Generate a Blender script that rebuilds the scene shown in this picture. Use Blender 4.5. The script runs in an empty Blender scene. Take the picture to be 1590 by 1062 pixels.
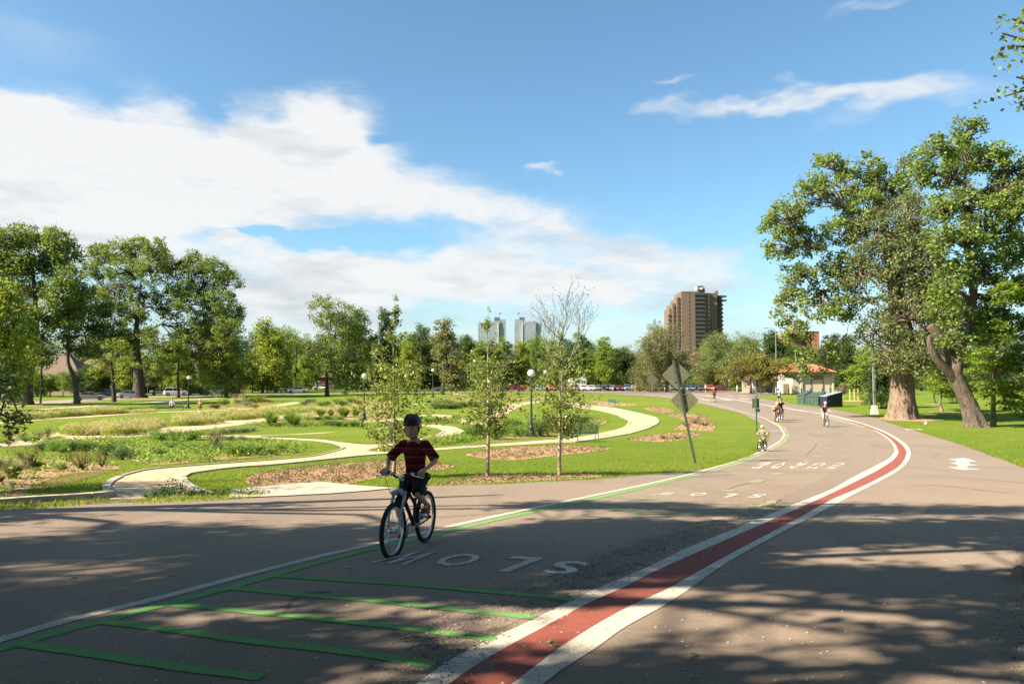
import bpy, bmesh, math, random
import numpy as np
from mathutils import Vector, Matrix
R = math.radians
sc = bpy.context.scene
COL = sc.collection
rng = np.random.default_rng(7)
random.seed(7)

# ---------------------------------------------------------------- camera
F = 1200.0                                   # focal length in photo pixels (photo is 1590 wide)
TH = math.atan(62.0 / F)                     # camera tilts up a little
EYE = 1.6
cam_d = bpy.data.cameras.new('camera'); cam = bpy.data.objects.new('camera', cam_d); COL.objects.link(cam)
cam.location = (0, 0, EYE); cam.rotation_euler = (math.pi/2 + TH, 0, 0)
cam_d.sensor_width = 36; cam_d.lens = 36*F/1590; cam_d.clip_start = .05; cam_d.clip_end = 9000
sc.camera = cam

# ---------------------------------------------------------------- light
SUN_EL, SUN_AZ = 37.0, 250.0                 # elevation; compass bearing of the sun (north = +y, clockwise)
sdir = Vector((math.sin(R(SUN_AZ))*math.cos(R(SUN_EL)), math.cos(R(SUN_AZ))*math.cos(R(SUN_EL)), math.sin(R(SUN_EL))))
ld = bpy.data.lights.new('sun', 'SUN'); ld.energy = 5.0; ld.angle = R(.53); ld.color = (1, .85, .65)
lo = bpy.data.objects.new('sun', ld); COL.objects.link(lo)
lo.rotation_euler = sdir.to_track_quat('Z', 'Y').to_euler()
sc.view_settings.view_transform = 'Standard'; sc.view_settings.look = 'None'
sc.view_settings.exposure = 1.74; sc.view_settings.gamma = 1; sc.view_settings.use_curve_mapping = False
SKY = .055

def N(nt, typ, **kw):
    n = nt.nodes.new(typ)
    for k, v in kw.items(): setattr(n, k, v)
    return n
def px_dir(px, py):
    dx = (px-795)/F; dy = (531-py)/F
    return Vector((dx, math.cos(TH)-dy*math.sin(TH), math.sin(TH)+dy*math.cos(TH)))
def azel(px, py):
    d = px_dir(px, py).normalized()
    return math.atan2(d.x, d.y), math.asin(d.z)

def build_world():
    w = bpy.data.worlds.new('World'); sc.world = w; w.use_nodes = True
    nt = w.node_tree; nt.nodes.clear(); L = nt.links.new
    out = N(nt, 'ShaderNodeOutputWorld'); mix = N(nt, 'ShaderNodeMixShader')
    b1 = N(nt, 'ShaderNodeBackground'); b2 = N(nt, 'ShaderNodeBackground')
    sky = N(nt, 'ShaderNodeTexSky', sky_type='NISHITA', sun_disc=False)
    sky.sun_elevation = R(SUN_EL); sky.sun_rotation = R(SUN_AZ); sky.altitude = 300; sky.air_density = 1.0; sky.dust_density = 1.2; sky.ozone_density = 1.0
    tint = N(nt, 'ShaderNodeMix', data_type='RGBA', blend_type='MULTIPLY'); tint.inputs[0].default_value = 1; L(sky.outputs[0], tint.inputs[6]); tint.inputs[7].default_value = (.80, 1.08, 1.13, 1); L(tint.outputs[2], b1.inputs[0]); b1.inputs[1].default_value = SKY
    tc = N(nt, 'ShaderNodeTexCoord'); dirv = tc.outputs['Generated']
    def M(op, a, b=None, c=None):
        n = N(nt, 'ShaderNodeMath', operation=op)
        for i, v in enumerate((a, b, c)):
            if v is None: continue
            if isinstance(v, (int, float)): n.inputs[i].default_value = v
            else: L(v, n.inputs[i])
        return n.outputs[0]
    sep = N(nt, 'ShaderNodeSeparateXYZ'); L(dirv, sep.inputs[0])
    az = M('ARCTAN2', sep.outputs[0], sep.outputs[1]); el = M('ARCSINE', sep.outputs[2])
    def noise(scale, detail, rough, vec=None, zs=2.2, col=False, dist=0.):
        mp = N(nt, 'ShaderNodeMapping'); L(dirv, mp.inputs[0]); mp.inputs['Scale'].default_value = (1, 1, zs)
        t = N(nt, 'ShaderNodeTexNoise'); L(mp.outputs[0], t.inputs['Vector'])
        t.inputs['Scale'].default_value = scale; t.inputs['Detail'].default_value = detail; t.inputs['Roughness'].default_value = rough
        t.inputs['Distortion'].default_value = dist
        return t.outputs[1] if col else t.outputs[0]
    wv = noise(5, 4, .6, col=True)
    ws = N(nt, 'ShaderNodeSeparateColor'); L(wv, ws.inputs[0])
    az2 = M('ADD', az, M('MULTIPLY', M('SUBTRACT', ws.outputs[0], .5), .20))
    el2 = M('ADD', el, M('MULTIPLY', M('SUBTRACT', ws.outputs[1], .5), .11))
    cv = N(nt, 'ShaderNodeCombineXYZ'); L(az2, cv.inputs[0]); L(el2, cv.inputs[1])
    E = [(60,250,190,70,1),(120,300,260,90,1),(45,185,70,45,.8),(205,190,60,55,1),(400,215,120,60,1.1),(520,190,85,50,1.1),(340,290,260,75,1.1),(150,370,240,60,.9),
         (540,270,120,60,1.1),(690,325,120,38,1.0),(830,345,110,34,.9),(930,375,110,34,.9),(700,430,330,45,1),(1060,402,130,26,.85),(480,455,200,55,.9),(760,395,110,30,.7),
         (900,455,230,34,.7),(1120,432,90,14,.6),(640,500,400,34,.5),(1040,163,46,16,.62),(1130,172,90,12,.55),(1220,155,90,14,.55),(1310,140,90,14,.5),(1410,128,90,14,.45),(1360,155,100,14,.42),(1480,145,100,20,.5),(1330,182,60,16,.3),
         (340,380,24,12,1.0),(850,273,38,8,.8),(690,278,60,14,.5),(1350,22,60,10,.35),(1035,118,30,6,.4),(20,60,160,60,.25),(990,487,20,6,.5),(985,505,16,5,.5),(915,505,40,6,.3),
         (470,378,200,17,-1.5),(300,150,30,26,-.6),(600,222,40,12,-.5)]
    acc = None
    for (cx, cy, rx, ry, wgt) in E:
        a0, e0 = azel(cx, cy); k = math.cos(a0)
        a = N(nt, 'ShaderNodeVectorMath', operation='SUBTRACT'); L(cv.outputs[0], a.inputs[0]); a.inputs[1].default_value = (a0, e0, 0)
        s = N(nt, 'ShaderNodeVectorMath', operation='MULTIPLY'); L(a.outputs[0], s.inputs[0]); s.inputs[1].default_value = (F/rx/1.35, F/ry/1.35, 0)
        l = N(nt, 'ShaderNodeVectorMath', operation='LENGTH'); L(s.outputs[0], l.inputs[0])
        mr = N(nt, 'ShaderNodeMapRange', interpolation_type='SMOOTHSTEP'); L(l.outputs['Value'], mr.inputs[0])
        mr.inputs[1].default_value = 0.15; mr.inputs[2].default_value = 1.0; mr.inputs[3].default_value = wgt; mr.inputs[4].default_value = 0
        acc = mr.outputs[0] if acc is None else M('ADD', acc, mr.outputs[0])
    # the same kind of broken cloud goes on all round outside the view
    outm = N(nt, 'ShaderNodeMapRange', interpolation_type='SMOOTHSTEP'); L(M('ABSOLUTE', az), outm.inputs[0])
    outm.inputs[1].default_value = .66; outm.inputs[2].default_value = 1.1
    big = noise(1.6, 3, .5)
    bigm = N(nt, 'ShaderNodeMapRange', interpolation_type='SMOOTHSTEP'); L(big, bigm.inputs[0]); bigm.inputs[1].default_value = .5; bigm.inputs[2].default_value = .66
    acc = M('ADD', acc, M('MULTIPLY', M('MULTIPLY', bigm.outputs[0], outm.outputs[0]), .8))
    fine = noise(8, 8, .70, zs=3.0, dist=.6)
    dens = M('ADD', acc, M('MULTIPLY', M('SUBTRACT', fine, .5), M('ADD', .12, M('MULTIPLY', M('MINIMUM', M('MAXIMUM', acc, 0), 1.0), 2.3))))
    al = N(nt, 'ShaderNodeMapRange', interpolation_type='SMOOTHSTEP'); L(dens, al.inputs[0]); al.inputs[1].default_value = .0; al.inputs[2].default_value = 1.25; al.inputs[4].default_value = .95
    up = N(nt, 'ShaderNodeMapRange'); L(sep.outputs[2], up.inputs[0]); up.inputs[1].default_value = -.02; up.inputs[2].default_value = .0
    shade = noise(6, 4, .6, zs=3.5)
    cr = N(nt, 'ShaderNodeValToRGB'); L(M('ADD', shade, M('MULTIPLY', M('SUBTRACT', el, .16), .8)), cr.inputs[0])
    cr.color_ramp.elements[0].position = .33; cr.color_ramp.elements[0].color = (.72, .76, .80, 1)
    cr.color_ramp.elements[1].position = .52; cr.color_ramp.elements[1].color = (1, 1, 1, 1)
    L(cr.outputs[0], b2.inputs[0]); b2.inputs[1].default_value = CLOUD
    hz = N(nt, 'ShaderNodeMapRange'); L(el, hz.inputs[0]); hz.inputs[1].default_value = 0; hz.inputs[2].default_value = .16; hz.inputs[3].default_value = .75; hz.inputs[4].default_value = 0
    L(M('MULTIPLY', M('MAXIMUM', al.outputs[0], hz.outputs[0]), up.outputs[0]), mix.inputs[0]); L(b1.outputs[0], mix.inputs[1]); L(b2.outputs[0], mix.inputs[2])
    L(mix.outputs[0], out.inputs[0])
CLOUD = .28
build_world()
sc.world.cycles.sampling_method = 'MANUAL'; sc.world.cycles.sample_map_resolution = 512
sc.render.engine = 'CYCLES'
sc.cycles.max_bounces = 6; sc.cycles.diffuse_bounces = 2; sc.cycles.glossy_bounces = 3; sc.cycles.transmission_bounces = 5; sc.cycles.transparent_max_bounces = 8
sc.cycles.caustics_reflective = False; sc.cycles.caustics_refractive = False

# ---------------------------------------------------------------- terrain height
ROWS = np.array([-60, -30, -10, -4] + list(range(0, 32, 1)) + list(range(32, 60, 2)) + list(range(60, 120, 5)) + list(range(120, 260, 20)) + [260, 300, 400, 600, 1000, 2000, 4500], float)
COLS = np.array([-4000, -600, -200] + list(range(-120, -5, 10)) + [-5, 10, 60, 200, 600, 4000], float)
_zy = [-60, 0, 5, 8, 14, 20, 30, 40, 50, 60, 75, 95, 110, 150, 185, 250, 4500]
_zz = [0, 0, -.05, -.15, -.45, -.80, -1.30, -1.57, -1.67, -1.65, -1.40, -.90, -.70, -.65, -.60, -.50, -.40]
def _hermite(x, X, Y):
    X = np.array(X, float); Y = np.array(Y, float); s = np.diff(Y)/np.diff(X)
    m = np.zeros_like(Y); m[1:-1] = np.where(s[1:]*s[:-1] > 0, 2*s[1:]*s[:-1]/(s[1:]+s[:-1]+1e-12), 0); m[0] = s[0]; m[-1] = s[-1]
    i = np.clip(np.searchsorted(X, x)-1, 0, len(X)-2); h = X[i+1]-X[i]; t = (x-X[i])/h
    return (2*t**3-3*t**2+1)*Y[i]+(t**3-2*t**2+t)*h*m[i]+(-2*t**3+3*t**2)*Y[i+1]+(t**3-t**2)*h*m[i+1]
GY = _hermite(ROWS, _zy, _zz)
LX = np.interp(COLS, [-45, -10], [-.9, 0])
MY = np.interp(ROWS, [50, 95, 130, 180, 220], [0, 1, 1, .35, 0])
def G(x, y): return float(np.interp(y, ROWS, GY) + np.interp(x, COLS, LX)*np.interp(y, ROWS, MY))
def Gv(x, y): return np.interp(y, ROWS, GY) + np.interp(x, COLS, LX)*np.interp(y, ROWS, MY)
_YS = np.concatenate([np.arange(.6, 40, .05), np.arange(40, 300, .25), np.arange(300, 4000, 5)])
def at(px, py, off=0.):
    """point of the ground seen at photo pixel (px, py)"""
    d = px_dir(px, py); X = d.x/d.y; Z = d.z/d.y
    h = EYE + _YS*Z - Gv(_YS*X, _YS) - off
    k = np.nonzero(h <= 0)[0]
    if len(k) == 0: y = 3500.
    else:
        i = k[0]
        y = _YS[0] if i == 0 else _YS[i-1] + (_YS[i]-_YS[i-1])*h[i-1]/(h[i-1]-h[i])
    return Vector((y*X, y, G(y*X, y)+off))
def at_d(px, py, Y):
    d = px_dir(px, py); return Vector((Y*d.x/d.y, Y, EYE+Y*d.z/d.y))
def ppm(Y): return F/Y

# ---------------------------------------------------------------- materials
MATS = {}
def mat(name, col, rough=.8, col2=None, scale=4., detail=4., bump=0., bscale=None, metal=0., spec=.3, coords='Object', ramp=(.4, .6), trans=0., emit=None, island=0., stretch=None):
    if name in MATS: return MATS[name]
    m = bpy.data.materials.new(name); m.use_nodes = True; nt = m.node_tree; L = nt.links.new
    b = nt.nodes['Principled BSDF']; b.inputs['Roughness'].default_value = rough; b.inputs['Metallic'].default_value = metal
    b.inputs['Specular IOR Level'].default_value = spec
    c4 = (*col, 1)
    b.inputs['Base Color'].default_value = c4
    vec = None
    if col2 is not None or bump:
        tc = N(nt, 'ShaderNodeTexCoord') if coords != 'World' else None
        if coords == 'World':
            g = N(nt, 'ShaderNodeNewGeometry'); vec = g.outputs['Position']
        else: vec = tc.outputs[coords]
        if stretch:
            mp = N(nt, 'ShaderNodeMapping'); L(vec, mp.inputs[0]); mp.inputs['Scale'].default_value = stretch; vec = mp.outputs[0]
    colout = None
    if col2 is not None:
        t = N(nt, 'ShaderNodeTexNoise'); L(vec, t.inputs['Vector']); t.inputs['Scale'].default_value = scale; t.inputs['Detail'].default_value = detail; t.inputs['Roughness'].default_value = .6
        r = N(nt, 'ShaderNodeValToRGB'); L(t.outputs[0], r.inputs[0])
        r.color_ramp.elements[0].position = ramp[0]; r.color_ramp.elements[0].color = c4
        r.color_ramp.elements[1].position = ramp[1]; r.color_ramp.elements[1].color = (*col2, 1)
        colout = r.outputs[0]
    if island:
        g = N(nt, 'ShaderNodeNewGeometry'); h = N(nt, 'ShaderNodeHueSaturation')
        mr = N(nt, 'ShaderNodeMapRange'); L(g.outputs['Random Per Island'], mr.inputs[0]); mr.inputs[3].default_value = 1-island; mr.inputs[4].default_value = 1+island
        L(mr.outputs[0], h.inputs['Value'])
        if colout is not None: L(colout, h.inputs['Color'])
        else: h.inputs['Color'].default_value = c4
        mr2 = N(nt, 'ShaderNodeMapRange'); mm = N(nt, 'ShaderNodeMath', operation='FRACT'); m7 = N(nt, 'ShaderNodeMath', operation='MULTIPLY'); m7.inputs[1].default_value = 17.3
        L(g.outputs['Random Per Island'], m7.inputs[0]); L(m7.outputs[0], mm.inputs[0]); L(mm.outputs[0], mr2.inputs[0]); mr2.inputs[3].default_value = .478; mr2.inputs[4].default_value = .515
        L(mr2.outputs[0], h.inputs['Hue'])
        colout = h.outputs[0]
    if colout is not None: L(colout, b.inputs['Base Color'])
    if bump:
        t = N(nt, 'ShaderNodeTexNoise'); L(vec, t.inputs['Vector']); t.inputs['Scale'].default_value = bscale or scale*4; t.inputs['Detail'].default_value = 4
        bp = N(nt, 'ShaderNodeBump'); bp.inputs['Strength'].default_value = min(1, bump); bp.inputs['Distance'].default_value = .02
        L(t.outputs[0], bp.inputs['Height']); L(bp.outputs[0], b.inputs['Normal'])
    if trans:
        tr = N(nt, 'ShaderNodeBsdfTranslucent'); ms = N(nt, 'ShaderNodeMixShader'); ms.inputs[0].default_value = trans
        hs = N(nt, 'ShaderNodeHueSaturation'); hs.inputs['Value'].default_value = 1.5; hs.inputs['Hue'].default_value = .49
        if colout is not None: L(colout, hs.inputs['Color'])
        else: hs.inputs['Color'].default_value = c4
        L(hs.outputs[0], tr.inputs[0]); L(b.outputs[0], ms.inputs[1]); L(tr.outputs[0], ms.inputs[2]); L(ms.outputs[0], nt.nodes['Material Output'].inputs[0])
    if emit:
        b.inputs['Emission Color'].default_value = (*emit[:3], 1); b.inputs['Emission Strength'].default_value = emit[3]
    MATS[name] = m; return m

def ground_mat(name, layers, rough=.9, bump=.5, bscale=60, bdist=.01, specks=None, spec=.2, sheen=0.):
    """world-space mix of several noises: layers = [(scale, lo, hi, colour), ...] over the first colour"""
    m = bpy.data.materials.new(name); m.use_nodes = True; nt = m.node_tree; L = nt.links.new
    b = nt.nodes['Principled BSDF']; b.inputs['Roughness'].default_value = rough; b.inputs['Specular IOR Level'].default_value = spec
    if sheen: b.inputs['Sheen Weight'].default_value = sheen; b.inputs['Sheen Roughness'].default_value = .45; b.inputs['Sheen Tint'].default_value = (1, .86, .72, 1)
    g = N(nt, 'ShaderNodeNewGeometry'); pos = g.outputs['Position']
    cur = None
    for (s, lo, hi, c, *st) in layers:
        if s is None: cur = c; continue
        v = pos
        if st:
            mp = N(nt, 'ShaderNodeMapping'); L(pos, mp.inputs[0]); mp.inputs['Scale'].default_value = st[0]; v = mp.outputs[0]
        t = N(nt, 'ShaderNodeTexNoise'); L(v, t.inputs['Vector']); t.inputs['Scale'].default_value = s; t.inputs['Detail'].default_value = 5; t.inputs['Roughness'].default_value = .65
        mr = N(nt, 'ShaderNodeMapRange'); L(t.outputs[0], mr.inputs[0]); mr.inputs[1].default_value = lo; mr.inputs[2].default_value = hi
        mx = N(nt, 'ShaderNodeMix', data_type='RGBA'); L(mr.outputs[0], mx.inputs[0])
        if isinstance(cur, tuple): mx.inputs[6].default_value = (*cur, 1)
        else: L(cur, mx.inputs[6])
        mx.inputs[7].default_value = (*c, 1); cur = mx.outputs[2]
    if specks:
        for (s, thr, c, amt) in specks:
            v = N(nt, 'ShaderNodeTexVoronoi'); L(pos, v.inputs['Vector']); v.inputs['Scale'].default_value = s
            w = N(nt, 'ShaderNodeSeparateColor'); L(v.outputs['Color'], w.inputs[0])
            a = N(nt, 'ShaderNodeMath', operation='GREATER_THAN'); L(w.outputs[0], a.inputs[0]); a.inputs[1].default_value = amt
            d = N(nt, 'ShaderNodeMath', operation='LESS_THAN'); L(v.outputs['Distance'], d.inputs[0]); d.inputs[1].default_value = thr
            p = N(nt, 'ShaderNodeMath', operation='MULTIPLY'); L(a.outputs[0], p.inputs[0]); L(d.outputs[0], p.inputs[1])
            mx = N(nt, 'ShaderNodeMix', data_type='RGBA'); L(p.outputs[0], mx.inputs[0]); L(cur, mx.inputs[6]); mx.inputs[7].default_value = (*c, 1); cur = mx.outputs[2]
    L(cur, b.inputs['Base Color'])
    t = N(nt, 'ShaderNodeTexNoise'); L(pos, t.inputs['Vector']); t.inputs['Scale'].default_value = bscale; t.inputs['Detail'].default_value = 4; t.inputs['Roughness'].default_value = .7
    bp = N(nt, 'ShaderNodeBump'); bp.inputs['Strength'].default_value = bump; bp.inputs['Distance'].default_value = bdist
    L(t.outputs[0], bp.inputs['Height']); L(bp.outputs[0], b.inputs['Normal'])
    return m

# ---------------------------------------------------------------- mesh helpers
def fast_mesh(name, V, Fq, smooth=False):
    """V (n,3) array, Fq (m,k) array of equal-sized faces"""
    me = bpy.data.meshes.new(name); V = np.asarray(V, np.float32); Fq = np.asarray(Fq, np.int32); k = Fq.shape[1]
    me.vertices.add(len(V)); me.vertices.foreach_set('co', V.ravel())
    me.loops.add(Fq.size); me.loops.foreach_set('vertex_index', Fq.ravel())
    me.polygons.add(len(Fq)); me.polygons.foreach_set('loop_start', np.arange(0, Fq.size, k, dtype=np.int32)); me.polygons.foreach_set('loop_total', np.full(len(Fq), k, np.int32))
    if smooth: me.polygons.foreach_set('use_smooth', np.ones(len(Fq), bool))
    me.update(calc_edges=True); return me
class MB:
    def __init__(s): s.v = []; s.f = []
    def add(s, v, f):
        b = len(s.v); s.v += [tuple(x) for x in v]; s.f += [tuple(i+b for i in q) for q in f]; return s
    def box(s, c, d, rot=None, taper=1.):
        hx, hy, hz = d[0]/2, d[1]/2, d[2]/2
        vs = [(-hx, -hy, -hz), (hx, -hy, -hz), (hx, hy, -hz), (-hx, hy, -hz), (-hx*taper, -hy*taper, hz), (hx*taper, -hy*taper, hz), (hx*taper, hy*taper, hz), (-hx*taper, hy*taper, hz)]
        if rot is not None: vs = [rot @ Vector(v) for v in vs]
        return s.add([(v[0]+c[0], v[1]+c[1], v[2]+c[2]) for v in vs], [(3, 2, 1, 0), (4, 5, 6, 7), (0, 1, 5, 4), (1, 2, 6, 5), (2, 3, 7, 6), (3, 0, 4, 7)])
    def tube(s, pts, rad, n=8, cap=True):
        pts = [Vector(p) for p in pts]
        if not hasattr(rad, '__len__'): rad = [rad]*len(pts)
        t0 = (pts[1]-pts[0]).normalized(); u = t0.orthogonal().normalized(); rings = []
        for i, p in enumerate(pts):
            t = (pts[min(i+1, len(pts)-1)]-pts[max(i-1, 0)]).normalized()
            u = (u - t*u.dot(t)).normalized() if (u - t*u.dot(t)).length > 1e-6 else t.orthogonal().normalized()
            w = t.cross(u); rings.append([p + (u*math.cos(a)+w*math.sin(a))*rad[i] for a in [2*math.pi*k/n for k in range(n)]])
        vs = [v for r in rings for v in r]; fs = []
        for i in range(len(pts)-1):
            for k in range(n): fs.append((i*n+k, i*n+(k+1) % n, (i+1)*n+(k+1) % n, (i+1)*n+k))
        if cap: fs += [tuple(range(n))[::-1], tuple((len(pts)-1)*n+k for k in range(n))]
        return s.add(vs, fs)
    def lathe(s, prof, n=16, c=(0, 0, 0), axis='Z'):
        vs = []; fs = []
        for (r, z) in prof:
            for k in range(n):
                a = 2*math.pi*k/n; p = (r*math.cos(a), r*math.sin(a), z)
                if axis == 'Y': p = (p[0], p[2], p[1])
                if axis == 'X': p = (p[2], p[0], p[1])
                vs.append((p[0]+c[0], p[1]+c[1], p[2]+c[2]))
        for i in range(len(prof)-1):
            for k in range(n): fs.append((i*n+k, i*n+(k+1) % n, (i+1)*n+(k+1) % n, (i+1)*n+k))
        fs += [tuple(range(n))[::-1], tuple((len(prof)-1)*n+k for k in range(n))]
        return s.add(vs, fs)
    def ball(s, c, r, n=12, m=8):
        r = (r, r, r) if not hasattr(r, '__len__') else r
        vs = [(c[0], c[1], c[2]-r[2])]; fs = []
        for j in range(1, m):
            p = math.pi*j/m
            for k in range(n):
                a = 2*math.pi*k/n; vs.append((c[0]+r[0]*math.sin(p)*math.cos(a), c[1]+r[1]*math.sin(p)*math.sin(a), c[2]-r[2]*math.cos(p)))
        vs.append((c[0], c[1], c[2]+r[2])); t = len(vs)-1
        for k in range(n):
            fs.append((0, 1+(k+1) % n, 1+k)); fs.append((t, 1+(m-2)*n+k, 1+(m-2)*n+(k+1) % n))
            for j in range(m-2): fs.append((1+j*n+k, 1+j*n+(k+1) % n, 1+(j+1)*n+(k+1) % n, 1+(j+1)*n+k))
        return s.add(vs, fs)
    def torus(s, c, R0, r, n=28, m=8, axis='Y', flat=1.):
        vs = []; fs = []
        for i in range(n):
            a = 2*math.pi*i/n
            for j in range(m):
                b = 2*math.pi*j/m; q = R0+r*math.cos(b); p = (q*math.cos(a), r*math.sin(b)*flat, q*math.sin(a))
                vs.append((p[0]+c[0], p[1]+c[1], p[2]+c[2]))
        for i in range(n):
            for j in range(m): fs.append((i*m+j, ((i+1) % n)*m+j, ((i+1) % n)*m+(j+1) % m, i*m+(j+1) % m))
        return s.add(vs, fs)
    def loft(s, rings, cap=True):
        n = len(rings[0]); vs = [v for r in rings for v in r]; fs = []
        for i in range(len(rings)-1):
            for k in range(n): fs.append((i*n+k, i*n+(k+1) % n, (i+1)*n+(k+1) % n, (i+1)*n+k))
        if cap: fs += [tuple(range(n))[::-1], tuple((len(rings)-1)*n+k for k in range(n))]
        return s.add(vs, fs)
    def mesh(s, name, smooth=False, fix=True):
        me = bpy.data.meshes.new(name); me.from_pydata(s.v, [], s.f)
        if fix:
            bm = bmesh.new(); bm.from_mesh(me); bmesh.ops.recalc_face_normals(bm, faces=bm.faces); bm.to_mesh(me); bm.free()
        if smooth:
            me.polygons.foreach_set('use_smooth', np.ones(len(me.polygons), bool))
            me.set_sharp_from_angle(angle=R(40))
        me.update(); return me
    def build(s, name, m, parent=None, smooth=False, loc=(0, 0, 0), rot=(0, 0, 0)): return obj(name, s.mesh(name, smooth), m, parent, loc, rot)
def obj(name, me, m=None, parent=None, loc=(0, 0, 0), rot=(0, 0, 0)):
    o = bpy.data.objects.new(name, me); COL.objects.link(o); o.location = loc; o.rotation_euler = rot
    if m is not None:
        if len(me.materials) == 0: me.materials.append(m)
        elif me.materials[0] != m: o.material_slots[0].link = 'OBJECT'; o.material_slots[0].material = m
    if parent is not None: o.parent = parent
    return o
def thing(name, label, cat, loc, rotz=0., group=None, scale=1.):
    o = bpy.data.objects.new(name, None); COL.objects.link(o); o.location = loc; o.rotation_euler = (0, 0, rotz); o.empty_display_size = .2
    o.scale = (scale,)*3 if not hasattr(scale, '__len__') else scale
    o['label'] = label; o['category'] = cat
    if group: o['group'] = group
    return o
def tag(o, label, cat, group=None, kind=None):
    if label: o['label'] = label
    if cat: o['category'] = cat
    if group: o['group'] = group
    if kind: o['kind'] = kind
    return o
def structure(o): o['kind'] = 'structure'; return o
CH = {}
def kids(o): return [c for c in bpy.data.objects if c.parent == o]
def dup(src, loc, rotz, label, group=None, scale=None, mats=None, cat=None):
    """copy a thing with its parts and sub-parts"""
    if src.name not in CH:
        CH[src.name] = [(c, [g for g in kids(c)]) for c in kids(src)]
    r = src.copy(); COL.objects.link(r); r.location = loc; r.rotation_euler = (0, 0, rotz)
    if scale is not None: r.scale = (scale,)*3 if not hasattr(scale, '__len__') else scale
    r['label'] = label
    if cat: r['category'] = cat
    if group: r['group'] = group
    def put(c, p):
        d = c.copy(); COL.objects.link(d); d.parent = p
        base = c.name.split('.')[0]
        if mats and base in mats and len(d.material_slots): d.material_slots[0].link = 'OBJECT'; d.material_slots[0].material = mats[base]
        return d
    for c, gs in CH[src.name]:
        d = put(c, r)
        for g in gs: put(g, d)
    return r
def recolor(root, mats):
    for c in kids(root):
        for d in [c]+kids(c):
            b = d.name.split('.')[0]
            if b in mats and len(d.material_slots): d.material_slots[0].link = 'OBJECT'; d.material_slots[0].material = mats[b]
_tmp = bpy.data.scenes.new('work')
def evaluated(o):
    """mesh of an object with its modifiers applied"""
    _tmp.collection.objects.link(o); vl = _tmp.view_layers[0]; vl.update(); dg = vl.depsgraph; dg.update()
    me = bpy.data.meshes.new_from_object(o.evaluated_get(dg), depsgraph=dg)
    _tmp.collection.objects.unlink(o); bpy.data.objects.remove(o); return me
def skin(verts, edges, radii, sub=2, name='body', root=0):
    me = bpy.data.meshes.new(name); me.from_pydata([tuple(v) for v in verts], edges, []); o = bpy.data.objects.new(name, me)
    o.modifiers.new('s', 'SKIN'); sv = me.skin_vertices[0].data if len(me.skin_vertices) else None
    if sv is None:
        me.attributes  # layer is created with the modifier
        bm = bmesh.new(); bm.from_mesh(me); bm.verts.layers.skin.verify(); bm.to_mesh(me); bm.free(); sv = me.skin_vertices[0].data
    for i, r in enumerate(radii):
        sv[i].radius = (r, r) if not hasattr(r, '__len__') else r
        sv[i].use_root = (i == root)
    if sub: m = o.modifiers.new('u', 'SUBSURF'); m.levels = sub; m.render_levels = sub
    r = evaluated(o); r.name = name; r.polygons.foreach_set('use_smooth', np.ones(len(r.polygons), bool)); return r
def text_verts(ch):
    c = bpy.data.curves.new('t', 'FONT'); c.body = ch; c.resolution_u = 3; c.fill_mode = 'FRONT'; c.offset = .022
    o = bpy.data.objects.new('t', c); me = evaluated(o); return me

# ---------------------------------------------------------------- ground sheets
def catmull(pts, closed=False, step=6.):
    P = [Vector((p[0], p[1])) for p in pts]; n = len(P); out = []
    rngi = range(n if closed else n-1)
    for i in rngi:
        p1 = P[i]; p2 = P[(i+1) % n]
        p0 = P[(i-1) % n] if closed or i > 0 else p1*2-p2
        p3 = P[(i+2) % n] if closed or i < n-2 else p2*2-p1
        k = max(1, int((p2-p1).length/step)); k = min(k, 24)
        # centripetal-like damping: tangents limited by neighbour lengths
        L = (p2-p1).length; m1 = (p2-p0)*.5; m2 = (p3-p1)*.5
        if m1.length > L: m1 *= L/m1.length
        if m2.length > L: m2 *= L/m2.length
        for j in range(k):
            t = j/k; out.append(p1*(2*t**3-3*t*t+1)+m1*(t**3-2*t*t+t)+p2*(-2*t**3+3*t*t)+m2*(t**3-t*t))
    if not closed: out.append(P[-1])
    return [(p.x, p.y) for p in out]
def conform(bm, off):
    """cut a flat sheet along the terrain's rows and columns and lay it on the terrain"""
    if not bm.verts: return
    ys = [v.co.y for v in bm.verts]; xs = [v.co.x for v in bm.verts]; y0, y1, x0, x1 = min(ys), max(ys), min(xs), max(xs)
    for r in ROWS:
        if y0+1e-4 < r < y1-1e-4: bmesh.ops.bisect_plane(bm, geom=bm.verts[:]+bm.edges[:]+bm.faces[:], plane_co=(0, r, 0), plane_no=(0, 1, 0), dist=1e-5)
    if x0 < -5 and y1 > 48:
        for c in COLS:
            if x0+1e-4 < c < x1-1e-4: bmesh.ops.bisect_plane(bm, geom=bm.verts[:]+bm.edges[:]+bm.faces[:], plane_co=(c, 0, 0), plane_no=(1, 0, 0), dist=1e-5)
    for v in bm.verts: v.co.z = G(v.co.x, v.co.y)+off
POLYS = {'lawn_no': []}
def sheet_xy(name, xy, m, off, parent=None):
    bm = bmesh.new(); vs = [bm.verts.new((p[0], p[1], 0)) for p in xy]; f = bm.faces.new(vs)
    if f.normal.z < 0: f.normal_flip()
    bmesh.ops.triangulate(bm, faces=[f], ngon_method='EAR_CLIP'); conform(bm, off)
    for f in bm.faces:
        f.normal_update()
        if f.normal.z < 0: f.normal_flip()
        f.smooth = True
    me = bpy.data.meshes.new(name); bm.to_mesh(me); bm.free(); return obj(name, me, m, parent)
def sheet(name, px, m, off, smooth=True, parent=None, block=None, step=6.):
    pts = catmull(px, True, step) if smooth else px
    xy = [at(*p)[:2] for p in pts]
    xy = [p for i, p in enumerate(xy) if (Vector(p)-Vector(xy[i-1])).length > 1e-4]
    if block: POLYS.setdefault(block, []).append(np.array(xy))
    return sheet_xy(name, xy, m, off, parent)
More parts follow.
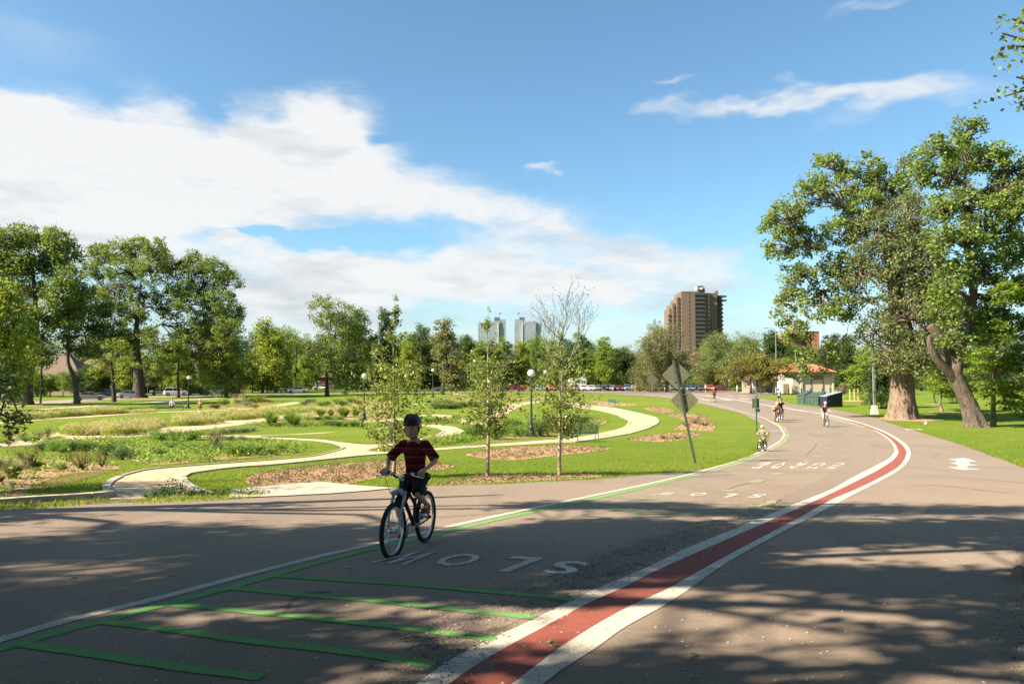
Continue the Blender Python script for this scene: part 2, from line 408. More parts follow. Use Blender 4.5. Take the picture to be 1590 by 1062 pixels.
def ribbon_pts(px, smooth=True, step=8.):
    pts = catmull(px, False, step) if smooth else px
    w = [at(*p) for p in pts]; out = [w[0]]
    for p in w[1:]:
        if (p-out[-1]).length > .05: out.append(p)
    return out
def ribbon_world(name, w, width, m, off, parent=None, thick=0., rag=0.):
    bm = bmesh.new(); L = []
    for i, p in enumerate(w):
        t = (w[min(i+1, len(w)-1)]-w[max(i-1, 0)]); t.z = 0; t.normalize(); n = Vector((-t.y, t.x, 0))
        a = width/2 + (random.uniform(-rag, rag) if rag else 0); b = width/2 + (random.uniform(-rag, rag) if rag else 0)
        L.append((bm.verts.new((p.x+n.x*a, p.y+n.y*a, 0)), bm.verts.new((p.x-n.x*b, p.y-n.y*b, 0))))
    for i in range(len(L)-1):
        try: bm.faces.new((L[i][1], L[i+1][1], L[i+1][0], L[i][0]))
        except ValueError: pass
    conform(bm, off)
    if thick:
        r = bmesh.ops.extrude_face_region(bm, geom=bm.faces[:])
        for g in r['geom']:
            if isinstance(g, bmesh.types.BMVert): g.co.z -= 0
        top = [g for g in r['geom'] if isinstance(g, bmesh.types.BMVert)]; ts = set(top)
        for v in bm.verts:
            if v not in ts: v.co.z -= thick
        bmesh.ops.recalc_face_normals(bm, faces=bm.faces)
    me = bpy.data.meshes.new(name); bm.to_mesh(me); bm.free(); return obj(name, me, m, parent)
def ribbon(name, px, width, m, off, parent=None, smooth=True, thick=0., rag=0.):
    return ribbon_world(name, ribbon_pts(px, smooth), width, m, off, parent, thick, rag)
ORD = ['first', 'second', 'third', 'fourth', 'fifth', 'sixth', 'seventh', 'eighth', 'ninth', 'tenth', 'eleventh', 'twelfth', 'thirteenth', 'fourteenth', 'fifteenth', 'sixteenth', 'seventeenth', 'eighteenth', 'nineteenth', 'twentieth', 'twenty-first', 'twenty-second', 'twenty-third', 'twenty-fourth', 'twenty-fifth', 'twenty-sixth']
# ================================================================ GROUND
M_lawn = ground_mat('lawn_grass', [(None, 0, 0, (.115, .185, .018)), (1.1, .35, .65, (.185, .235, .030)), (.22, .45, .62, (.22, .24, .042)), (22, .42, .62, (.075, .13, .014)), (.07, .45, .62, (.10, .165, .020)), (.5, .52, .72, (.12, .17, .025), (.3, 1.4, 1)), (6, .55, .75, (.24, .255, .06))], bump=1., bscale=45, bdist=.05, rough=.95, spec=.05)
M_sand = ground_mat('crushed_stone', [(None, 0, 0, (.42, .32, .20)), (1.2, .4, .65, (.36, .275, .175)), (40, .45, .7, (.46, .36, .245)), (.5, .5, .65, (.38, .29, .185))], bump=.35, bscale=90, specks=[(28, .12, (.33, .25, .17), .8)])
M_mulch = ground_mat('bed_mulch', [(None, 0, 0, (.35, .235, .118)), (3, .4, .6, (.29, .185, .095)), (25, .45, .6, (.40, .28, .15)), (60, .55, .65, (.22, .135, .07))], bump=1., bscale=35, bdist=.04)
M_asph = ground_mat('weathered_asphalt', [(None, 0, 0, (.152, .112, .083)), (.35, .4, .65, (.170, .126, .094)), (6, .45, .7, (.134, .099, .074)), (110, .5, .68, (.27, .22, .18)), (70, .5, .62, (.085, .067, .055)), (.9, .5, .6, (.128, .095, .071), (1, .16, 1)), (.18, .5, .56, (.164, .122, .091)), (14, .62, .66, (.08, .062, .05), (.25, 1, 1))], bump=.8, bscale=150, bdist=.006, specks=[(26, .10, (.42, .36, .29), .88), (60, .2, (.05, .04, .035), .82)], sheen=.21)
M_patch = ground_mat('worn_coarse_asphalt', [(None, 0, 0, (.120, .094, .076)), (55, .47, .66, (.21, .17, .135)), (30, .58, .68, (.05, .04, .033)), (1.5, .45, .6, (.14, .11, .088))], bump=1., bscale=70, bdist=.02, sheen=.4, specks=[(34, .22, (.42, .34, .24), .72)])
M_patch2 = ground_mat('old_patch', [(None, 0, 0, (.118, .093, .076)), (55, .45, .62, (.17, .135, .108)), (2, .45, .6, (.128, .10, .082))], bump=1., bscale=70, bdist=.02, sheen=.18)
M_conc = ground_mat('pale_concrete', [(None, 0, 0, (.44, .39, .31)), (2, .4, .65, (.38, .33, .26)), (40, .55, .7, (.32, .27, .21))], bump=.3, bscale=80)
def paint(name, c, wear=.62, asph=(.22, .17, .135), w2=.7):
    return ground_mat(name, [(None, 0, 0, c), (1.3, .45, .7, tuple(x*.86 for x in c)), (55, wear, wear+.05, asph), (4, w2, w2+.06, asph)], bump=.5, bscale=150, bdist=.005)
M_white = ground_mat('white_road_paint', [(None, 0, 0, (.54, .505, .435)), (1.3, .42, .68, (.45, .415, .355)), (6, .5, .68, (.41, .37, .315)), (60, .54, .61, (.25, .20, .16)), (4, .63, .69, (.22, .17, .135), (1, .5, 1))], bump=.7, bscale=150, bdist=.006)
M_white2 = paint('worn_white_paint', (.55, .51, .44), .53, w2=.62)
M_red = ground_mat('red_road_paint', [(None, 0, 0, (.26, .066, .050)), (1.3, .42, .68, (.21, .056, .045)), (7, .5, .68, (.18, .066, .052)), (55, .54, .61, (.20, .12, .09)), (3, .62, .68, (.18, .12, .09), (1, .5, 1))], bump=.7, bscale=150, bdist=.006)
M_green = paint('green_road_paint', (.10, .30, .075), .56, w2=.64)
M_green2 = paint('faded_green_paint', (.22, .33, .12), .46)
M_tar = ground_mat('crack_tar', [(None, 0, 0, (.11, .085, .07)), (9, .5, .6, (.2, .15, .12))], bump=.3)
M_street = ground_mat('far_street', [(None, 0, 0, (.22, .19, .165)), (.3, .4, .6, (.26, .22, .19))], bump=.2)

# the terrain itself, one sheet to the horizon
xs, ys = COLS, ROWS
V = np.array([(x, y, G(x, y)) for y in ys for x in xs]); nx = len(xs)
Fq = [(j*nx+i, j*nx+i+1, (j+1)*nx+i+1, (j+1)*nx+i) for j in range(len(ys)-1) for i in range(nx-1)]
structure(obj('ground', fast_mesh('ground', V, Fq, True), M_lawn))

# ---- road
road_px = [(-260, 812), (0, 794), (100, 788), (250, 781), (363, 775), (440, 771), (520, 767), (575, 764), (613, 760), (660, 757), (730, 754.5), (769, 753.8), (844, 749.6), (920, 746), (948, 743), (995, 739), (1050, 734), (1094, 728.7), (1132, 719), (1160, 710.8), (1179, 697), (1190, 684), (1193, 672), (1186, 662), (1170, 652), (1150, 643), (1113, 633.5), (1079, 625.5), (1040, 619), (1000, 615.2), (940, 611.6), (880, 609.2), (760, 607.4), (650, 606.6)]
road_top = [(650, 604.2), (800, 604.6), (950, 605), (1100, 606), (1180, 608), (1234, 610.6), (1236, 611.8), (1200, 613.2), (1172, 614.6), (1166, 616), (1179, 618.3), (1213, 624), (1236, 628.7), (1264, 632.5), (1300, 637.3), (1337, 644), (1362, 650), (1394, 661), (1432, 672.5), (1479, 687), (1516, 699.4), (1541, 709), (1562, 716.4), (1590, 727), (1640, 748), (1760, 800)]
pts = catmull(road_px, False, 8) + catmull(road_top, False, 8)
xy = [at(*p)[:2] for p in pts]
yr = at(*road_top[-1]); xy += [(yr.x+.4, 4.), (yr.x+.2, -6.), (2., -8.), (-14., -8.), (-14., 6.)]
xy = [tuple(p) for i, p in enumerate(xy) if (Vector(p)-Vector(xy[i-1])).length > .01]
POLYS['road'] = [np.array(xy)]
road = structure(sheet_xy('road', xy, M_asph, .03))

# ---- painted lines (parts of the road)
OFF = .034
E1 = [(620,1090),(700,1033),(757,1002),(813,976),(895,935),(946,911),(1011,883),(1068,855),(1150,821),(1222.6,790),(1290,762.5),(1327.7,741),(1365.5,721.5),(1383,711),(1389.5,701),(1384,688.5),(1371,677),(1346.6,663.6),(1318,654),(1290,646.8),(1255,640.3)]
E2 = [(672,1090),(725.5,1050),(785,1013),(841.5,982),(909,945),(969,917),(1011,895),(1065,870),(1150,832),(1243,790.5),(1304,762),(1327.7,750),(1365.5,730),(1388,714.5),(1395.5,703),(1392,693.5),(1382.5,682.5),(1365.5,672),(1337,660.5),(1312,653.1),(1290,647.5),(1255,640.9)]
E3 = [(770,1090),(821.7,1050),(870,1013),(926.5,976.5),(983,945),(1037,920),(1082,894),(1150,856),(1245,805),(1290,779),(1328,762.6),(1365.5,744),(1394,727),(1405,713.5),(1408,703),(1401,691.5),(1384,678.7),(1365.5,669),(1337,658.4),(1312,651.9),(1290,646.3),(1255,639.7)]
E4 = [(820,1090),(870,1050),(926.5,1013),(969,982),(1034,945),(1071,920),(1110,891.5),(1150,866),(1215,830),(1290,790),(1327.7,769),(1365.5,749.5),(1394,733),(1409,718.5),(1414.5,705),(1411,695),(1395.7,682.5),(1375,671),(1346.6,660),(1318,651.7),(1290,644.9),(1255,639.1)]
sheet('white_border', catmull(E1)+catmull(E2)[::-1], M_white, OFF, False, road)
sheet('red_stripe', catmull(E2)+catmull(E3)[::-1], M_red, OFF, False, road)
sheet('white_border', catmull(E3)+catmull(E4)[::-1], M_white, OFF, False, road)
ribbon('lane_line', [(1255,640.0),(1211,632.6),(1179,627.6),(1132,619.2),(1090,614.4),(1064,611.8)], .34, M_white, OFF, road)
edge = [(-60,1019),(0,1001),(64,981.5),(132,962.6),(234,938),(324.5,913.6),(415,889),(506,866),(590,847),(651,832),(764,806),(877,781.5),(990.6,757),(1038,746),(1075.5,737),(1113,726),(1141.5,718),(1170,707),(1198,694),(1213,684),(1218.5,675),(1211,663.6),(1189,651),(1160,642),(1113,629.6),(1079,623),(1045,617.5)]
ribbon('edge_line', edge, .11, M_white, OFF, road)
ribbon('green_line', [(-60,1034),(0,1015),(45,1001),(162,970),(260,944),(358.5,917.5),(426,898),(509,874),(600,851.5),(660,838)], .12, M_green, OFF, road, rag=.012)
ribbon('green_line', [(660,838),(764,812),(877,787),(990.6,761.5),(1038,749.5),(1075,741)], .13, M_green, OFF, road, rag=.015)
ribbon('green_line', [(1075,741),(1113,730.5),(1141.5,722),(1176,709),(1200,697.5),(1218,686),(1224,675),(1218,665.5),(1205.7,657)], .22, M_green2, OFF+.001, road, rag=.02)
for ln in ([(22,1006),(113,1019),(264,1042),(415,1062)], [(162,972),(264,985),(377,1001),(500,1015.5),(594,1028),(681,1043)], [(260,944),(377,955.5),(500,968),(594,978),(681,989),(768,1000.5)],
           [(358.5,919),(500,932.5),(600,940.5),(651,947),(764,959),(832,966)], [(426,899),(500,904.5),(600,911),(651,915),(764,925),(892,937.5)]):
    ribbon('hatch_line', ln, .10, M_green, OFF+.001, road, rag=.006)
for ln, wd in (([(932,774),(1011,779),(1068,785),(1150,786),(1200,784)], .05), ([(881,783),(943,786),(1011,794),(1068,795),(1150,793),(1230,790)], .05), ([(881,787),(943,792.5),(997,801),(1054,801.5),(1110,799),(1180,797)], .05),
               ([(1138,729),(1170,732.5),(1207,733.6),(1300,734),(1352,731.8)], .10)):
    ribbon('thin_green_line', ln, wd, M_green if wd < .08 else M_green2, OFF+.001, road, rag=.008)
for (a, b) in (((1167,752),(1182,747)), ((1203,739),(1214,735.5)), ((1251,718.8),(1256,717)), ((1264,711),(1270,709)), ((1272,703.4),(1278,702.4)), ((1280,697),(1282,696)), ((1282,690.5),(1284,689.5)), ((1281,685),(1283,684)), ((1281,679.5),(1283,678.8)), ((1121,765.3),(1137,763))):
    ribbon('green_dash', [a, b], .26, M_green2, OFF+.001, road, False)
# faint white spurs, crosswalk-like bars at the far bend
ribbon('white_spur', [(1189,670),(1208,669.5)], .12, M_white2, OFF, road, False)
for (x0, y0, x1, y1) in ((1075,613.2,1090,613.6),(1094,613.8,1104,614.8),(1076,617,1092,618),(1088,620,1102,622.2),(1106,616.6,1120,617.8),(1118,619.5,1135,622),(1130,614.6,1140,615.2),(1148,614.4,1160,615.2),(1122,613.9,1134,614.3),(1148,618.4,1162,620),(1002,613.6,1018,614.2),(1026,615.4,1044,616.2)):
    ribbon('crosswalk_bar', [(x0, y0), (x1, y1)], .55, M_white, OFF, road, False)
sheet('worn_strip', [(600,1062),(640,1010),(700,975),(760,950),(830,915),(890,885),(960,858),(1040,832),(1100,812),(1150,796),(1190,782),(1215,779),(1180,800),(1130,820),(1060,850),(1000,878),(940,905),(880,935),(800,972),(740,1010),(690,1045),(660,1080)], M_patch, OFF-.002, True, road)
ribbon('worn_strip', [(1222,792),(1262,768),(1295,750),(1325,728),(1339,714),(1343,700),(1334,686),(1318,675),(1306,669)], .75, M_patch2, OFF-.002, road, rag=.05)
for ln in ([(1000,745),(1050,744),(1110,741),(1140,739)], [(1140,719),(1200,717.5),(1260,717.5)], [(1310,687),(1350,687.5),(1372,688)], [(1290,700),(1330,701),(1360,700)], [(1440,739),(1500,744),(1590,752)], [(1420,692),(1460,697),(1500,702)], [(1120,765),(1150,755),(1175,750)], [(1448,712),(1458,705)], [(985,878),(1010,885),(1040,890)], [(620,1000),(700,985),(760,992)], [(430,960),(470,930),(520,925)], [(1405,755),(1470,757),(1560,768)],
           [(1000,742),(930,744)], [(1250,708),(1262,700),(1268,690)]):
    w = ribbon_pts([(x, y+random.uniform(-.4, .4)) for x, y in ln]); ribbon_world('road_crack', w, .045, M_tar, OFF-.001, road, rag=.02)

# ---- lettering on the road, laid as the rider coming the other way reads it
GL = {}
def glyph(ch, o, x, y, m=None, part='lettering'):
    if ch not in GL:
        me = text_verts(ch); c = np.array([v.co[:2] for v in me.vertices]); mn = c.min(0); mx = c.max(0)
        GL[ch] = ((c-mn)/(mx-mn), [tuple(p.vertices) for p in me.polygons])
    c, fs = GL[ch]; O = at(*o); X = at(*x)-O; Y = at(*y)-O
    bm = bmesh.new(); vs = [bm.verts.new((O.x+X.x*u+Y.x*v, O.y+X.y*u+Y.y*v, 0)) for u, v in c]
    for f in fs:
        try: bm.faces.new([vs[i] for i in f])
        except ValueError: pass
    conform(bm, OFF+.002); me = bpy.data.meshes.new(part); bm.to_mesh(me); bm.free()
    for p in me.polygons: pass
    return obj(part, me, m or M_white2, road)
glyph('S', (918,878), (868,875.5), (890,898)); glyph('L', (845,871.5), (797,868.5), (790,893.5)); glyph('O', (757,866), (703,864), (722,885)); glyph('W', (692,862), (640,859), (630,882))
glyph('S', (1192,770.5), (1172,770), (1180,775.5)); glyph('L', (1149,769.5), (1130,769), (1130,775)); glyph('O', (1102,768), (1082,767.5), (1088,773)); glyph('W', (1056,767), (1034,766.5), (1036,772))
# two short words side by side, each letter one column of the double row
for i, (a, b) in enumerate((('S', 'C'), ('H', 'U'), ('A', 'R'), ('R', 'V'), ('P', 'E'))):
    bx = [1299, 1269, 1239, 1210, 1183][i]; nb = [0, 0, -.5, -.8, -1][i]
    glyph(a, (bx+3, 726.2+nb), (bx-11, 725.8+nb), (bx-4, 729.8+nb), M_white); glyph(b, (bx+16, 720.6+nb), (bx+1, 720.3+nb), (bx+7, 724.6+nb), M_white)
def px_poly(name, p, m): return sheet(name, p, m, OFF+.002, False, road)
g6 = lambda L: [(1290+x/5.3, 590+y/5.3) for x, y in L]
px_poly('arrow_mark', g6([(955,659),(1030,656),(1085,648),(1135,656),(1208,681),(1142,677),(1140,700),(1218,710),(1120,713),(1040,704),(965,683),(1032,688),(1030,668)]), M_white)
px_poly('arrow_mark', g6([(1042,708),(1124,716),(1124,735),(1242,744),(1150,748),(1085,750),(1040,742),(955,722),(1036,728)]), M_white)

# ---- crushed-stone paths
path1 = [(173,777),(166,763),(165,756),(172,748.5),(189,740),(217,732.5),(245,728.5),(288,725),(325,722),(382,718),(439,713.6),(486,709),(514,703),(529,698.5),(533,695.7),(529,692),(514,687.5),(486,684),(439,681.5),(401,680),(356,678.9),(312,678.5),(255,679),(255,677),(312,676.6),(356,675.8),(401,676.2),(439,675),(476,673),(550,669),(600,663.6),(641,660),(679,661),(707,664.5),(720,670),(713,675),(689,679.8),(660,684),(620,690),(585,695.5),(571,700),(600,701.8),(660,697.5),(720,693),(750,691),(788,687.7),(825,685),(863,682),(891,680),(920,675),(948,669),(967,663.6),(978,656),(976,653),(963,646.6),(939,640),(918,636),(880,631),(880,627),(918,630.4),(957,635),(995,643),(1018,649),(1022.6,654),(1020,658),(1005,665.5),(976,674),(939,680.6),(891.5,687),(863,687.5),(806,691),(750,694),(660,700.5),(600,705.5),(556,709),(500,713.6),(486,716.4),(420,723),(363,727),(316,733),(293,737),(285,741),(284,745),(292,754),(312,763.6),(329,768.5),(345,773),(250,781)]
structure(sheet('path', path1, M_sand, .016, True, None, 'sand', 5))
M_isle = M_lawn
structure(sheet('lawn', [(405,678),(500,673.6),(547,668.8),(600,665.3),(641,662.4),(660,662.5),(681,665.8),(689.5,670),(681,675),(660,679.4),(620,686),(585,689.7),(562,689.8),(528,686.4),(500,682.6),(450,680)], M_lawn, .045, True, None, 'isle', 5))
path2 = [(-60,694),(-60,699),(0,693.4),(56.6,690),(94,687),(151,682.5),(189,680),(226,677.7),(251,673.5),(269,668.5),(306.6,665.5),(344,662.6),(382,657),(410,654),(439,648.5),(472.6,644.8),(490,639.5),(506,635),(500,633.6),(486,635),(472.6,643),(437,646.4),(410,651),(363,653.8),(340.5,656),(300,662.4),(264,664.5),(236,669),(207.5,674.5),(164,676.4),(132,677),(102,675.6),(94,672.5),(60,676),(24.5,687),(0,689)]
structure(sheet('path', path2, M_sand, .016, True, None, 'sand', 5))
def path_ribbon(px, w, m=M_sand, off=.016):
    p = ribbon_pts(px); POLYS.setdefault('rib', []).append((p, w)); return structure(ribbon_world('path', p, w, m, off))
path_ribbon([(-60,661),(0,656.5),(66,651),(132,647.3),(189,643),(245,640),(300,638.5),(363,636),(397,634),(439,628.7),(468,624)], 2.2)
path_ribbon([(-60,643),(15,639),(56.6,636.5),(113,632.5),(170,628.8),(226,625.5),(264,622.6),(300,620.5),(360,617.5),(470,612.5),(600,610.2),(720,609.6)], 2.0, M_conc, .02)
path_ribbon([(765,648),(790,633),(815,626.5),(840,623.5),(880,626),(918,632)], 1.8)
path_ribbon([(668,644.5),(690,645.5),(702,650),(722,656),(760,660)], 1.6)
path_ribbon([(560,655),(600,653.5),(668,644.5)], 1.3)
path_ribbon([(672,609.5),(700,610.5),(722,614),(770,616)], 1.8)
path_ribbon([(640,628),(700,626),(765,628),(815,626.5)], 1.3)
# the side street with parked cars, and the sidewalk strip before the shelter
structure(ribbon('street', [(-200,639),(60,626),(140,621),(200,618.4),(300,614.6),(420,610.8),(470,609.8),(560,607.8),(660,606.6)], 8.5, M_street, .024))
structure(ribbon('pavement', [(1090,608.6),(1150,609.6),(1200,611.2),(1262,612.2),(1300,611.6)], 2.2, M_conc, .05))

# ---- planting beds
beds = [[(-30,774),(10,772),(34,771),(42,762),(49,754),(75.5,745),(104,736),(151,731.5),(189,727.5),(187,724),(151,722.5),(113,714.5),(75,713.6),(20,714),(-30,714)],
 [(55,690),(120,686),(190,683),(235,684),(252,694),(240,700),(190,700),(150,699),(80,699)],
 [(150,703),(200,714),(226,720),(250,722),(307,717),(363,712.6),(420,708),(457,704),(473,696),(457,691),(429,687.5),(382,688),(344,690),(300,697),(250,698),(200,701)],
 [(382,748.5),(390,738),(420,733),(476,726),(550,719),(600,715.3),(670,719.5),(706,724.5),(689,729.6),(660,731.5),(594,741),(538,752),(519,752.5),(505,751),(463,753),(401,758)],
 [(650,757.5),(680,752),(720,745),(750,741.5),(850,739),(900,737),(937,737.5),(925,742),(850,746.5),(780,750),(730,754)],
 [(722.6,707),(736,702.5),(769,698),(806.6,694),(854,692.3),(900,692.5),(931,694.7),(950,696.6),(910,703),(867,707),(806.6,714.5),(769,713.8)],
 [(974.5,682.7),(990,680.8),(1005,677.5),(1028,673.6),(1056.6,671),(1089,673.5),(1072,680.6),(1045,685),(1019,686.2),(1000,685)],
 [(1045,667),(1054,661),(1062,656),(1081,652.6),(1106,656),(1111,662),(1107.5,669),(1075,668)],
 [(1038,644.5),(1057,642),(1090.6,644.7),(1104,649.8),(1066,653),(1049,648.5)],
 [(997,633.4),(1028,632.6),(1049,638),(1038,641.4),(1019,640)],
 [(918,621.5),(950,624.6),(991.5,628.4),(957.5,631),(929,629)],
 [(722,683.5),(750,675),(780,668),(830,660),(870,652),(905,645.5),(939,648.5),(943.5,655),(924,663.5),(870,671),(845,677.5),(790,681.5)],
 [(660,688),(690,683),(722,680.6),(736,682.6),(707,688),(680,691)],
 [(664,655),(700,651),(717,656),(700,658.5),(672,658)],
 [(440,652),(470,633),(500,624),(560,618.5),(600,622),(600,652),(560,652),(520,650.5),(489,650)],
 [(380,661.5),(430,657),(472.6,656),(500,660),(486,663),(430,663)],
 [(94,671),(110,664),(170,660),(250,653),(290,654),(262,662),(236,667),(207,673),(160,675),(104,674)],
 [(252,662),(280,655),(340,646),(400,639),(440,638),(486,634),(470,641),(437,645),(410,649),(363,652.5),(340,655),(300,661)],
 [(-60,690),(0,682),(24,676),(60,675),(92,675),(60,680),(24,687),(0,691),(-60,697)],
 [(-60,654),(0,650),(60,645),(110,640),(190,638),(192,641),(130,645),(66,650),(0,655),(-60,659)],
 [(330,633),(350,626),(400,622),(420,626),(397,632),(360,635)],
 [(676,622),(720,615),(800,613),(880,616),(880,620),(800,620),(720,626),(680,630)],
 [(185,642),(240,632),(245,638),(210,642)]]
POLYS['beds'] = []
for b in beds: structure(sheet('planting_bed', b, M_mulch, .012, True, None, 'beds', 6))
structure(sheet('planting_bed', [(-200,812),(-60,795),(0,786.5),(60,782),(160,777.5),(250,775),(330,770.5),(365,770),(440,769),(372,778),(250,784),(100,791),(0,798),(-200,820)], ground_mat('verge_soil', [(None, 0, 0, (.11, .075, .045)), (3, .45, .6, (.16, .20, .04)), (20, .5, .6, (.07, .05, .03))], bump=1., bscale=30, bdist=.04), .026, True, None, 'verge'))

# ---- concrete: the edging stones along the lawn, the thin path edging, the ramp pad
kerb_line = ribbon_pts([(-140,797),(-60,789.5),(0,785.5),(56.6,781),(104,778.3),(160,773.8),(173,771)])
kerb = bpy.data.objects.new('kerb', None); COL.objects.link(kerb); kerb['kind'] = 'structure'
acc = 0; seg = [kerb_line[0]]
def resample(w, d):
    out = [w[0].copy()]; carry = 0
    for a, b in zip(w, w[1:]):
        L = (b-a).length; t = d-carry
        while t <= L: out.append(a.lerp(b, t/L)); t += d
        carry = (carry+L) % d if L else carry
    return out
kl = resample(kerb_line, .17)
for i in range(0, len(kl)-1, 5):
    s = kl[i:i+6]
    if len(s) < 2: continue
    s2 = [p.copy() for p in s]; s2[-1] = s2[-1].lerp(s2[-2], .06)
    ribbon_world('kerb_stone', s2, .24, M_conc, .12, kerb, thick=.17)
for ln in ([(173,771),(166,762),(165,756),(172,748.5),(189,740)], [(285,743),(286,747),(293,754),(312,763.6),(335,770)]):
    kl = resample(ribbon_pts(ln), .25)
    for i in range(0, len(kl)-1, 4):
        s = [p.copy() for p in kl[i:i+5]]
        if len(s) > 1: s[-1] = s[-1].lerp(s[-2], .06); ribbon_world('kerb_stone', s, .15, M_conc, .045, kerb, thick=.1)
def edging(px, w=.13): return structure(ribbon('path_edging', px, w, M_conc, .05, thick=.06))
edging([(189,740),(217,732.5),(245,728.5),(288,725),(325,722),(382,718),(439,713.6),(486,709),(514,703),(529,698.5),(533,695.7),(529,692),(514,687.5),(486,684),(439,681.5),(401,680)], .07)
edging([(600,705.5),(556,709),(486,716.4),(420,723),(363,727),(316,733),(293,737),(285,742)], .08)
edging([(963,646.6),(976,652),(979,655),(974,660)], .16)
edging([(957,635),(995,643),(1018,649),(1022.6,654),(1020,658),(1005,665.5),(976,674)], .16)
edging([(918,630),(957,634.6),(995,642.6)], .08); edging([(976,674),(939,680.6),(891.5,687)], .08)
edging([(640,660),(679,661),(707,664.5),(720,670),(713,675),(689,679.8)], .09); edging([(660,662.3),(681,665.8),(690,670),(681,675),(660,679.6)], .14)
edging([(720,693),(788,687.7),(863,682)], .06); edging([(529,698.5),(534,695.7),(529,692)], .12)
pad_xy = [at(*p)[:2] for p in [(357,775.5),(359,768),(463,756.5),(505,752.5),(550,757),(613,760.5),(575,764.5),(514,769),(439,773)]]
structure(sheet('concrete_pad', [(356,776.5),(357,762.5),(410,758.5),(463,753.4),(505,751.3),(550,756.5),(613,760.8),(575,764.8),(514,769.5),(439,773.5)], M_conc, .048, False, None, 'pad'))
mb = MB()
pp = [at(*p, .10) for p in [(356,776.5),(357,762.5)]]
wall_ln = [(356,776.5),(357,762.5),(410,758.5),(463,753.4)]
for a, b in zip(wall_ln, wall_ln[1:]):
    A = at(*a); B = at(*b)
    mb.add([(A.x, A.y, A.z+.046), (B.x, B.y, B.z+.046), (B.x, B.y, B.z-.05), (A.x, A.y, A.z-.05)], [(0, 1, 2, 3)])
structure(mb.build('pad_edge', M_conc))
# far lake
M_lake = mat('lake_water', (.10, .16, .20), .08, spec=.8, bump=.15, bscale=1.5, coords='World')
structure(ribbon('lake', [(1292,603.2),(1400,602.6),(1500,602.2),(1640,602),(1800,602)], 70, M_lake, .06, smooth=False))
# ================================================================ TREES
def leafmat(name, c, c2=None, isl=.35, trans=.42, rough=.6):
    return mat(name, c, rough, c2 or tuple(x*.72 for x in c), scale=.55, detail=3, island=isl, trans=trans, spec=.25, ramp=(.38, .62))
LM = {
 'elm': leafmat('elm_leaf', (.150, .225, .038)), 'dark': leafmat('dark_leaf', (0.072, 0.123, 0.029)), 'olive': leafmat('olive_leaf', (0.196, 0.210, 0.080)),
 'willow': leafmat('willow_leaf', (0.181, 0.239, 0.072)), 'bright': leafmat('spring_leaf', (0.217, 0.290, 0.035)), 'cotton': leafmat('cottonwood_leaf', (.175, .255, .055), (.135, .19, .05), rough=.6, trans=.4),
 'cotton2': leafmat('cottonwood_dull_leaf', (0.181, 0.217, 0.087), (0.131, 0.167, 0.065), rough=.6, trans=.35), 'poplar': leafmat('poplar_leaf', (0.174, 0.268, 0.051)), 'orange': leafmat('crabapple_leaf', (.215, .195, .045), (.16, .17, .035)),
 'bud': leafmat('bud_leaf', (0.290, 0.232, 0.145)), 'pear': leafmat('pear_leaf', (.155, .205, .038), (.11, .15, .03), rough=.35), 'red': leafmat('red_leaf', (0.174, 0.043, 0.029)), 'maple': leafmat('maple_leaf', (.19, .285, .035), (.14, .22, .028)),
 'shade': leafmat('shade_leaf', (.07, .11, .022), trans=.2), 'haze': leafmat('young_bud', (.27, .25, .15)), 'blossom': leafmat('pale_blossom', (0.340, 0.340, 0.246)), 'conifer': leafmat('conifer_needle', (0.051, 0.080, 0.036))}
M_bark = mat('bark', (.125, .097, .075), .95, (.055, .043, .034), scale=3.5, detail=6, bump=1., bscale=9, stretch=(3, 3, .5))
M_barkL = mat('pale_bark', (.22, .165, .12), .95, (.085, .065, .05), scale=3.2, detail=6, bump=1., bscale=7, stretch=(3.5, 3.5, .4))
M_barkD = mat('dark_bark', (.075, .058, .045), .95, (.04, .032, .026), scale=4, detail=5, bump=1., bscale=9, stretch=(3, 3, .5))
M_barkY = mat('young_bark', (.33, .27, .20), .8, (.22, .17, .12), scale=20, detail=4, bump=.4)
M_barkG = mat('grey_bark', (.22, .20, .18), .9, (.13, .115, .10), scale=6, detail=4, bump=.5)

def unit(n):
    v = rng.normal(size=(n, 3)); return v/np.linalg.norm(v, axis=1)[:, None]
def leaf_mesh(name, P, size, aspect=.6, up=.25, fold=True, outward=None):
    n = len(P); s = size*rng.uniform(.65, 1.35, n)[:, None]
    nrm = unit(n); nrm[:, 2] = np.abs(nrm[:, 2]) + up; nrm /= np.linalg.norm(nrm, axis=1)[:, None]
    if outward is not None: nrm = nrm + outward; nrm /= np.linalg.norm(nrm, axis=1)[:, None]
    a = np.cross(nrm, unit(n)); a /= np.linalg.norm(a, axis=1)[:, None]; b = np.cross(nrm, a)
    V = np.stack([P-a*s*.5, P+b*s*.5*aspect+a*s*.08, P+a*s*.5, P-b*s*.5*aspect+a*s*.08], 1).reshape(-1, 3)
    return fast_mesh(name, V, np.arange(4*n).reshape(n, 4))
def branch_pts(a, b, sag=0., wob=.06, n=5):
    a = np.array(a, float); b = np.array(b, float); L = np.linalg.norm(b-a); out = []
    o1 = rng.normal(size=3)*wob*L
    for i in range(n):
        t = i/(n-1); p = a*(1-t)+b*t; k = math.sin(math.pi*t); p = p+o1*k + rng.normal(size=3)*wob*.35*L*(0 < i < n-1); p[2] += sag*L*k; out.append(p)
    return out
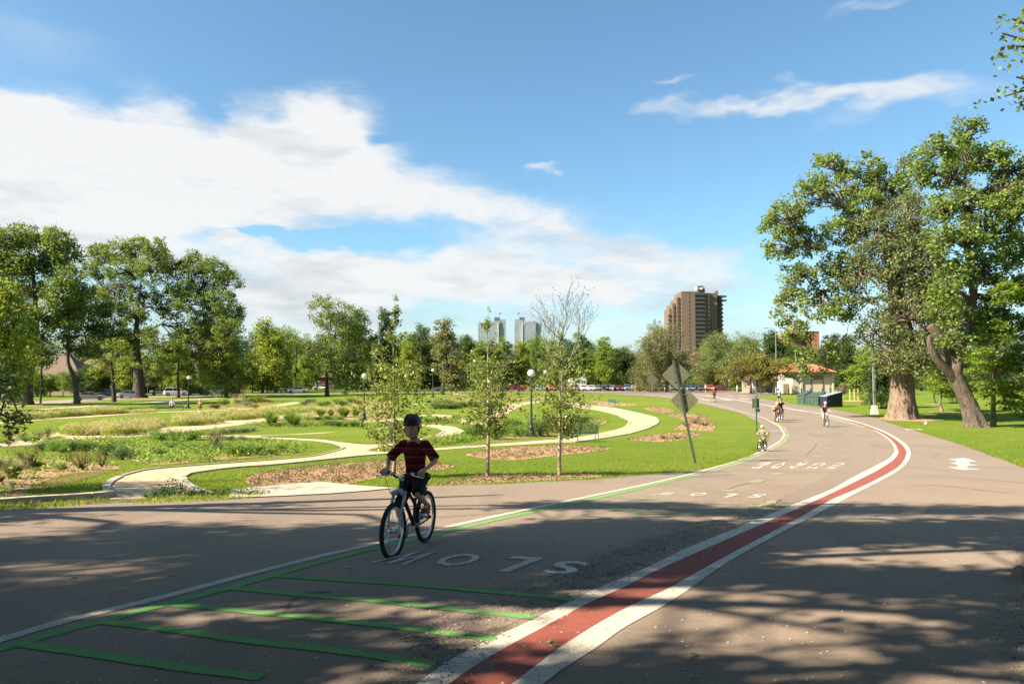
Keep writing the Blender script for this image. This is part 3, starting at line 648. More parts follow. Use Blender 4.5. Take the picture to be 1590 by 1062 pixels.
def tree_meshes(name, trunk, trad, lobes, nper, leaf, clump_r, lpc, twig=.035, flat=.75, limb_r=.3, hollow=.45, attach=.55, aspect=.62, droop=0., sides=9, inner=True, bare=False, up=.25):
    """trunk: list of points (local), trad: radii; lobes: (x,y,z,rx,ry,rz). returns (trunk mesh, crown mesh)"""
    mb = MB(); T = [np.array(p, float) for p in trunk]; zt = T[-1][2]; Pl = []
    if sides >= 14:      # furrowed bark and root flare as real relief on the biggest trunks
        k = 64; tt = np.linspace(0, len(T)-1.001, 46); ph = rng.uniform(0, 6.28, 6); vs = []
        for t_ in tt:
            j = int(t_); f = t_-j; f2 = f*f*(3-2*f); c = T[j]*(1-f)+T[j+1]*f; r = trad[j]*(1-f2)+trad[j+1]*f2; z = c[2]
            for m_ in range(k):
                a = 2*math.pi*m_/k; fl = max(0, 1-z/1.6); q_ = 1+.10*fl*math.sin(5*a+ph[0])+.07*fl*math.sin(9*a+ph[1])+.045*math.sin(2*a+ph[2]+z*.3)+.030*abs(math.sin(11*a+ph[3]+.9*math.sin(z*1.3)))-.020+.022*math.sin(23*a+ph[4]+1.5*math.sin(z*2.1))+.012*math.sin(z*5+3*a)
                vs.append((c[0]+r*q_*math.cos(a), c[1]+r*q_*math.sin(a), z))
        mb.add(vs, [(i*k+m_, i*k+(m_+1) % k, (i+1)*k+(m_+1) % k, (i+1)*k+m_) for i in range(len(tt)-1) for m_ in range(k)])
    else: mb.tube([tuple(p) for p in trunk], trad, sides)
    vol = [l[3]*l[4]*l[5] for l in lobes]; mv = sum(v**.66 for v in vol)/len(vol)
    z38 = T[0][2]+(zt-T[0][2])*.38; cand = []
    for k in range(1, len(T)):
        for f in (.25, .5, .75, 1.):
            p_ = T[k-1]*(1-f)+T[k]*f
            if p_[2] >= z38: cand.append((p_, trad[k-1]*(1-f)+trad[k]*f, 0.))
    order = sorted(range(len(lobes)), key=lambda i: min(np.linalg.norm(np.array(lobes[i][:3])-c[0]) for c in cand))
    for li in order:
        l = lobes[li]; c = np.array(l[:3]); r = np.array(l[3:6]); tgt = c+np.array([0, 0, -.15*r[2]])
        def cost(cd):
            v = tgt-cd[0]; L = np.linalg.norm(v)+1e-6; return L+.45*cd[2]+(.8*L if v[2] < -.1*L else 0)+(.35*L if v[2]/L > .93 and cd[2] == 0 else 0)
        a, ra, pl_ = min(cand, key=cost); d_ = float(np.linalg.norm(tgt-a))
        r0 = min(ra*.72, limb_r*max(trad)*.9+.03, .025+.075*math.sqrt(d_+.35*pl_)); limb = branch_pts(a, tgt, sag=.10, wob=.10, n=7)
        lr = [r0*(1-.78*i/6) for i in range(7)]; mb.tube(limb, lr, 7, False)
        for m_ in range(2, 7): cand.append((limb[m_], lr[m_]+.01, pl_+d_*m_/6))
        n = max(4, int(nper*(vol[li]**.66)/mv)); d = unit(n); rad = rng.uniform(hollow, 1, n)**.6
        d[:, 2] = d[:, 2]*.95+.08; C = c+d*rad[:, None]*r
        for j in range(n):
            k0 = rng.integers(3, 7); tw = branch_pts(limb[k0], C[j], sag=.05, wob=.09, n=4)
            mb.tube(tw, [twig*1.6, twig*1.1, twig*.7, twig*.35], 3, False)
            if bare or rng.random() < .3:
                for q2 in range(6 if bare else 2):
                    e = C[j]+(unit(1)[0]*.9+d[j]*.9+np.array([0, 0, .3]))*clump_r*.9; mb.tube([tw[2], (tw[2]+e)/2+rng.normal(size=3)*.08*clump_r, e], [twig*.5, twig*.35, twig*.18], 3, False)
        m = int(lpc)
        Q = rng.normal(size=(n, m, 3))*.5; ql = np.linalg.norm(Q, axis=2, keepdims=True); Q = Q/np.maximum(1, ql/1.0); Q[:, :, 2] *= flat
        cr = clump_r*rng.uniform(.6, 1.3, (n, 1, 1)); Q = Q*cr
        if droop: Q[:, :, 2] -= rng.uniform(0, 1, (n, m))**1.5*droop*(rng.random((n, 1)) < .7)
        Pl.append((C[:, None, :]+Q).reshape(-1, 3))
    P = np.concatenate(Pl)
    return mb.mesh(name+'_trunk', True, False), leaf_mesh(name+'_crown', P, leaf, aspect, up)
def tree(name, label, loc, meshes, mbark, mleaf, rotz=0, group=None, scale=1.):
    t = thing(name, label, 'tree', loc, rotz, group, scale)
    obj('trunk', meshes[0], mbark, t); obj('crown', meshes[1], mleaf, t); return t

def blob_lobes(H, W, n, zlo, top=.86, seed=0, shape='round'):
    r = np.random.default_rng(seed); out = []
    for i in range(n):
        a = 2*math.pi*(i+r.uniform(-.3, .3))*.381966*2.6; t = (i+.5)/n
        z = zlo*H + (top*H-zlo*H)*t
        if shape == 'round': env = math.sin(math.pi*min(.95, .22+.72*t))
        elif shape == 'cone': env = 1.02-.85*t
        elif shape == 'col': env = .75+.2*math.sin(math.pi*t)
        elif shape == 'spread': env = .55+.6*math.sin(math.pi*min(1, .15+.75*t))
        rr = W/2*env*r.uniform(.45, .62); s = W*(.24 if shape != 'col' else .3)*r.uniform(.8, 1.15)*(1.1-.25*t)
        out.append((math.cos(a)*rr, math.sin(a)*rr, z, s, s, s*(.8 if shape != 'col' else 1.5)))
    s = W*.19; out.append((r.uniform(-.4, .4), r.uniform(-.4, .4), H*.9, s, s, H*.1))
    return out
def simple_trunk(H, r, top=.72, lean=0., seed=0, flare=1.7):
    q = np.random.default_rng(seed); a = q.uniform(0, 6.28); pts = []; rad = []
    for i in range(8):
        t = i/7; z = -.3+(H*top+.3)*t
        pts.append((lean*H*t*math.cos(a)+q.normal()*.012*H*(i > 1), lean*H*t*math.sin(a)+q.normal()*.012*H*(i > 1), z)); rad.append(r*(flare if i == 0 else (1-.75*t)))
    pts.insert(1, (pts[0][0], pts[0][1], .35)); rad.insert(1, r*1.12)
    return pts, rad
PROTO = {}
def proto(kind, v):
    k = (kind, v)
    if k in PROTO: return PROTO[k]
    sd = 100*len(PROTO)+v
    if kind == 'round':   H, W = 14, 12; tr = simple_trunk(H, .28, .7, .02, sd); L = blob_lobes(H, W, 17, .14, .84, sd); a = dict(nper=18, leaf=.40, clump_r=1.15, lpc=44, limb_r=.2)
    elif kind == 'elm':   H, W = 20, 20; tr = simple_trunk(H, .48, .62, .03, sd); L = blob_lobes(H, W, 21, .2, .86, sd, 'spread'); a = dict(nper=17, limb_r=.2, leaf=.42, clump_r=1.25, lpc=42, hollow=.55)
    elif kind == 'poplar': H, W = 14, 5; tr = simple_trunk(H, .2, .85, .0, sd); L = blob_lobes(H, W, 10, .12, .85, sd, 'col'); a = dict(nper=16, leaf=.32, clump_r=.65, lpc=44)
    elif kind == 'cone':  H, W = 12, 6; tr = simple_trunk(H, .2, .85, 0, sd); L = blob_lobes(H, W, 13, .14, .84, sd, 'cone'); a = dict(nper=16, leaf=.28, clump_r=.7, lpc=48, hollow=.6)
    elif kind == 'willow': H, W = 14, 15; tr = simple_trunk(H, .35, .62, .05, sd); L = blob_lobes(H, W, 17, .14, .82, sd); a = dict(nper=20, limb_r=.2, leaf=.36, clump_r=1.0, lpc=52, droop=1.6, aspect=.35, up=.0)
    elif kind == 'dome':  H, W = 7, 10; tr = simple_trunk(H, .17, .5, 0, sd); L = blob_lobes(H, W, 13, .38, .82, sd); a = dict(nper=17, leaf=.25, clump_r=.75, lpc=46)
    elif kind == 'small': H, W = 7, 6; tr = simple_trunk(H, .13, .7, 0, sd); L = blob_lobes(H, W, 10, .32, .84, sd); a = dict(nper=14, leaf=.22, clump_r=.55, lpc=42)
    elif kind == 'airy':  H, W = 15, 12; tr = simple_trunk(H, .25, .75, .03, sd); L = blob_lobes(H, W, 15, .18, .88, sd); a = dict(nper=15, limb_r=.2, leaf=.36, clump_r=.95, lpc=26, hollow=.6)
    m = tree_meshes(kind, tr[0], tr[1], L, **a)
    zs = np.empty(len(m[1].vertices)*3, np.float32); m[1].vertices.foreach_get('co', zs); zs = zs.reshape(-1, 3)
    PROTO[k] = (m, np.percentile(zs[:, 2], 99.6), np.percentile(np.abs(zs[:, :2]), 98)*2); return PROTO[k]
def put_tree(kind, v, px, base, top, width, leafk, bark, label, Y=None, name='tree', group=None, rot=None):
    """base/top/width in photo pixels; Y overrides the distance when the foot is hidden"""
    m, h0, w0 = proto(kind, v)
    if Y is None: p = at(px, base)
    else: d = px_dir(px, 593); x = Y*d.x/d.y; p = Vector((x, Y, G(x, Y)))
    topz = at_d(px, top, p.y).z; H = topz-p.z; W = width/F*p.y
    return tree(name, label, p, m, bark, LM[leafk], rng.uniform(0, 6.28) if rot is None else rot, group, (W/w0, W/w0, H/h0))

def lobe_tree(name, label, px, base, trunk_px, trad, lobes_px, bark, leafk, Y=None, dep=.8, seed=0, lobe_off=None, **kw):
    """a tree whose limbs and crown masses are measured off the photograph, each with its own depth"""
    q = np.random.default_rng(seed); o = at(px, base) if Y is None else None
    if o is None: d = px_dir(px, 593); o = Vector((Y*d.x/d.y, Y, G(Y*d.x/d.y, Y)))
    tp = []
    for i, t in enumerate(trunk_px):
        w = at_d(t[0], t[1], o.y+(t[2] if len(t) > 2 else 0))-o; tp.append((w.x, w.y, w.z if i else min(w.z, -.25)))
    L = []; W = max(l[0] for l in lobes_px)-min(l[0] for l in lobes_px); W = W*o.y/F
    for i, l in enumerate(lobes_px):
        dy = (l[4] if len(l) > 4 else q.uniform(-.32, .32)*W*dep); w = at_d(l[0], l[1], o.y+dy)-o; s = (o.y+dy)/F
        rx, rz = l[2]*s, l[3]*s; L.append((w.x, w.y, w.z, rx, (rx+rz)/2*1.05, rz))
    m = tree_meshes(name, tp, trad, L, **kw); return tree(name, label, o, m, bark, LM[leafk])

# ---- two giant cottonwoods at the right
c1 = lobe_tree('cottonwood_tree', 'giant old cottonwood with the thickest trunk, right behind the grey lamp mast', 1399, 650,
    [(1400,652),(1400,640),(1401,610),(1400,570),(1398,520),(1392,460),(1385,400),(1372,340),(1360,290)], [1.55,1.2,1.02,.98,1.02,.62,.38,.2,.05],
    [(1222,338,34,29),(1262,300,29,29),(1290,258,26,26),(1305,300,29,31),(1212,385,26,22),(1250,375,34,28),(1195,352,17,15),(1240,430,29,26),(1222,470,19,21),(1275,470,34,28),(1305,420,36,34),(1232,515,21,22),(1216,492,14,12),(1250,548,10,38),(1284,556,9,34),(1306,480,26,22),(1305,360,33,28),(1348,262,26,24),(1375,290,31,29),(1340,330,38,36)],
    M_barkL, 'cotton', seed=3, nper=24, leaf=.23, clump_r=.60, lpc=52, twig=.05, limb_r=.5, hollow=.5, attach=.5, sides=16, aspect=.8, droop=.25)
# the duller sprouting mass round the same trunk
c1b = tree_meshes('inner', [(0, 0, 3), (0, 0, 8), (-.3, 0, 14)], [.6, .5, .2], [((x-1399)/17.6, dy, (650-y)/17.6, rx/17.6, rx/17.6, ry/17.6) for x, y, rx, ry, dy in
    [(1345,380,42,46,-3),(1395,350,40,44,-2),(1330,440,38,44,-2.5),(1385,430,46,48,-4),(1430,410,36,44,0),(1375,500,44,40,-4.5),(1425,490,36,42,-3),(1405,545,38,32,-4.2),(1362,556,30,30,-3),(1435,545,26,26,-2),(1348,516,30,34,-2),(1460,470,30,40,0),(1395,560,40,24,-4.4),(1440,440,36,36,-1),(1480,500,28,30,1),(1470,540,24,18,1),(1418,330,28,32,0),(1440,385,28,32,1),(1425,268,20,22,0),(1400,290,24,24,1)]],
    nper=38, leaf=.20, clump_r=.7, lpc=66, twig=.04, hollow=.5, aspect=.7, droop=.5)
for nm, me, mt in (('sprout_branches', c1b[0], M_barkL), ('inner_crown', c1b[1], LM['cotton2'])): obj(nm, me, mt, c1)
c2 = lobe_tree('cottonwood_tree', 'leaning cottonwood with a forked trunk bending left over the lawn, right of the giant one', 1516, 663,
    [(1518,665),(1514,654),(1506,632),(1494,605),(1482,580),(1490,540),(1508,490),(1512,440),(1500,380),(1496,310),(1500,250)], [.95,.72,.60,.53,.50,.42,.34,.28,.2,.13,.05],
    [(1502,205,22,22),(1500,245,29,24),(1452,238,27,22),(1430,270,20,20),(1475,275,29,25),(1540,248,29,25),(1572,262,24,29),(1555,300,34,29),(1510,320,34,29),(1462,325,25,22),(1590,320,29,34),(1545,360,35,30),(1500,375,32,29),(1460,375,24,25),(1585,395,30,30),(1530,420,35,30),(1482,430,29,27),(1570,450,30,25),(1495,485,30,25),(1540,495,29,22),(1460,490,22,25),(1625,280,30,42),(1630,380,30,42),(1480,530,20,17),(1470,455,22,22)],
    M_bark, 'cotton', seed=8, nper=25, leaf=.23, clump_r=.62, lpc=52, twig=.05, limb_r=.55, hollow=.5, attach=.6, sides=14, aspect=.8, droop=.2)
# the broken second stem of the leaning tree
mb = MB(); o = at(1516, 663); w = lambda x, y, d=0: tuple(at_d(x, y, o.y+d)-o)
mb.tube([w(1484,590), w(1468,572,-.3), w(1452,555,-.5), w(1444,535,-.6), w(1442,522,-.6)], [.36,.32,.26,.22,.14], 10)
mb.tube([w(1484,590,.2), w(1476,560,.3), w(1462,530,.3), w(1450,512,.2), w(1444,506,.2)], [.50,.46,.40,.36,.30], 10)
mb.build('broken_stem', M_bark, c2, True)
lobe_tree('maple_tree', 'bright green maple with pale slim trunk at the right edge of the lawn', 1542, 661,
    [(1542,662),(1542,655),(1542,630),(1543,600),(1546,560),(1550,500),(1555,450)], [.3,.2,.17,.15,.12,.09,.05],
    [(1530,480,24,22,-1.0),(1560,460,28,22,-3.5),(1590,450,26,24,0.0),(1515,520,18,22,-2.0),(1545,520,28,24,-2.5),(1580,510,30,26,-1.0),(1520,560,20,22,-3.5),(1555,565,30,24,0.0),(1592,560,28,26,-2.0),(1540,605,24,18,-2.5),(1575,610,28,20,-1.0),(1605,600,24,24,-3.5),(1590,640,20,14,0.0),(1560,630,18,10,-2.0),(1625,500,30,40,-2.5),(1630,600,30,40,-1.0)],
    M_barkL, 'maple', seed=5, nper=34, leaf=.20, clump_r=.62, lpc=52, twig=.025, flat=.35, up=.9)

# ---- two big elms on the left
lobe_tree('elm_tree', 'massive elm at the far left with open branches high over the lane', 40, 629,
    [(40,631),(40,622),(41,600),(46,570),(52,530),(55,480),(52,430),(50,400)], [1.3,.95,.8,.7,.52,.38,.22,.05],
    [(18,372,30,23),(55,368,28,19),(88,375,25,20),(-8,395,30,25),(105,400,21,20),(28,410,34,25),(70,412,34,25),(112,432,21,20),(0,440,32,28),(45,450,30,23),(92,455,28,23),(125,462,21,20),(20,485,30,25),(70,495,30,23),(-12,480,28,30),(110,495,25,20),(40,525,28,20),(-10,530,32,28),(20,560,28,23),(60,555,23,18),(-20,580,34,28),(12,592,21,18)],
    M_barkD, 'elm', seed=12, nper=44, leaf=.36, clump_r=1.0, lpc=42, twig=.06, limb_r=.5, hollow=.45, attach=.6)
lobe_tree('elm_tree', 'wide spreading elm whose flared trunk hides the front of a pale car', 216, 618,
    [(216,620),(216,612),(216,595),(215,575),(212,545),(212,510),(215,470),(220,430)], [2.0,1.2,.98,.85,.65,.45,.26,.05],
    [(160,395,25,19),(188,392,28,20),(215,385,23,18),(240,386,18,18),(246,402,21,18),(150,420,23,20),(195,420,32,23),(235,425,28,23),(270,415,23,20),(300,410,23,19),(330,418,23,19),(352,440,23,23),(318,438,28,23),(280,445,25,20),(178,455,30,25),(225,460,28,20),(300,470,30,23),(340,470,28,23),(362,492,16,23),(150,475,28,25),(195,490,34,25),(262,480,23,20),(322,500,30,23),(355,515,23,23),(165,520,30,23),(205,528,28,20),(290,515,28,20),(310,535,28,23),(345,545,25,25),(235,520,21,15),(330,570,18,20),(270,545,21,15)],
    M_barkD, 'elm', seed=21, nper=44, leaf=.36, clump_r=.95, lpc=42, twig=.06, limb_r=.5, hollow=.45, attach=.5)
lobe_tree('linden_tree', 'dark slender tree with a crooked trunk between the two big elms', 120, 627,
    [(120,628),(119,618),(118,600),(114,582),(106,565),(104,540),(108,510)], [.6,.42,.36,.3,.26,.2,.1],
    [(130,470,26,18),(110,490,26,18),(145,495,26,18),(95,515,24,18),(130,520,30,18),(160,515,20,18),(110,545,22,12),(145,545,24,14),(170,485,20,16)], M_bark, 'dark', seed=2, nper=20, leaf=.34, clump_r=.95, lpc=40)
lobe_tree('linden_tree', 'young pale green tree in front of the dark grey four by four', 177, 624,
    [(177,625),(177,615),(176,600),(175,585),(172,565),(176,545)], [.45,.32,.28,.24,.16,.08],
    [(160,560,20,12),(185,550,20,12),(175,575,22,10),(200,570,18,12),(150,580,16,10),(195,590,16,8),(176,535,18,10)], M_barkD, 'bright', seed=4, nper=18, leaf=.30, clump_r=.8, lpc=34, flat=.5)
lobe_tree('linden_tree', 'small spring green tree beside the left lamp post', 277, 617,
    [(277,618),(277,608),(277,595),(276,580),(278,560)], [.4,.26,.22,.18,.1],
    [(262,560,18,11),(290,556,20,11),(276,545,20,11),(255,578,18,9),(280,575,20,9),(302,572,16,10),(246,565,14,10)], M_barkD, 'bright', seed=6, nper=18, leaf=.30, clump_r=.8, lpc=36, flat=.5)
# more individual trees along the street and beyond it (kind, variant, px, foot, top, width, leaf, bark, label, distance)
T = [('round',0,-14,632,428,118,'bright',M_barkD,'yellow green tree cut off by the left picture edge, below the massive elm',92,'linden_tree'),
 ('willow',0,352,608,478,96,'elm',M_barkD,'dark weeping tree hanging over the two parked cars right of the wide elm',150,'weeping_tree'),
 ('round',1,408,608,498,74,'bright',M_barkD,'rounded light green tree just left of the signal mast',178,'linden_tree'),
 ('airy',0,452,606,508,70,'bright',M_barkD,'light green tree behind the green street-name sign',215,'linden_tree'),
 ('elm',0,508,612,462,122,'elm',M_barkD,'tall dense tree standing alone right of the signal masts',150,'elm_tree'),
 ('round',2,560,607,484,66,'dark',M_barkD,'dark shaded tree tucked behind the tall dense one',190,'elm_tree'),
 ('poplar',0,594,606,482,40,'dark',M_barkD,'narrow upright tree behind the first young pear tree',150,'poplar_tree'),
 ('round',0,632,606,532,44,'bright',M_bark,'low leafy tree partly hidden by the first young pear tree',180,'linden_tree'),
 ('round',1,655,606,506,52,'dark',M_barkD,'dark rounded tree left of the olive cone-shaped one',210,'linden_tree'),
 ('cone',0,688,606,496,56,'olive',M_barkD,'olive cone-shaped tree left of the two glass towers',140,'conical_tree'),
 ('round',2,722,605,522,46,'dark',M_barkD,'dark tree low at the left foot of the glass towers',230,'linden_tree'),
 ('poplar',1,746,606,530,34,'poplar',M_bark,'light green poplar below the left glass tower',185,'poplar_tree'),
 ('poplar',2,778,606,524,38,'poplar',M_bark,'light green poplar directly behind the globe lamp by the bench',190,'poplar_tree'),
 ('poplar',0,806,606,532,34,'bright',M_bark,'yellowish poplar below the right glass tower',190,'poplar_tree'),
 ('airy',1,834,606,520,46,'poplar',M_bark,'loose light tree between the right glass tower and the bare tree',200,'poplar_tree'),
 ('round',0,866,606,546,60,'olive',M_bark,'low olive tree under the bare branching tree',215,'linden_tree'),
 ('poplar',1,902,604,518,44,'poplar',M_bark,'tall light tree behind the white camper van',200,'poplar_tree'),
 ('cone',1,938,606,524,38,'maple',M_barkD,'bright green spire-like tree behind the parked pick-up',195,'poplar_tree'),
 ('round',1,966,604,540,56,'dark',M_barkD,'dark rounded tree between the green spire and the olive willow',215,'linden_tree'),
 ('airy',0,996,604,546,44,'olive',M_bark,'sparse brownish tree left of the olive willow',240,'linden_tree'),
 ('willow',1,1036,606,506,106,'olive',M_barkD,'big olive willow at the left foot of the brick tower block',165,'willow_tree'),
 ('airy',1,1020,604,500,46,'olive',M_barkG,'thin half-leafed treetop poking out left of the olive willow',190,'willow_tree'),
 ('round',2,1078,604,548,52,'bud',M_bark,'brownish budding tree right behind the diamond signs',220,'linden_tree'),
 ('willow',0,1122,605,518,88,'willow',M_bark,'pale green willow at the foot of the brick tower block',200,'willow_tree'),
 ('willow',2,1160,604,518,84,'willow',M_bark,'pale green willow right of the brick tower block',215,'willow_tree'),
 ('round',0,1198,603,516,60,'dark',M_barkD,'dark tree behind the tall thin street light',235,'linden_tree'),
 ('round',1,1232,603,542,58,'dark',M_barkD,'dark tree rising behind the red tiled roof',230,'linden_tree'),
 ('dome',0,1166,612.2,547,100,'orange',M_barkD,'bronze coloured crab apple spreading over the shelter roof',None,'crabapple_tree'),
 ('dome',1,1104,606,572,34,'orange',M_bark,'small bronze leafed tree behind the maroon car',200,'crabapple_tree'),
 ('willow',1,1262,603,555,60,'willow',M_bark,'light willow tree behind the red roof, left part',210,'willow_tree'),
 ('cone',0,1292,603,520,52,'conifer',M_barkD,'dark conifer right of the red roofed hut',225,'conifer_tree'),
 ('round',2,1322,604,522,56,'dark',M_barkD,'dark tree on the lake shore behind the staked saplings',180,'linden_tree'),
 ('round',0,1352,606,540,70,'maple',M_barkD,'bright leafy tree left of the giant trunk at the back',140,'linden_tree'),
 ('round',1,1369,634,556,58,'dark',M_barkD,'dark leafed tree between lamp mast and giant trunk',None,'linden_tree'),
 ('small',0,1462,639,560,84,'maple',M_barkL,'small bright green tree on the lawn seen under the leaning stems',None,'linden_tree'),
 ('small',1,1452,626,578,54,'maple',M_barkD,'second small tree just behind the small bright green one',None,'linden_tree'),
 ('round',2,1430,603,560,60,'dark',M_barkD,'far dark tree seen right of the giant trunk',190,'linden_tree'),
 ('round',0,1500,603,552,70,'dark',M_barkD,'far dark tree on the lake shore behind the leaning trunk',200,'linden_tree'),
 ('elm',0,1560,603,500,110,'dark',M_barkD,'large dark background tree at the right edge behind the maple',170,'elm_tree'),
 ('small',0,1309,619,596,20,'bud',M_barkY,'thin sapling in a mulch ring nearest the hut',None,'sapling')]
for (k, v, x, b, t, w, lf, bk, lb, Y, nm) in T: put_tree(k, v, x, b, t, w, lf, bk, lb, Y, nm)
# background belt behind the houses and the car park: every crown a tree of its own
belt = [(-60,250,520),(-20,250,500),(30,260,520),(75,270,526),(110,260,520),(150,270,515),(190,280,520),(235,270,518),(275,280,520),(318,290,514),(360,280,520),(395,300,516),(432,280,512),(470,300,520),(505,300,524),(540,290,522),(575,300,526),(610,290,524),(640,300,520),(675,320,524),(705,300,520),(735,320,531),(765,310,534),(795,320,536),(825,310,532),(855,320,528),(885,310,530),(915,330,534),(950,320,538),(985,330,545),(1015,320,548),(1055,330,544),(1092,320,540),(1130,330,528),(1165,330,526),(1200,320,524),(1235,330,536),(1268,320,545),(1300,330,535),(1335,320,540),(1370,330,540),(1410,310,545),(1450,320,548),(1490,320,540),(1530,310,535),(1575,300,530),(1620,290,520),(1680,280,520)]
kinds = [('round',0),('willow',1),('round',1),('airy',0),('elm',0),('round',2),('poplar',1),('willow',0)]
lfs = ['elm','olive','dark','willow','maple','dark','poplar','elm','olive']
lbl = ['behind the left houses', 'beyond the signal masts', 'beyond the car park', 'on the far lake shore']
for i, (x, Y, t) in enumerate(belt):
    k, v = kinds[(i*5) % 8]; zone = 0 if x < 330 else 1 if x < 660 else 2 if x < 1240 else 3
    n = sum(1 for (a, _, _) in belt[:i] if (0 if a < 330 else 1 if a < 660 else 2 if a < 1240 else 3) == zone)
    put_tree(k, v, x, 600, t, rng.uniform(58, 84), lfs[(i*7) % 9], M_barkD, f'{ORD[n]} tree from the left in the tree line {lbl[zone]}', Y, 'background_tree', 'trees of the far tree line')

low = [(58,150,578),(78,152,580),(98,150,577),(136,158,566),(160,160,560),(186,158,556),(240,160,552),(262,166,560),(288,160,556),(312,168,560),(338,172,548),(372,172,552),(392,180,548),(415,186,556),(436,190,548),(470,196,552),(492,204,556),(520,200,560),(545,206,556),(572,200,560),(600,206,552),(622,204,556),(646,206,560),(668,210,552),(700,212,556),(-10,150,560),(14,154,566),(118,160,574),(712,206,560),(730,210,566),(760,214,560),(790,216,566),(812,214,560),(850,216,562),(880,216,556),(925,216,560),(952,218,562),(980,218,566),(1006,218,562),(1068,218,560),(1098,216,562),(1205,216,560),(1225,216,556)]
for i, (x, Y, t) in enumerate(low):
    k, v = (('round', 0), ('small', 0), ('dome', 1), ('round', 1), ('willow', 1))[i % 5]; r_ = sum(1 for a in low if (a[0] < x) and ((a[0] < 330) == (x < 330)) and ((a[0] < 720) == (x < 720)))
    put_tree(k, v, x, 600, t, rng.uniform(34, 46), ['bright', 'maple', 'elm', 'dark', 'poplar', 'elm', 'dark'][i % 7], M_barkD, f'{ORD[r_]} low tree from the left {"before the left houses" if x < 330 else "before the brick houses" if x < 720 else "along the back of the car park"}', Y, 'low_tree', 'low trees along the street and car park')

# ---- the bare branching tree right of the glass towers
def bare_tree(H, r0, seed):
    q = np.random.default_rng(seed); mb = MB(); tips = []
    def grow(p, d, L, r, lev):
        n = 5; pts = [p]; rad = [r]; dd = d.copy()
        for i in range(n): dd = dd+q.normal(size=3)*.10; dd[2] += .05; dd /= np.linalg.norm(dd); p = p+dd*L/n; pts.append(p); rad.append(r*(1-.5*(i+1)/n))
        mb.tube(pts, [max(x_, .016) for x_ in rad], 7 if lev < 2 else 4 if lev < 4 else 3, False)
        if lev >= 7 or rad[-1] < .007: tips.append(p); return
        for j in range(4 if lev < 2 else 3):
            a = q.normal(size=3); a -= dd*a.dot(dd); a /= np.linalg.norm(a); sp = q.uniform(.32, .70) if j else .2
            grow(p if j < 2 else pts[3], dd*math.cos(sp)+a*math.sin(sp), L*q.uniform(.66, .86), rad[-1]*(.86 if j == 0 else .74), lev+1)
    grow(np.array([0, 0, -.3]), np.array([0., 0, 1]), H*.235, r0, 0)
    tips = np.array(tips); P = (tips[:, None, :]+q.normal(size=(len(tips), 4, 3))*.35).reshape(-1, 3)
    return mb.mesh('bare_trunk', False, False), leaf_mesh('bare_crown', P, .17)
bt = bare_tree(17, .42, 5); zz = max(v.co.z for v in bt[0].vertices); p = at(872, 611)
s = (at_d(872, 436, p.y).z-p.z)/zz; tree('bare_tree', 'tall tree with almost bare branches right of the glass towers', p, bt, M_barkG, LM['haze'], 1.0, None, (s*1.08, s*1.08, s))
bt2 = bare_tree(9, .1, 9); zz = max(v.co.z for v in bt2[0].vertices)
for x, b, t, lb in ((1262, 608, 575, 'leafless little tree in front of the hut wall'),):
    p = at(x, b); s = (at_d(x, t, p.y).z-p.z)/zz; tree('sapling', lb, p, bt2, M_barkG, LM['bud'], .4, None, (s*.8, s*.8, s))

# ---- the three young pear trees in the near lawn
def pear(H, seed, crown0=.28, W=1.1, nl=3400, cone=1.):
    q = np.random.default_rng(seed); mb = MB(); pts = []; x = y = 0.
    for i in range(13):
        t = i/12; pts.append((x, y, -.05+(H+.05)*t)); x += q.normal()*.012*H/4; y += q.normal()*.012*H/4
    rad = [.052, .045]+[.043*max(0, 1-i/9.)**1.1+.005 for i in range(11)]; mb.tube(pts, rad, 9)
    P = np.array(pts); C = []; nb = 46
    for i in range(nb):
        t = crown0+(.93-crown0)*(i/nb)**1.25; k = t*12; j = int(k); a = P[j]*(1-k+j)+P[min(12, j+1)]*(k-j); an = i*2.4+q.uniform(-.4, .4)
        u_ = (t-crown0)/(1-crown0); env = W*(min(1, .72+u_*1.6) if u_ < .38 else max(.06, 1.0-2.3*(u_-.38)))*q.uniform(.45, 1.1)+.04
        
        if u_ > .55 and q.random() < .6: continue
        e = a+np.array([math.cos(an)*env, math.sin(an)*env, q.uniform(.25, .6)*env+.12]); b = branch_pts(a, e, -.06, .05, 5)
        mb.tube(b, [.016*(1-t*.5), .013, .009, .006, .003], 4, False)
        for m in range(1, 5): C.append((b[m], (.10 if u_ < .6 else .05)+.13*env*(1-.12*m)))
        for s in range(3):
            q0 = b[q.integers(1, 4)]; e2 = q0+(unit(1)[0]*.6+np.array([0, 0, .35]))*.28*(env+.1); mb.tube([q0, (q0+e2)/2+q.normal(size=3)*.02, e2], [.006, .005, .002], 3, False); C.append((e2, .10)); C.append(((q0+e2)/2, .09))
    [C.append((P[j_]*(1-f_)+P[min(12, j_+1)]*f_+q.normal(size=3)*.03, .055)) for j_ in (8, 9, 10, 11, 12) for f_ in (.1, .5, .9)]
    cc = np.array([c for c, _ in C]); rr = np.array([r for _, r in C]); w = rr**1.1; idx = q.choice(len(C), nl, p=w/w.sum()); L = cc[idx]+q.normal(size=(nl, 3))*rr[idx][:, None]*.62
    return mb.mesh('pear_trunk', True, False), leaf_mesh('pear_crown', L, .075, .62, .1)
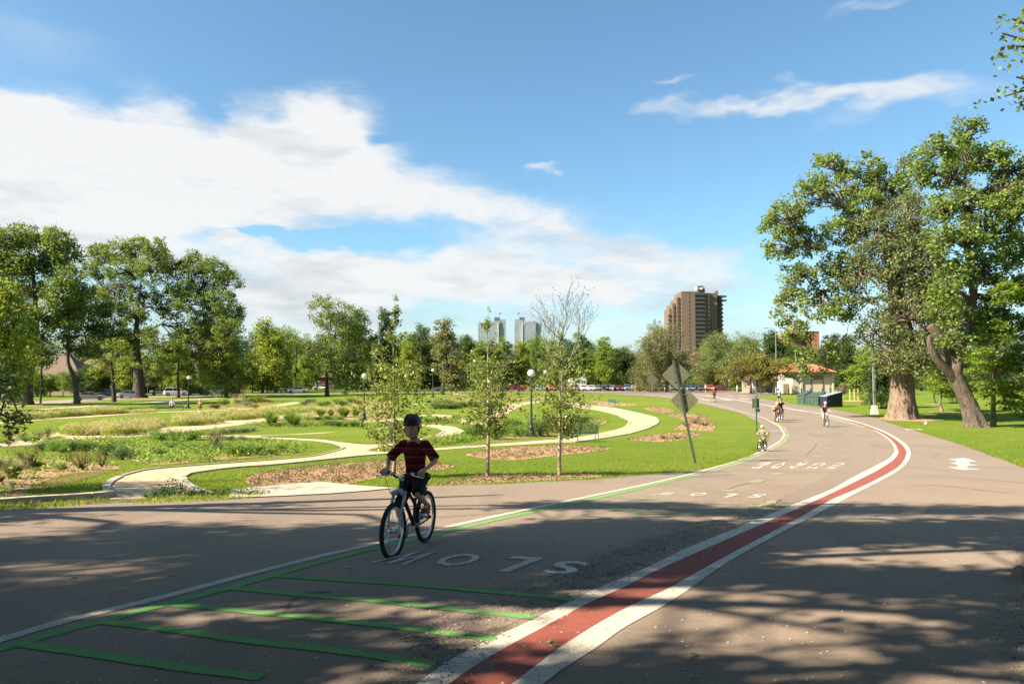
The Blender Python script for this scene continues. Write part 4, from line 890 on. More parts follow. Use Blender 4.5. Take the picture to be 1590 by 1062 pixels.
for (x, b, t, sd, W, nl, c0, lb) in ((757, 739.5, 481, 1, 1.0, 2700, .25, 'young pear tree with straight pale trunk, middle of the three in the near lawn'),
    (868.5, 739.5, 505, 2, 1.05, 2900, .26, 'young pear tree standing just left of the park bench'), (611, 741, 462, 3, 1.25, 4600, .14, 'fullest young pear tree, right behind the helmet of the boy')):
    p = at(x, b); H = at_d(x, t, p.y).z-p.z; m = pear(H, sd, c0, W, nl)
    tree('pear_tree', lb, p, m, M_barkY, LM['pear'], 0, 'young pear trees in the near lawn')

# ---- trees beside and behind the camera: their shade lies over the near road; some only added to block sky light
def in_view(x, y, z, m=.5):
    if y < .3: return False
    X = x/y; Z = (z-EYE)/y; k = m/y
    return abs(X) < .6625+k and -.5 < Z < .51+k
sd = np.array(sdir); tr_pos = [(-9.5, 3.6), (-15, 8.5), (-5.0, -5.5), (-17, -3.), (9.5, -2.5), (2., -8.)]
def shade_wanted(x, y):
    edge = 12.2 + .35*math.sin(x*1.3) - (1.0 if x < -2 else 0)*.2
    if y > edge or y < -2.: return 0
    if x > 9.5: return .0 if x > 14 else .75
    return 1
holes = [(-3.2, 10.2, 4.2, .42), (-4.5, 11.3, 3.8, .5), (-6.3, 9.2, 2.0, .25), (-1.6, 11.4, 4.0, .55), (.6, 4.9, 1.2, .18), (2.2, 5.4, .8, .3), (4.1, 8.2, 1.1, .14), (6.2, 7.8, 1.2, .12), (-2.6, 5.6, 1.0, .1), (-.8, 4.3, 1.4, .13), (3.2, 4.5, 1.0, .15), (5.6, 5.6, 1.2, .15), (1.6, 6.3, .8, .16), (7.6, 6.2, 1.5, .25), (4.6, 6.9, .9, .12), (-3.6, 6.9, 1.0, .12), (8.4, 9.3, 1.5, .2), (4.8, 10.6, 1.6, .2)]
_ph = np.random.default_rng(5).uniform(0, 6.28, (9, 2)); _fr = [(.35, 1.3), (.5, 2.1), (.22, .9), (.8, 2.9), (.3, 3.7), (1.1, 4.4), (.6, 1.7), (.15, 2.6), (.9, 3.3)]
def pat(x, y):
    s = sum(math.sin(a*x+p[0]+.7*math.sin(.4*x+p[1]))*math.cos(b*y+p[1]+.25*x) for (a, b), p in zip(_fr, _ph)); return .5+.5*s/2.6
cl = [[] for _ in tr_pos]; tries = 0; q = np.random.default_rng(11)
while sum(map(len, cl)) < 2300 and tries < 90000:
    tries += 1; gx = q.uniform(-16, 14); gy = q.uniform(-2, 12.6)
    if q.random() > shade_wanted(gx, gy): continue
    if pat(gx, gy) < (.0 if (-3. < gx < 2.2 and 6.6 < gy < 9.4) else .35): continue
    if any(abs(gx-a)/c < 1 and abs(gy-b)/(d+.22) < math.sqrt(max(0, 1-((gx-a)/c)**2)) for a, b, c, d in holes): continue
    h = q.uniform(5.5, 13.5); p = np.array([gx, gy, G(gx, gy)])+sd*(h/sd[2])
    if in_view(*p, m=.9): continue
    i = min(range(len(tr_pos)), key=lambda i: (p[0]-tr_pos[i][0])**2+(p[1]-tr_pos[i][1])**2)
    dd = math.hypot(p[0]-tr_pos[i][0], p[1]-tr_pos[i][1])
    if dd > 11.5: continue
    cl[i].append(p)
for k_ in range(1700):  # overhead leaf clumps of two added trees, there to darken the shade below
    p = np.array([q.uniform(-5, 15), q.uniform(-13, 6.5), q.uniform(8.5, 14)])
    g_ = p-sd*(p[2]/sd[2])
    if in_view(*p, m=.9) or (g_[0] < 8.5 and g_[1] > 1.5): continue
    i = 4 if math.hypot(p[0]-9.5, p[1]+2.5) < math.hypot(p[0]-2, p[1]+8) else 5
    if math.hypot(p[0]-tr_pos[i][0], p[1]-tr_pos[i][1]) < 9.5: cl[i].append(p)
sl = ['old shade tree beside the road left of the viewpoint, casting the dappled shade', 'shade tree at the verge further left, overhanging the near road', 'shade tree just behind the viewpoint', 'shade tree behind and left of the viewpoint', 'broad unseen tree added to block sky light, to the right behind the viewpoint', 'broad unseen tree added to block sky light, straight behind the viewpoint']
for i, (tx, ty) in enumerate(tr_pos):
    if not cl[i]: continue
    base = np.array([tx, ty, G(tx, ty)]); C = np.array(cl[i])-base; H = 8.; mb = MB()
    tp = [(0, 0, -.2), (0, 0, .4), (.1, 0, 2.), (.1, .1, 4.), (.0, .1, 6.), (.1, 0, 8.5), (.1, .1, 11.5)]; mb.tube(tp, [.55, .4, .34, .3, .26, .2, .08], 10)
    # limbs by compass sector
    secs = {}
    for c in C: secs.setdefault((int((math.atan2(c[1], c[0])+math.pi)/(2*math.pi)*9) % 9, int(c[2] > 8.5)), []).append(c)
    for s in secs.values():
        S = np.array(s); m = S.mean(0); z0 = min(10., max(2.4, m[2]*.55)); limb = branch_pts((.1, .05, z0), m, .08, .05, 6); mb.tube(limb, [.14, .12, .10, .08, .06, .04], 6, False)
        for c in S: j = int(np.argmin([np.linalg.norm(l-c) for l in limb])); mb.tube(branch_pts(limb[j], c, .03, .06, 3), [.03, .02, .01], 3, False)
    lp = np.random.default_rng(i).normal(size=(len(C), 90, 3))*.27*np.array([1, 1, .7]); P = (C[:, None, :]+lp).reshape(-1, 3)
    W = P+base; bad = (W[:, 1] > .3) & (np.abs(W[:, 0]/np.maximum(W[:, 1], .3)) < .69) & ((W[:, 2]-EYE)/np.maximum(W[:, 1], .3) < .54); P = P[~bad]
    tree('shade_tree', sl[i], tuple(base), (mb.mesh('shade_trunk', True, False), leaf_mesh('shade_crown', P, .16, .75)), M_bark, LM['shade'])
for x, y, h_, lb in ((9, -6, 15, 'tall unseen tree added to block sky light, behind the viewpoint to the right'), (1, -14, 17, 'tall unseen tree added to block sky light, well behind the viewpoint'), (15.5, 1.5, 14, 'unseen tree added to block sky light, right of the viewpoint beside the road'), (-12, -12, 16, 'unseen tree added to block sky light, far behind the viewpoint to the left')):  # unseen trees added round the camera to keep sky light off the road
    m, h0, w0 = proto('elm', 0); tree('sky_block_tree', lb, (x, y, G(x, y)), m, M_bark, LM['shade'], rng.uniform(0, 6), None, (13/w0, 13/w0, h_/h0))
# tree left of the frame whose low branches hang into the picture, and one on the right
def edge_tree(label, pos, H, low, leaf, m, seed, nlow=70):
    q = np.random.default_rng(seed); base = Vector((pos[0], pos[1], G(*pos))); mb = MB(); mb.tube([(0, 0, -.2), (0, 0, .5), (.05, 0, H*.4), (0, .1, H*.9)], [.3, .22, .16, .05], 10); C = []
    for i in range(120):
        a = q.uniform(0, 6.28); r = H*.42*math.sqrt(q.uniform(.1, 1)); c = np.array([r*math.cos(a), r*math.sin(a), H*q.uniform(.45, 1.0)])
        if in_view(*(c+np.array(base)), m=2.6): continue
        mb.tube(branch_pts((0, 0, max(1.2, c[2]*.6)), c, .1, .05, 4), [.05, .035, .02, .01], 4, False); C += [c+q.normal(size=3)*.4 for _ in range(4)]
    ks = []
    for path in low:
        pp = [np.array(at_d(x, y, Y)-base) for x, y, Y in path]; mb.tube([np.array((0, 0, max(.8, pp[0][2]*.8)))]+pp, [.05]+[.03*(1-.8*i/len(pp)) for i in range(len(pp))], 5, False)
        for i in range(nlow):
            k = q.uniform(0.15, len(pp)-1.001); j = int(k); c = pp[j]*(1-k+j)+pp[j+1]*(k-j); ks.append(c+q.normal(size=3)*np.array([.16, .3, .13]))
    P = np.concatenate([(np.array(C)[:, None, :]+q.normal(size=(len(C), 30, 3))*.28).reshape(-1, 3), (np.array(ks)[:, None, :]+q.normal(size=(len(ks), 8, 3))*.07).reshape(-1, 3)])
    return tree('overhanging_tree', label, base, (mb.mesh('oh_trunk', True, False), leaf_mesh('oh_crown', P, leaf, .7, .3)), M_bark, LM[m])
edge_tree('tree whose dark leafy twigs hang in at the left picture edge', (-12.6, 14.), 5.5, [[(-90,560,14),(-30,580,14),(10,600,14),(28,640,14)], [(-80,590,14),(-20,600,14.3),(6,625,14),(-4,660,14)], [(-60,570,13.6),(0,590,13.6),(30,598,13.6)], [(-40,620,14),(-5,640,14.),(30,655,14),(52,656,14)], [(-60,540,14.5),(-10,585,14.5),(12,575,14.5)]], .085, 'dark', 31, 26)
edge_tree('tree reaching two leafy branch ends in at the top right corner', (14.2, 12.), 9.0, [[(1690,90,12),(1630,60,12),(1590,62,12),(1556,52,12)], [(1630,70,12),(1600,40,12),(1572,30,12)], [(1640,85,12),(1600,75,12),(1578,72,12)], [(1700,160,12),(1640,140,12),(1600,138,12),(1560,150,12)], [(1640,140,12),(1600,125,12),(1578,120,12)], [(1650,150,12),(1610,150,12),(1582,160,12)]], .085, 'elm', 32, 9)
# ================================================================ BUILDINGS
def P(name, col, **k): return mat(name, col, **k)
M_brick = ground_mat('brown_brick', [(None, 0, 0, (.138, .098, .078)), (.25, .4, .6, (.155, .110, .088)), (3, .5, .6, (.12, .085, .067))], bump=.2, bscale=3)
M_brick2 = ground_mat('orange_brick', [(None, 0, 0, (.30, .155, .09)), (1, .4, .6, (.26, .13, .075))], bump=.1)
M_dark = P('dark_metal', (.03, .032, .035), rough=.5)
M_rail = P('balcony_rail', (.055, .05, .048), rough=.6)
M_slab = P('balcony_slab', (.20, .17, .15), rough=.8)
M_glassd = P('dark_glass', (.03, .04, .05), rough=.12, spec=.8)
M_win = P('window_glass', (.06, .075, .09), rough=.1, spec=.9)
M_frame = P('window_frame', (.45, .42, .38), rough=.6)
M_stucco = ground_mat('cream_stucco', [(None, 0, 0, (.50, .43, .34)), (.8, .4, .65, (.46, .39, .31)), (12, .5, .7, (.52, .46, .37))], bump=.2, bscale=20)
M_stuccow = P('white_wall', (.60, .58, .54), rough=.8)
M_tile = ground_mat('terracotta_tiles', [(None, 0, 0, (.40, .135, .085)), (1.2, .4, .65, (.35, .11, .07)), (9, .5, .6, (.46, .19, .12))], bump=.4, bscale=12)
M_tiled = P('dark_tile_rib', (.12, .05, .04), rough=.8)
M_roofd = P('shelter_roof', (.11, .055, .05), rough=.8, col2=(.08, .04, .04), scale=3)
M_wood = P('weathered_wood', (.26, .20, .14), rough=.85, col2=(.18, .14, .10), scale=6)
M_green_m = P('green_metal', (.03, .085, .065), rough=.45)
M_bin = P('green_steel', (.035, .065, .052), rough=.6, col2=(.05, .085, .07), scale=3)
M_binb = P('navy_steel', (.022, .026, .045), rough=.45)
M_binlid = P('grey_lid', (.22, .26, .32), rough=.4)
M_grey = P('galvanised_steel', (.32, .33, .33), rough=.45, metal=.6)
M_greyb = P('concrete_foot', (.45, .44, .42), rough=.9)

def facing(o, X):  # world x at px for depth
    return X
def bx(mb, x0, x1, y0, y1, z0, z1): mb.box(((x0+x1)/2, (y0+y1)/2, (z0+z1)/2), (x1-x0, y1-y0, z1-z0)); return mb
# --- brick tower block
YT = 560.; S = F/YT
X = lambda px: (px-795)/S
Zt = lambda py: EYE+(593-py)/S
tw = thing('apartment_tower', 'tall brown brick apartment tower with dark balcony stacks and stepped left wing', 'building', (X(1085), YT, 0))
ox = X(1085)
def TB(name, boxes, m, parent=tw, tag_=None):
    mb = MB()
    for b in boxes: bx(mb, b[0]-ox, b[1]-ox, b[2], b[3], b[4], b[5])
    return mb.build(name, m, parent)
TB('wall', [(X(1059), X(1080.6), 0, 24, -1, Zt(452.5))], M_brick)
TB('wall', [(X(1080.4), X(1096), 2.4, 24, -1, Zt(453))], M_brick)
TB('wall', [(X(1095.8), X(1120), 9.2, 26, -1, Zt(453))], M_brick)
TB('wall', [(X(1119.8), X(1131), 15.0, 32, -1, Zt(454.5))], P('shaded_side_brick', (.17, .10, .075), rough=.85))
for a, b, t, dy in ((1053, 1059.2, 462, 2.2), (1047, 1053.2, 470, 4.4), (1043, 1047.2, 477, 6.6)): TB('stepped_wing', [(X(a), X(b), dy, 26, -1, Zt(t))], M_brick)
TB('penthouse', [(X(1087), X(1096), 6, 16, Zt(453), Zt(448)), (X(1096), X(1101), 9.4, 16, Zt(453), Zt(444))], M_brick)
TB('plant_room', [(X(1087.5), X(1096), 5.6, 14, Zt(448), Zt(442.6))], P('pale_louvre', (.42, .46, .48), rough=.4))
TB('plant_room_frame', [(X(1087.2), X(1087.9), 5.2, 5.6, Zt(448.3), Zt(442)), (X(1095.6), X(1096.3), 5.2, 5.6, Zt(448.3), Zt(442)), (X(1087.2), X(1096.3), 5.2, 5.6, Zt(442.6), Zt(442)), (X(1087.2), X(1096.3), 5.2, 5.6, Zt(448.4), Zt(447.8))], M_dark)
TB('chimney', [(X(1119.4), X(1123.4), 12, 15, Zt(454), Zt(448))], M_brick)
TB('parapet', [(X(1058.8), X(1080.8), -.15, .15, Zt(453), Zt(452))], M_slab)
TB('parapet', [(X(1095.9), X(1120.1), 9.0, 9.25, Zt(453.6), Zt(452.4))], M_slab)
storey = 3.02; nfl = 20
mbal = None
def balcony(x0, x1, y0, depth, z, first=None):
    global mbal
    w = x1-x0
    mb = MB(); bx(mb, -w/2, w/2, -depth, 0, 0, .22)
    bx(mb, -w/2, w/2, -depth, -depth+.08, .25, 1.2)
    bx(mb, -w/2, -w/2+.08, -depth+.08, 0, .25, 1.2); bx(mb, w/2-.08, w/2, -depth+.08, 0, .25, 1.2)
    key = (round(w, 1), round(depth, 1))
    if key not in BALS: BALS[key] = mb.mesh('balcony')
    o = obj('balcony', BALS[key], M_rail, tw, ((x0+x1)/2-ox, y0, z)); return o
BALS = {}
winm = MB(); bx(winm, -.9, .9, -.06, .02, -.8, .8); WINM = winm.mesh('window')
slim = MB(); bx(slim, -.45, .45, -.06, .02, -.9, .9); SLIM = slim.mesh('window')
dw = MB(); bx(dw, -2.6, 2.6, -.05, .02, 0, 2.2); DW = dw.mesh('balcony_window')
for k in range(nfl):
    z = Zt(457.4)-k*storey
    if z < 12: break
    balcony(X(1081), X(1095.8), 2.3, 2.9, z-.3); obj('balcony_window', DW, M_glassd, tw, (X(1088.4)-ox, 2.35, z-.05))
    obj('window', SLIM, M_glassd, tw, (X(1071.8)-ox, -.02, z+.9))
    obj('window', SLIM, P('pale_curtain_window', (.35, .36, .36), rough=.3), tw, (X(1107)-ox, 9.15, z+.9))  # curtained panes in one even pale tone
    if k > 5: balcony(X(1107.5), X(1110.5), 9.2, 1.4, z-.3)
    balcony(X(1121), X(1131), 15.0, 2.2, z-.3)
    balcony(X(1131), X(1134.6), 19, 1.6, z-.3)
    if k < 2: balcony(X(1124), X(1137), 15.2, 3.2, z-.3)
    for a, dy, k0 in ((1056.2, 2.2, 1), (1050.5, 4.4, 3), (1045.3, 6.6, 5)):
        if k >= k0: obj('window', WINM, M_glassd, tw, (X(a)-ox, dy-.02, z+.6)); 
        if k >= k0: balcony(X(a-1.6), X(a+1.4), dy, .9, z-.4)
    if k >= 5: balcony(X(1040.6), X(1043), 7.4, 1.2, z-.3)
TB('side_glazing', [(X(1131), X(1131)+.1, 15.5, 31, 4, Zt(457))], M_glassd)

# --- two glass and concrete towers far away
def grid_mat(name, c1, c2, sx, sz):
    m = bpy.data.materials.new(name); m.use_nodes = True; nt = m.node_tree; L = nt.links.new; b = nt.nodes['Principled BSDF']; b.inputs['Roughness'].default_value = .35
    tc = N(nt, 'ShaderNodeTexCoord'); sp = N(nt, 'ShaderNodeSeparateXYZ'); L(tc.outputs['Object'], sp.inputs[0]); cb = N(nt, 'ShaderNodeCombineXYZ'); L(sp.outputs[0], cb.inputs[0]); L(sp.outputs[2], cb.inputs[1])
    t = N(nt, 'ShaderNodeTexBrick'); t.offset = 0; L(cb.outputs[0], t.inputs['Vector']); t.inputs['Scale'].default_value = 1; t.inputs['Brick Width'].default_value = sx; t.inputs['Row Height'].default_value = sz; t.inputs['Mortar Size'].default_value = .32; t.inputs['Bias'].default_value = 0
    t.inputs['Color1'].default_value = (*c1, 1); t.inputs['Color2'].default_value = (*[v*1.7 for v in c1], 1); t.inputs['Mortar'].default_value = (*c2, 1); L(t.outputs[0], b.inputs['Base Color']); return m
M_tow = grid_mat('hazy_tower_glazing', (.11, .135, .165), (.33, .36, .40), 2.6, 3.2); M_towp = P('tower_concrete', (.36, .37, .37), rough=.8); M_towd = P('tower_plant', (.07, .10, .11), rough=.7)  # blue-grey glass tone also carries the slight distance haze
def gtower(label, px0, parts, flag):
    Y = 1200.; S2 = F/Y; XX = lambda p: (p-795)/S2; ZZ = lambda p: EYE+(593-p)/S2
    t = thing('glass_tower', label, 'building', (XX(px0), Y, 0), 0, 'pair of glass towers on the skyline'); o = XX(px0)
    for (a, b, top, dy, mt, nm) in parts: mb = MB(); bx(mb, XX(a)-o, XX(b)-o, dy, dy+24, 0 if nm != 'plant_room' else ZZ(top+7), ZZ(top)); mb.build(nm, mt, t)
    mb = MB(); mb.tube([(XX(flag[0])-o, 8, ZZ(495)), (XX(flag[0])-o, 8, ZZ(485))], .18, 5); mb.build('flag_pole', M_towp, t)
    mb = MB(); x = XX(flag[0])-o; z = ZZ(flag[1]); mb.add([(x, 8, z+1.4), (x+2, 8.3, z+2.4), (x+4.2, 7.8, z+3.2), (x+3.6, 8, z+1), (x+1.8, 8.3, z-.2), (x-.5, 8, z-1.4)], [(0, 1, 4, 5), (1, 2, 3, 4)]); mb.build('flag', P('flag_cloth', (.30, .12, .12), rough=.8), t)
gtower('left one of the two pale glass towers on the skyline, lower step at its left', 764, [(742, 762, 501, 4, M_tow, 'wing'), (758, 776, 498.5, 0, M_tow, 'shaft'), (776, 785.6, 496, 2, M_tow, 'wing'), (767.4, 776, 492, 6, M_towd, 'plant_room'), (752, 757, 498.6, 8, M_towd, 'plant_room'), (771.5, 774.4, 502, -1, M_towp, 'stair_core')], (774.5, 487))
gtower('right one of the two pale glass towers on the skyline, taller step at its left', 820, [(799, 813, 496, 2, M_tow, 'wing'), (812, 832, 499.4, 0, M_tow, 'shaft'), (831, 841.5, 500.6, 3, M_tow, 'wing'), (806.6, 814.6, 492, 6, M_towd, 'plant_room'), (827.5, 833, 498, 8, M_towd, 'plant_room'), (809, 812, 503, -1, M_towp, 'stair_core')], (804, 487))

# --- orange brick block right
YB = 420.; S3 = F/YB; X3 = lambda p: (p-795)/S3; Z3 = lambda p: EYE+(593-p)/S3
bb = thing('brick_building', 'orange brick building with loggias rising over the trees left of the cottonwood', 'building', (X3(1248), YB, 0)); o3 = X3(1248)
for a, b, t, dy in ((1222.5, 1234, 517, 0), (1233.8, 1275, 514, 2), (1241.5, 1246.5, 507, 5)): mb = MB(); bx(mb, X3(a)-o3, X3(b)-o3, dy, dy+14, 0, Z3(t)); mb.build('wall', M_brick2, bb)
mb = MB(); bx(mb, X3(1221.8)-o3, X3(1234.2)-o3, -.4, 0, Z3(517.4), Z3(516.4)); bx(mb, X3(1234)-o3, X3(1275.6)-o3, 1.6, 2, Z3(514.4), Z3(513.4)); mb.build('cornice', M_frame, bb)
for k in range(5):
    for a in (1225, 1229.5): mb = MB(); bx(mb, X3(a)-o3, X3(a+2.8)-o3, -.08, .1, Z3(523+k*7), Z3(519+k*7)); mb.build('loggia', M_win, bb)
    for a in (1240, 1250, 1260, 1268): mb = MB(); bx(mb, X3(a)-o3, X3(a+2)-o3, 1.92, 2.1, Z3(523+k*7), Z3(519.5+k*7)); mb.build('window', M_win, bb)

# --- the hut with the tiled hip roof
hp = at(1258, 611.4); YH = hp.y; SH = F/YH
hut = thing('park_hut', 'small cream stucco hut with a terracotta hipped roof and a boarded door', 'building', hp, R(0))
hx = lambda p: (p-1258)/SH
hh = (611.4-578)/SH
def wall(name, a, b, y0, y1, z0, z1, m, par=hut): mb = MB(); bx(mb, a, b, y0, y1, z0, z1); return mb.build(name, m, par)
wall('wall', hx(1231), hx(1293), 0, 7.5, -.3, hh, M_stucco)
wall('wall', hx(1221.5), hx(1230.9), 2.6, 7.4, -.3, hh-.05, M_stuccow)
wall('corner_post', hx(1243), hx(1246), -.22, -.002, -.3, hh, M_stucco); wall('corner_post', hx(1292), hx(1294.5), -.15, .4, -.3, hh, M_stucco)
e = .75; y0, y1 = -1.0, 8.3; xl, xr = hx(1219.5), hx(1296.5); zr = hh+(578-560.5)/SH; xm0, xm1 = hx(1251), hx(1262); ym = 3.6
mb = MB(); mb.add([(xl, y0, hh+.12), (xr, y0, hh+.12), (xr, y1, hh+.12), (xl, y1, hh+.12), (xm0, ym, zr), (xm1, ym, zr), (xl, y0, hh-.02), (xr, y0, hh-.02), (xr, y1, hh-.02), (xl, y1, hh-.02)],
    [(0, 1, 5, 4), (1, 2, 5), (2, 3, 4, 5), (3, 0, 4), (6, 7, 1, 0), (7, 8, 2, 1), (8, 9, 3, 2), (9, 6, 0, 3), (9, 8, 7, 6)]); roof = mb.build('roof', M_tile, hut)
# tile courses as slim ridges
for i in range(34):
    x = xl+(xr-xl)*(i+.5)/34
    if x < xm0: t = (x-xl)/(xm0-xl)
    elif x > xm1: t = (xr-x)/(xr-xm1)
    else: t = 1
    a = Vector((x, y0, hh+.13)); b = Vector((x, y0+(ym-y0)*t, hh+.13+(zr-hh-.12)*t)); mb = MB(); mb.tube([a, b], .035, 4); mb.build('tile', M_tile, roof)
for a, b in ((1247.5, 1261), (1236, 1257)):
    mb = MB(); mb.tube([(hx(a-2), y0+.05, hh+.2), (hx(b), ym-.3, zr)], .07, 5); mb.build('roof_batten', M_tiled, roof)
mb = MB(); bx(mb, xl+.05, xr-.05, y0+.02, y0+.12, hh-.22, hh-.03); mb.build('fascia', M_dark, hut)
mb = MB(); mb.tube([(xm0, ym, zr+.02), (xm1, ym, zr+.02)], .12, 6); mb.build('ridge_tile', M_tile, hut)
mb = MB(); bx(mb, hx(1260.5), hx(1277.5), -.05, -.003, 0, hh-.55); mb.build('door', P('door_panel', (.47, .38, .29), rough=.8), hut)
mb = MB(); bx(mb, hx(1260.5), hx(1277.5), -.09, -.052, hh-1.45, hh-.6); mb.build('door_transom', P('brown_panel', (.20, .13, .09), rough=.7), hut)
mb = MB(); bx(mb, hx(1277.5), hx(1278.4), -.12, -.002, 0, hh-.5); mb.build('door_frame', M_tiled, hut); mb = MB(); bx(mb, hx(1259.8), hx(1260.5), -.12, -.002, 0, hh-.5); mb.build('door_frame', M_tiled, hut)
# wooden gate left of the hut
gt = thing('wooden_gate', 'weathered board gate standing between shelter and hut', 'gate', hp+Vector((hx(1226), 1.6, 0)))
for i in range(10): mb = MB(); bx(mb, -.58+i*.12, -.475+i*.12, 0, .03, 0, 1.9+.02*(i % 2)); mb.build('board', M_wood, gt)
mb = MB(); bx(mb, -.6, .6, .035, .07, .4, .5); bx(mb, -.6, .6, .035, .07, 1.4, 1.5); mb.build('rail', M_wood, gt)

# --- open picnic shelter
sp_ = at(1196, 610.6); SS = F/sp_.y; sh = thing('picnic_shelter', 'open picnic shelter with a low dark roof under the crab apple tree', 'shelter', sp_); sx = lambda p: (p-1196)/SS
zt = (610.6-589)/SS
mb = MB(); xl, xr = sx(1163), sx(1228); mb.add([(xl, -.8, zt), (xr, -.8, zt), (xr, 5, zt), (xl, 5, zt), (xl+2, 2, zt+1.1), (xr-1.2, 2, zt+.9), (xl, -.8, zt-.14), (xr, -.8, zt-.14), (xr, 5, zt-.14), (xl, 5, zt-.14)],
    [(0, 1, 5, 4), (1, 2, 5), (2, 3, 4, 5), (3, 0, 4), (6, 7, 1, 0), (7, 8, 2, 1), (8, 9, 3, 2), (9, 6, 0, 3), (9, 8, 7, 6)]); mb.build('roof', M_roofd, sh)
for p in (1172, 1176, 1187, 1200, 1211.5, 1224): mb = MB(); mb.box((sx(p), 0, zt/2-.1), (.26, .26, zt)); mb.build('post', M_dark, sh)
wall('back_wall', sx(1164), sx(1227), 4.6, 4.9, 0, zt-.15, M_stucco, sh); wall('side_panel', sx(1165.5), sx(1170), -.1, .1, 0, zt-.5, M_stuccow, sh)
mb = MB(); bx(mb, sx(1164), sx(1228), -1.2, 4.5, -.35, .02); mb.build('floor_slab', M_conc, sh)
kq = thing('information_kiosk', 'small kiosk lantern with grey cap at the left end of the shelter', 'kiosk', at(1170.5, 611.2)); mb = MB(); bx(mb, -.3, .3, -.3, .3, -.1, 1.9); mb.build('body', M_stuccow, kq); mb = MB(); mb.box((0, 0, 2.15), (.9, .9, .35), taper=.6); mb.build('cap', M_grey, kq)

# --- houses behind the left trees
M_shing = P('brown_shingles', (.15, .11, .088), rough=.9, col2=(.12, .09, .07), scale=1.5); M_shing2 = P('grey_shingles', (.22, .19, .17), rough=.9, col2=(.17, .15, .14), scale=1.5)
M_hb = P('red_house_brick', (.12, .045, .032), rough=.9, col2=(.09, .035, .026), scale=2); M_hw = P('beige_siding', (.26, .22, .17), rough=.8)
def house(px, Y, w, d, h, rh, label, mw, mr, rot=0.):
    dd = px_dir(px, 593); x = Y*dd.x/dd.y; t = thing('house', label, 'house', (x, Y, G(x, Y)), rot); hw, hd = w/2, d/2
    mb = MB(); bx(mb, -hw, hw, -hd, hd, -.5, h); mb.build('wall', mw, t)
    o = .5; mb = MB(); mb.add([(-hw-o, -hd-o, h-.05), (hw+o, -hd-o, h-.05), (hw+o, hd+o, h-.05), (-hw-o, hd+o, h-.05), (-hw*.45, 0, h+rh), (hw*.45, 0, h+rh)], [(0, 1, 5, 4), (1, 2, 5), (2, 3, 4, 5), (3, 0, 4), (3, 2, 1, 0)]); rf = mb.build('roof', mr, t)
    mb = MB(); bx(mb, hw*.3, hw*.3+.8, .8, 1.6, h+rh*.3, h+rh+.8); mb.build('chimney', M_hb, rf)
    n = max(2, int(w/3.6))
    for i in range(n):
        if i == n//2: mb = MB(); bx(mb, -.5, .5, -.08, .02, 0, 2.1); o2 = mb.build('door', M_dark, t, loc=(-hw+w*(i+.5)/n, -hd, 0)); continue
        fr = MB(); bx(fr, -.8, .8, -.06, .02, -.7, .7); f = fr.build('window', M_frame, t, loc=(-hw+w*(i+.5)/n, -hd, 1.6)); g = MB(); bx(g, -.68, .68, -.09, -.062, -.58, .58); g.build('pane', M_win, f)
    return t
house(72, 168, 22, 12, 3.2, 5.2, 'low house with a broad brown shingle roof behind the far left elm', M_hw, M_shing)
house(-10, 175, 16, 12, 3.4, 4.4, 'house with grey roof at the left picture edge behind trees', M_hb, M_shing2)
house(165, 178, 17, 12, 3.2, 4.6, 'house with brown roof behind the two big elms', M_hb, M_shing)
house(300, 190, 16, 12, 3.2, 4.2, 'brick bungalow with grey roof behind the parked white cars', M_hb, M_shing2)
house(400, 215, 14, 10, 3.4, 4.0, 'dark brick house in the shade left of the signal mast', M_hb, M_shing2)
house(482, 235, 18, 11, 3.6, 4.0, 'red brick house behind the white sedan', M_hb, M_shing)
house(715, 240, 26, 10, 2.8, 2.2, 'long low building left of the glass towers at tree level', M_hw, M_shing)
house(650, 238, 15, 10, 3.4, 4.0, 'brick house between the first young pear tree and the olive cone tree', M_hb, M_shing)

# ================================================================ STREET FURNITURE
M_iron = P('dark_green_iron', (.028, .040, .034), rough=.5); M_globe = P('opal_globe', (.80, .78, .74), rough=.25, spec=.5, col2=(.74, .72, .68), scale=2)
def lamp_post(H, label, p, group='globe lamp posts of the garden'):
    t = thing('street_lamp', label, 'lamp post', p, 0, group); k = H/3.9
    mb = MB(); mb.box((0, 0, .06), (.52, .52, .14)); mb.lathe([(.20, .12), (.205, .2), (.16, .28), (.15, .5), (.17, .54), (.12, .6), (.085, .7)], 10); mb.build('base', M_iron, t, True)
    mb = MB(); mb.lathe([(.075, .66), (.07, 1.2), (.062, 2.2), (.05, H-.62)], 10); mb.lathe([(.09, 1.0), (.095, 1.03), (.075, 1.08)], 10); mb.build('pole', M_iron, t, True)
    mb = MB(); mb.lathe([(.05, H-.64), (.09, H-.6), (.075, H-.52), (.12, H-.44), (.15, H-.40)], 12); mb.build('collar', M_iron, t, True)
    mb = MB(); mb.ball((0, 0, H-.21), (.215, .215, .215), 20, 14); mb.build('globe', M_globe, t, True); return t
for x, b, tp, lb in ((825, 678, 574, 'globe lamp post nearest the viewer, left of the park bench'), (565, 652, 580, 'globe lamp post left of the fullest young pear tree'),
    (672, 617, 573, 'globe lamp post rising behind the right side of the fullest young pear tree'), (847, 624.5, 575, 'small distant globe lamp post just right of the nearest one'), (292, 634, 584, 'globe lamp post at the left beside the seated man'),
    (1069, 609.6, 579, 'dark lamp post standing behind the diamond signs at the car park edge')):
    p = at(x, b); lamp_post(at_d(x, tp, p.y).z-p.z, lb, p)
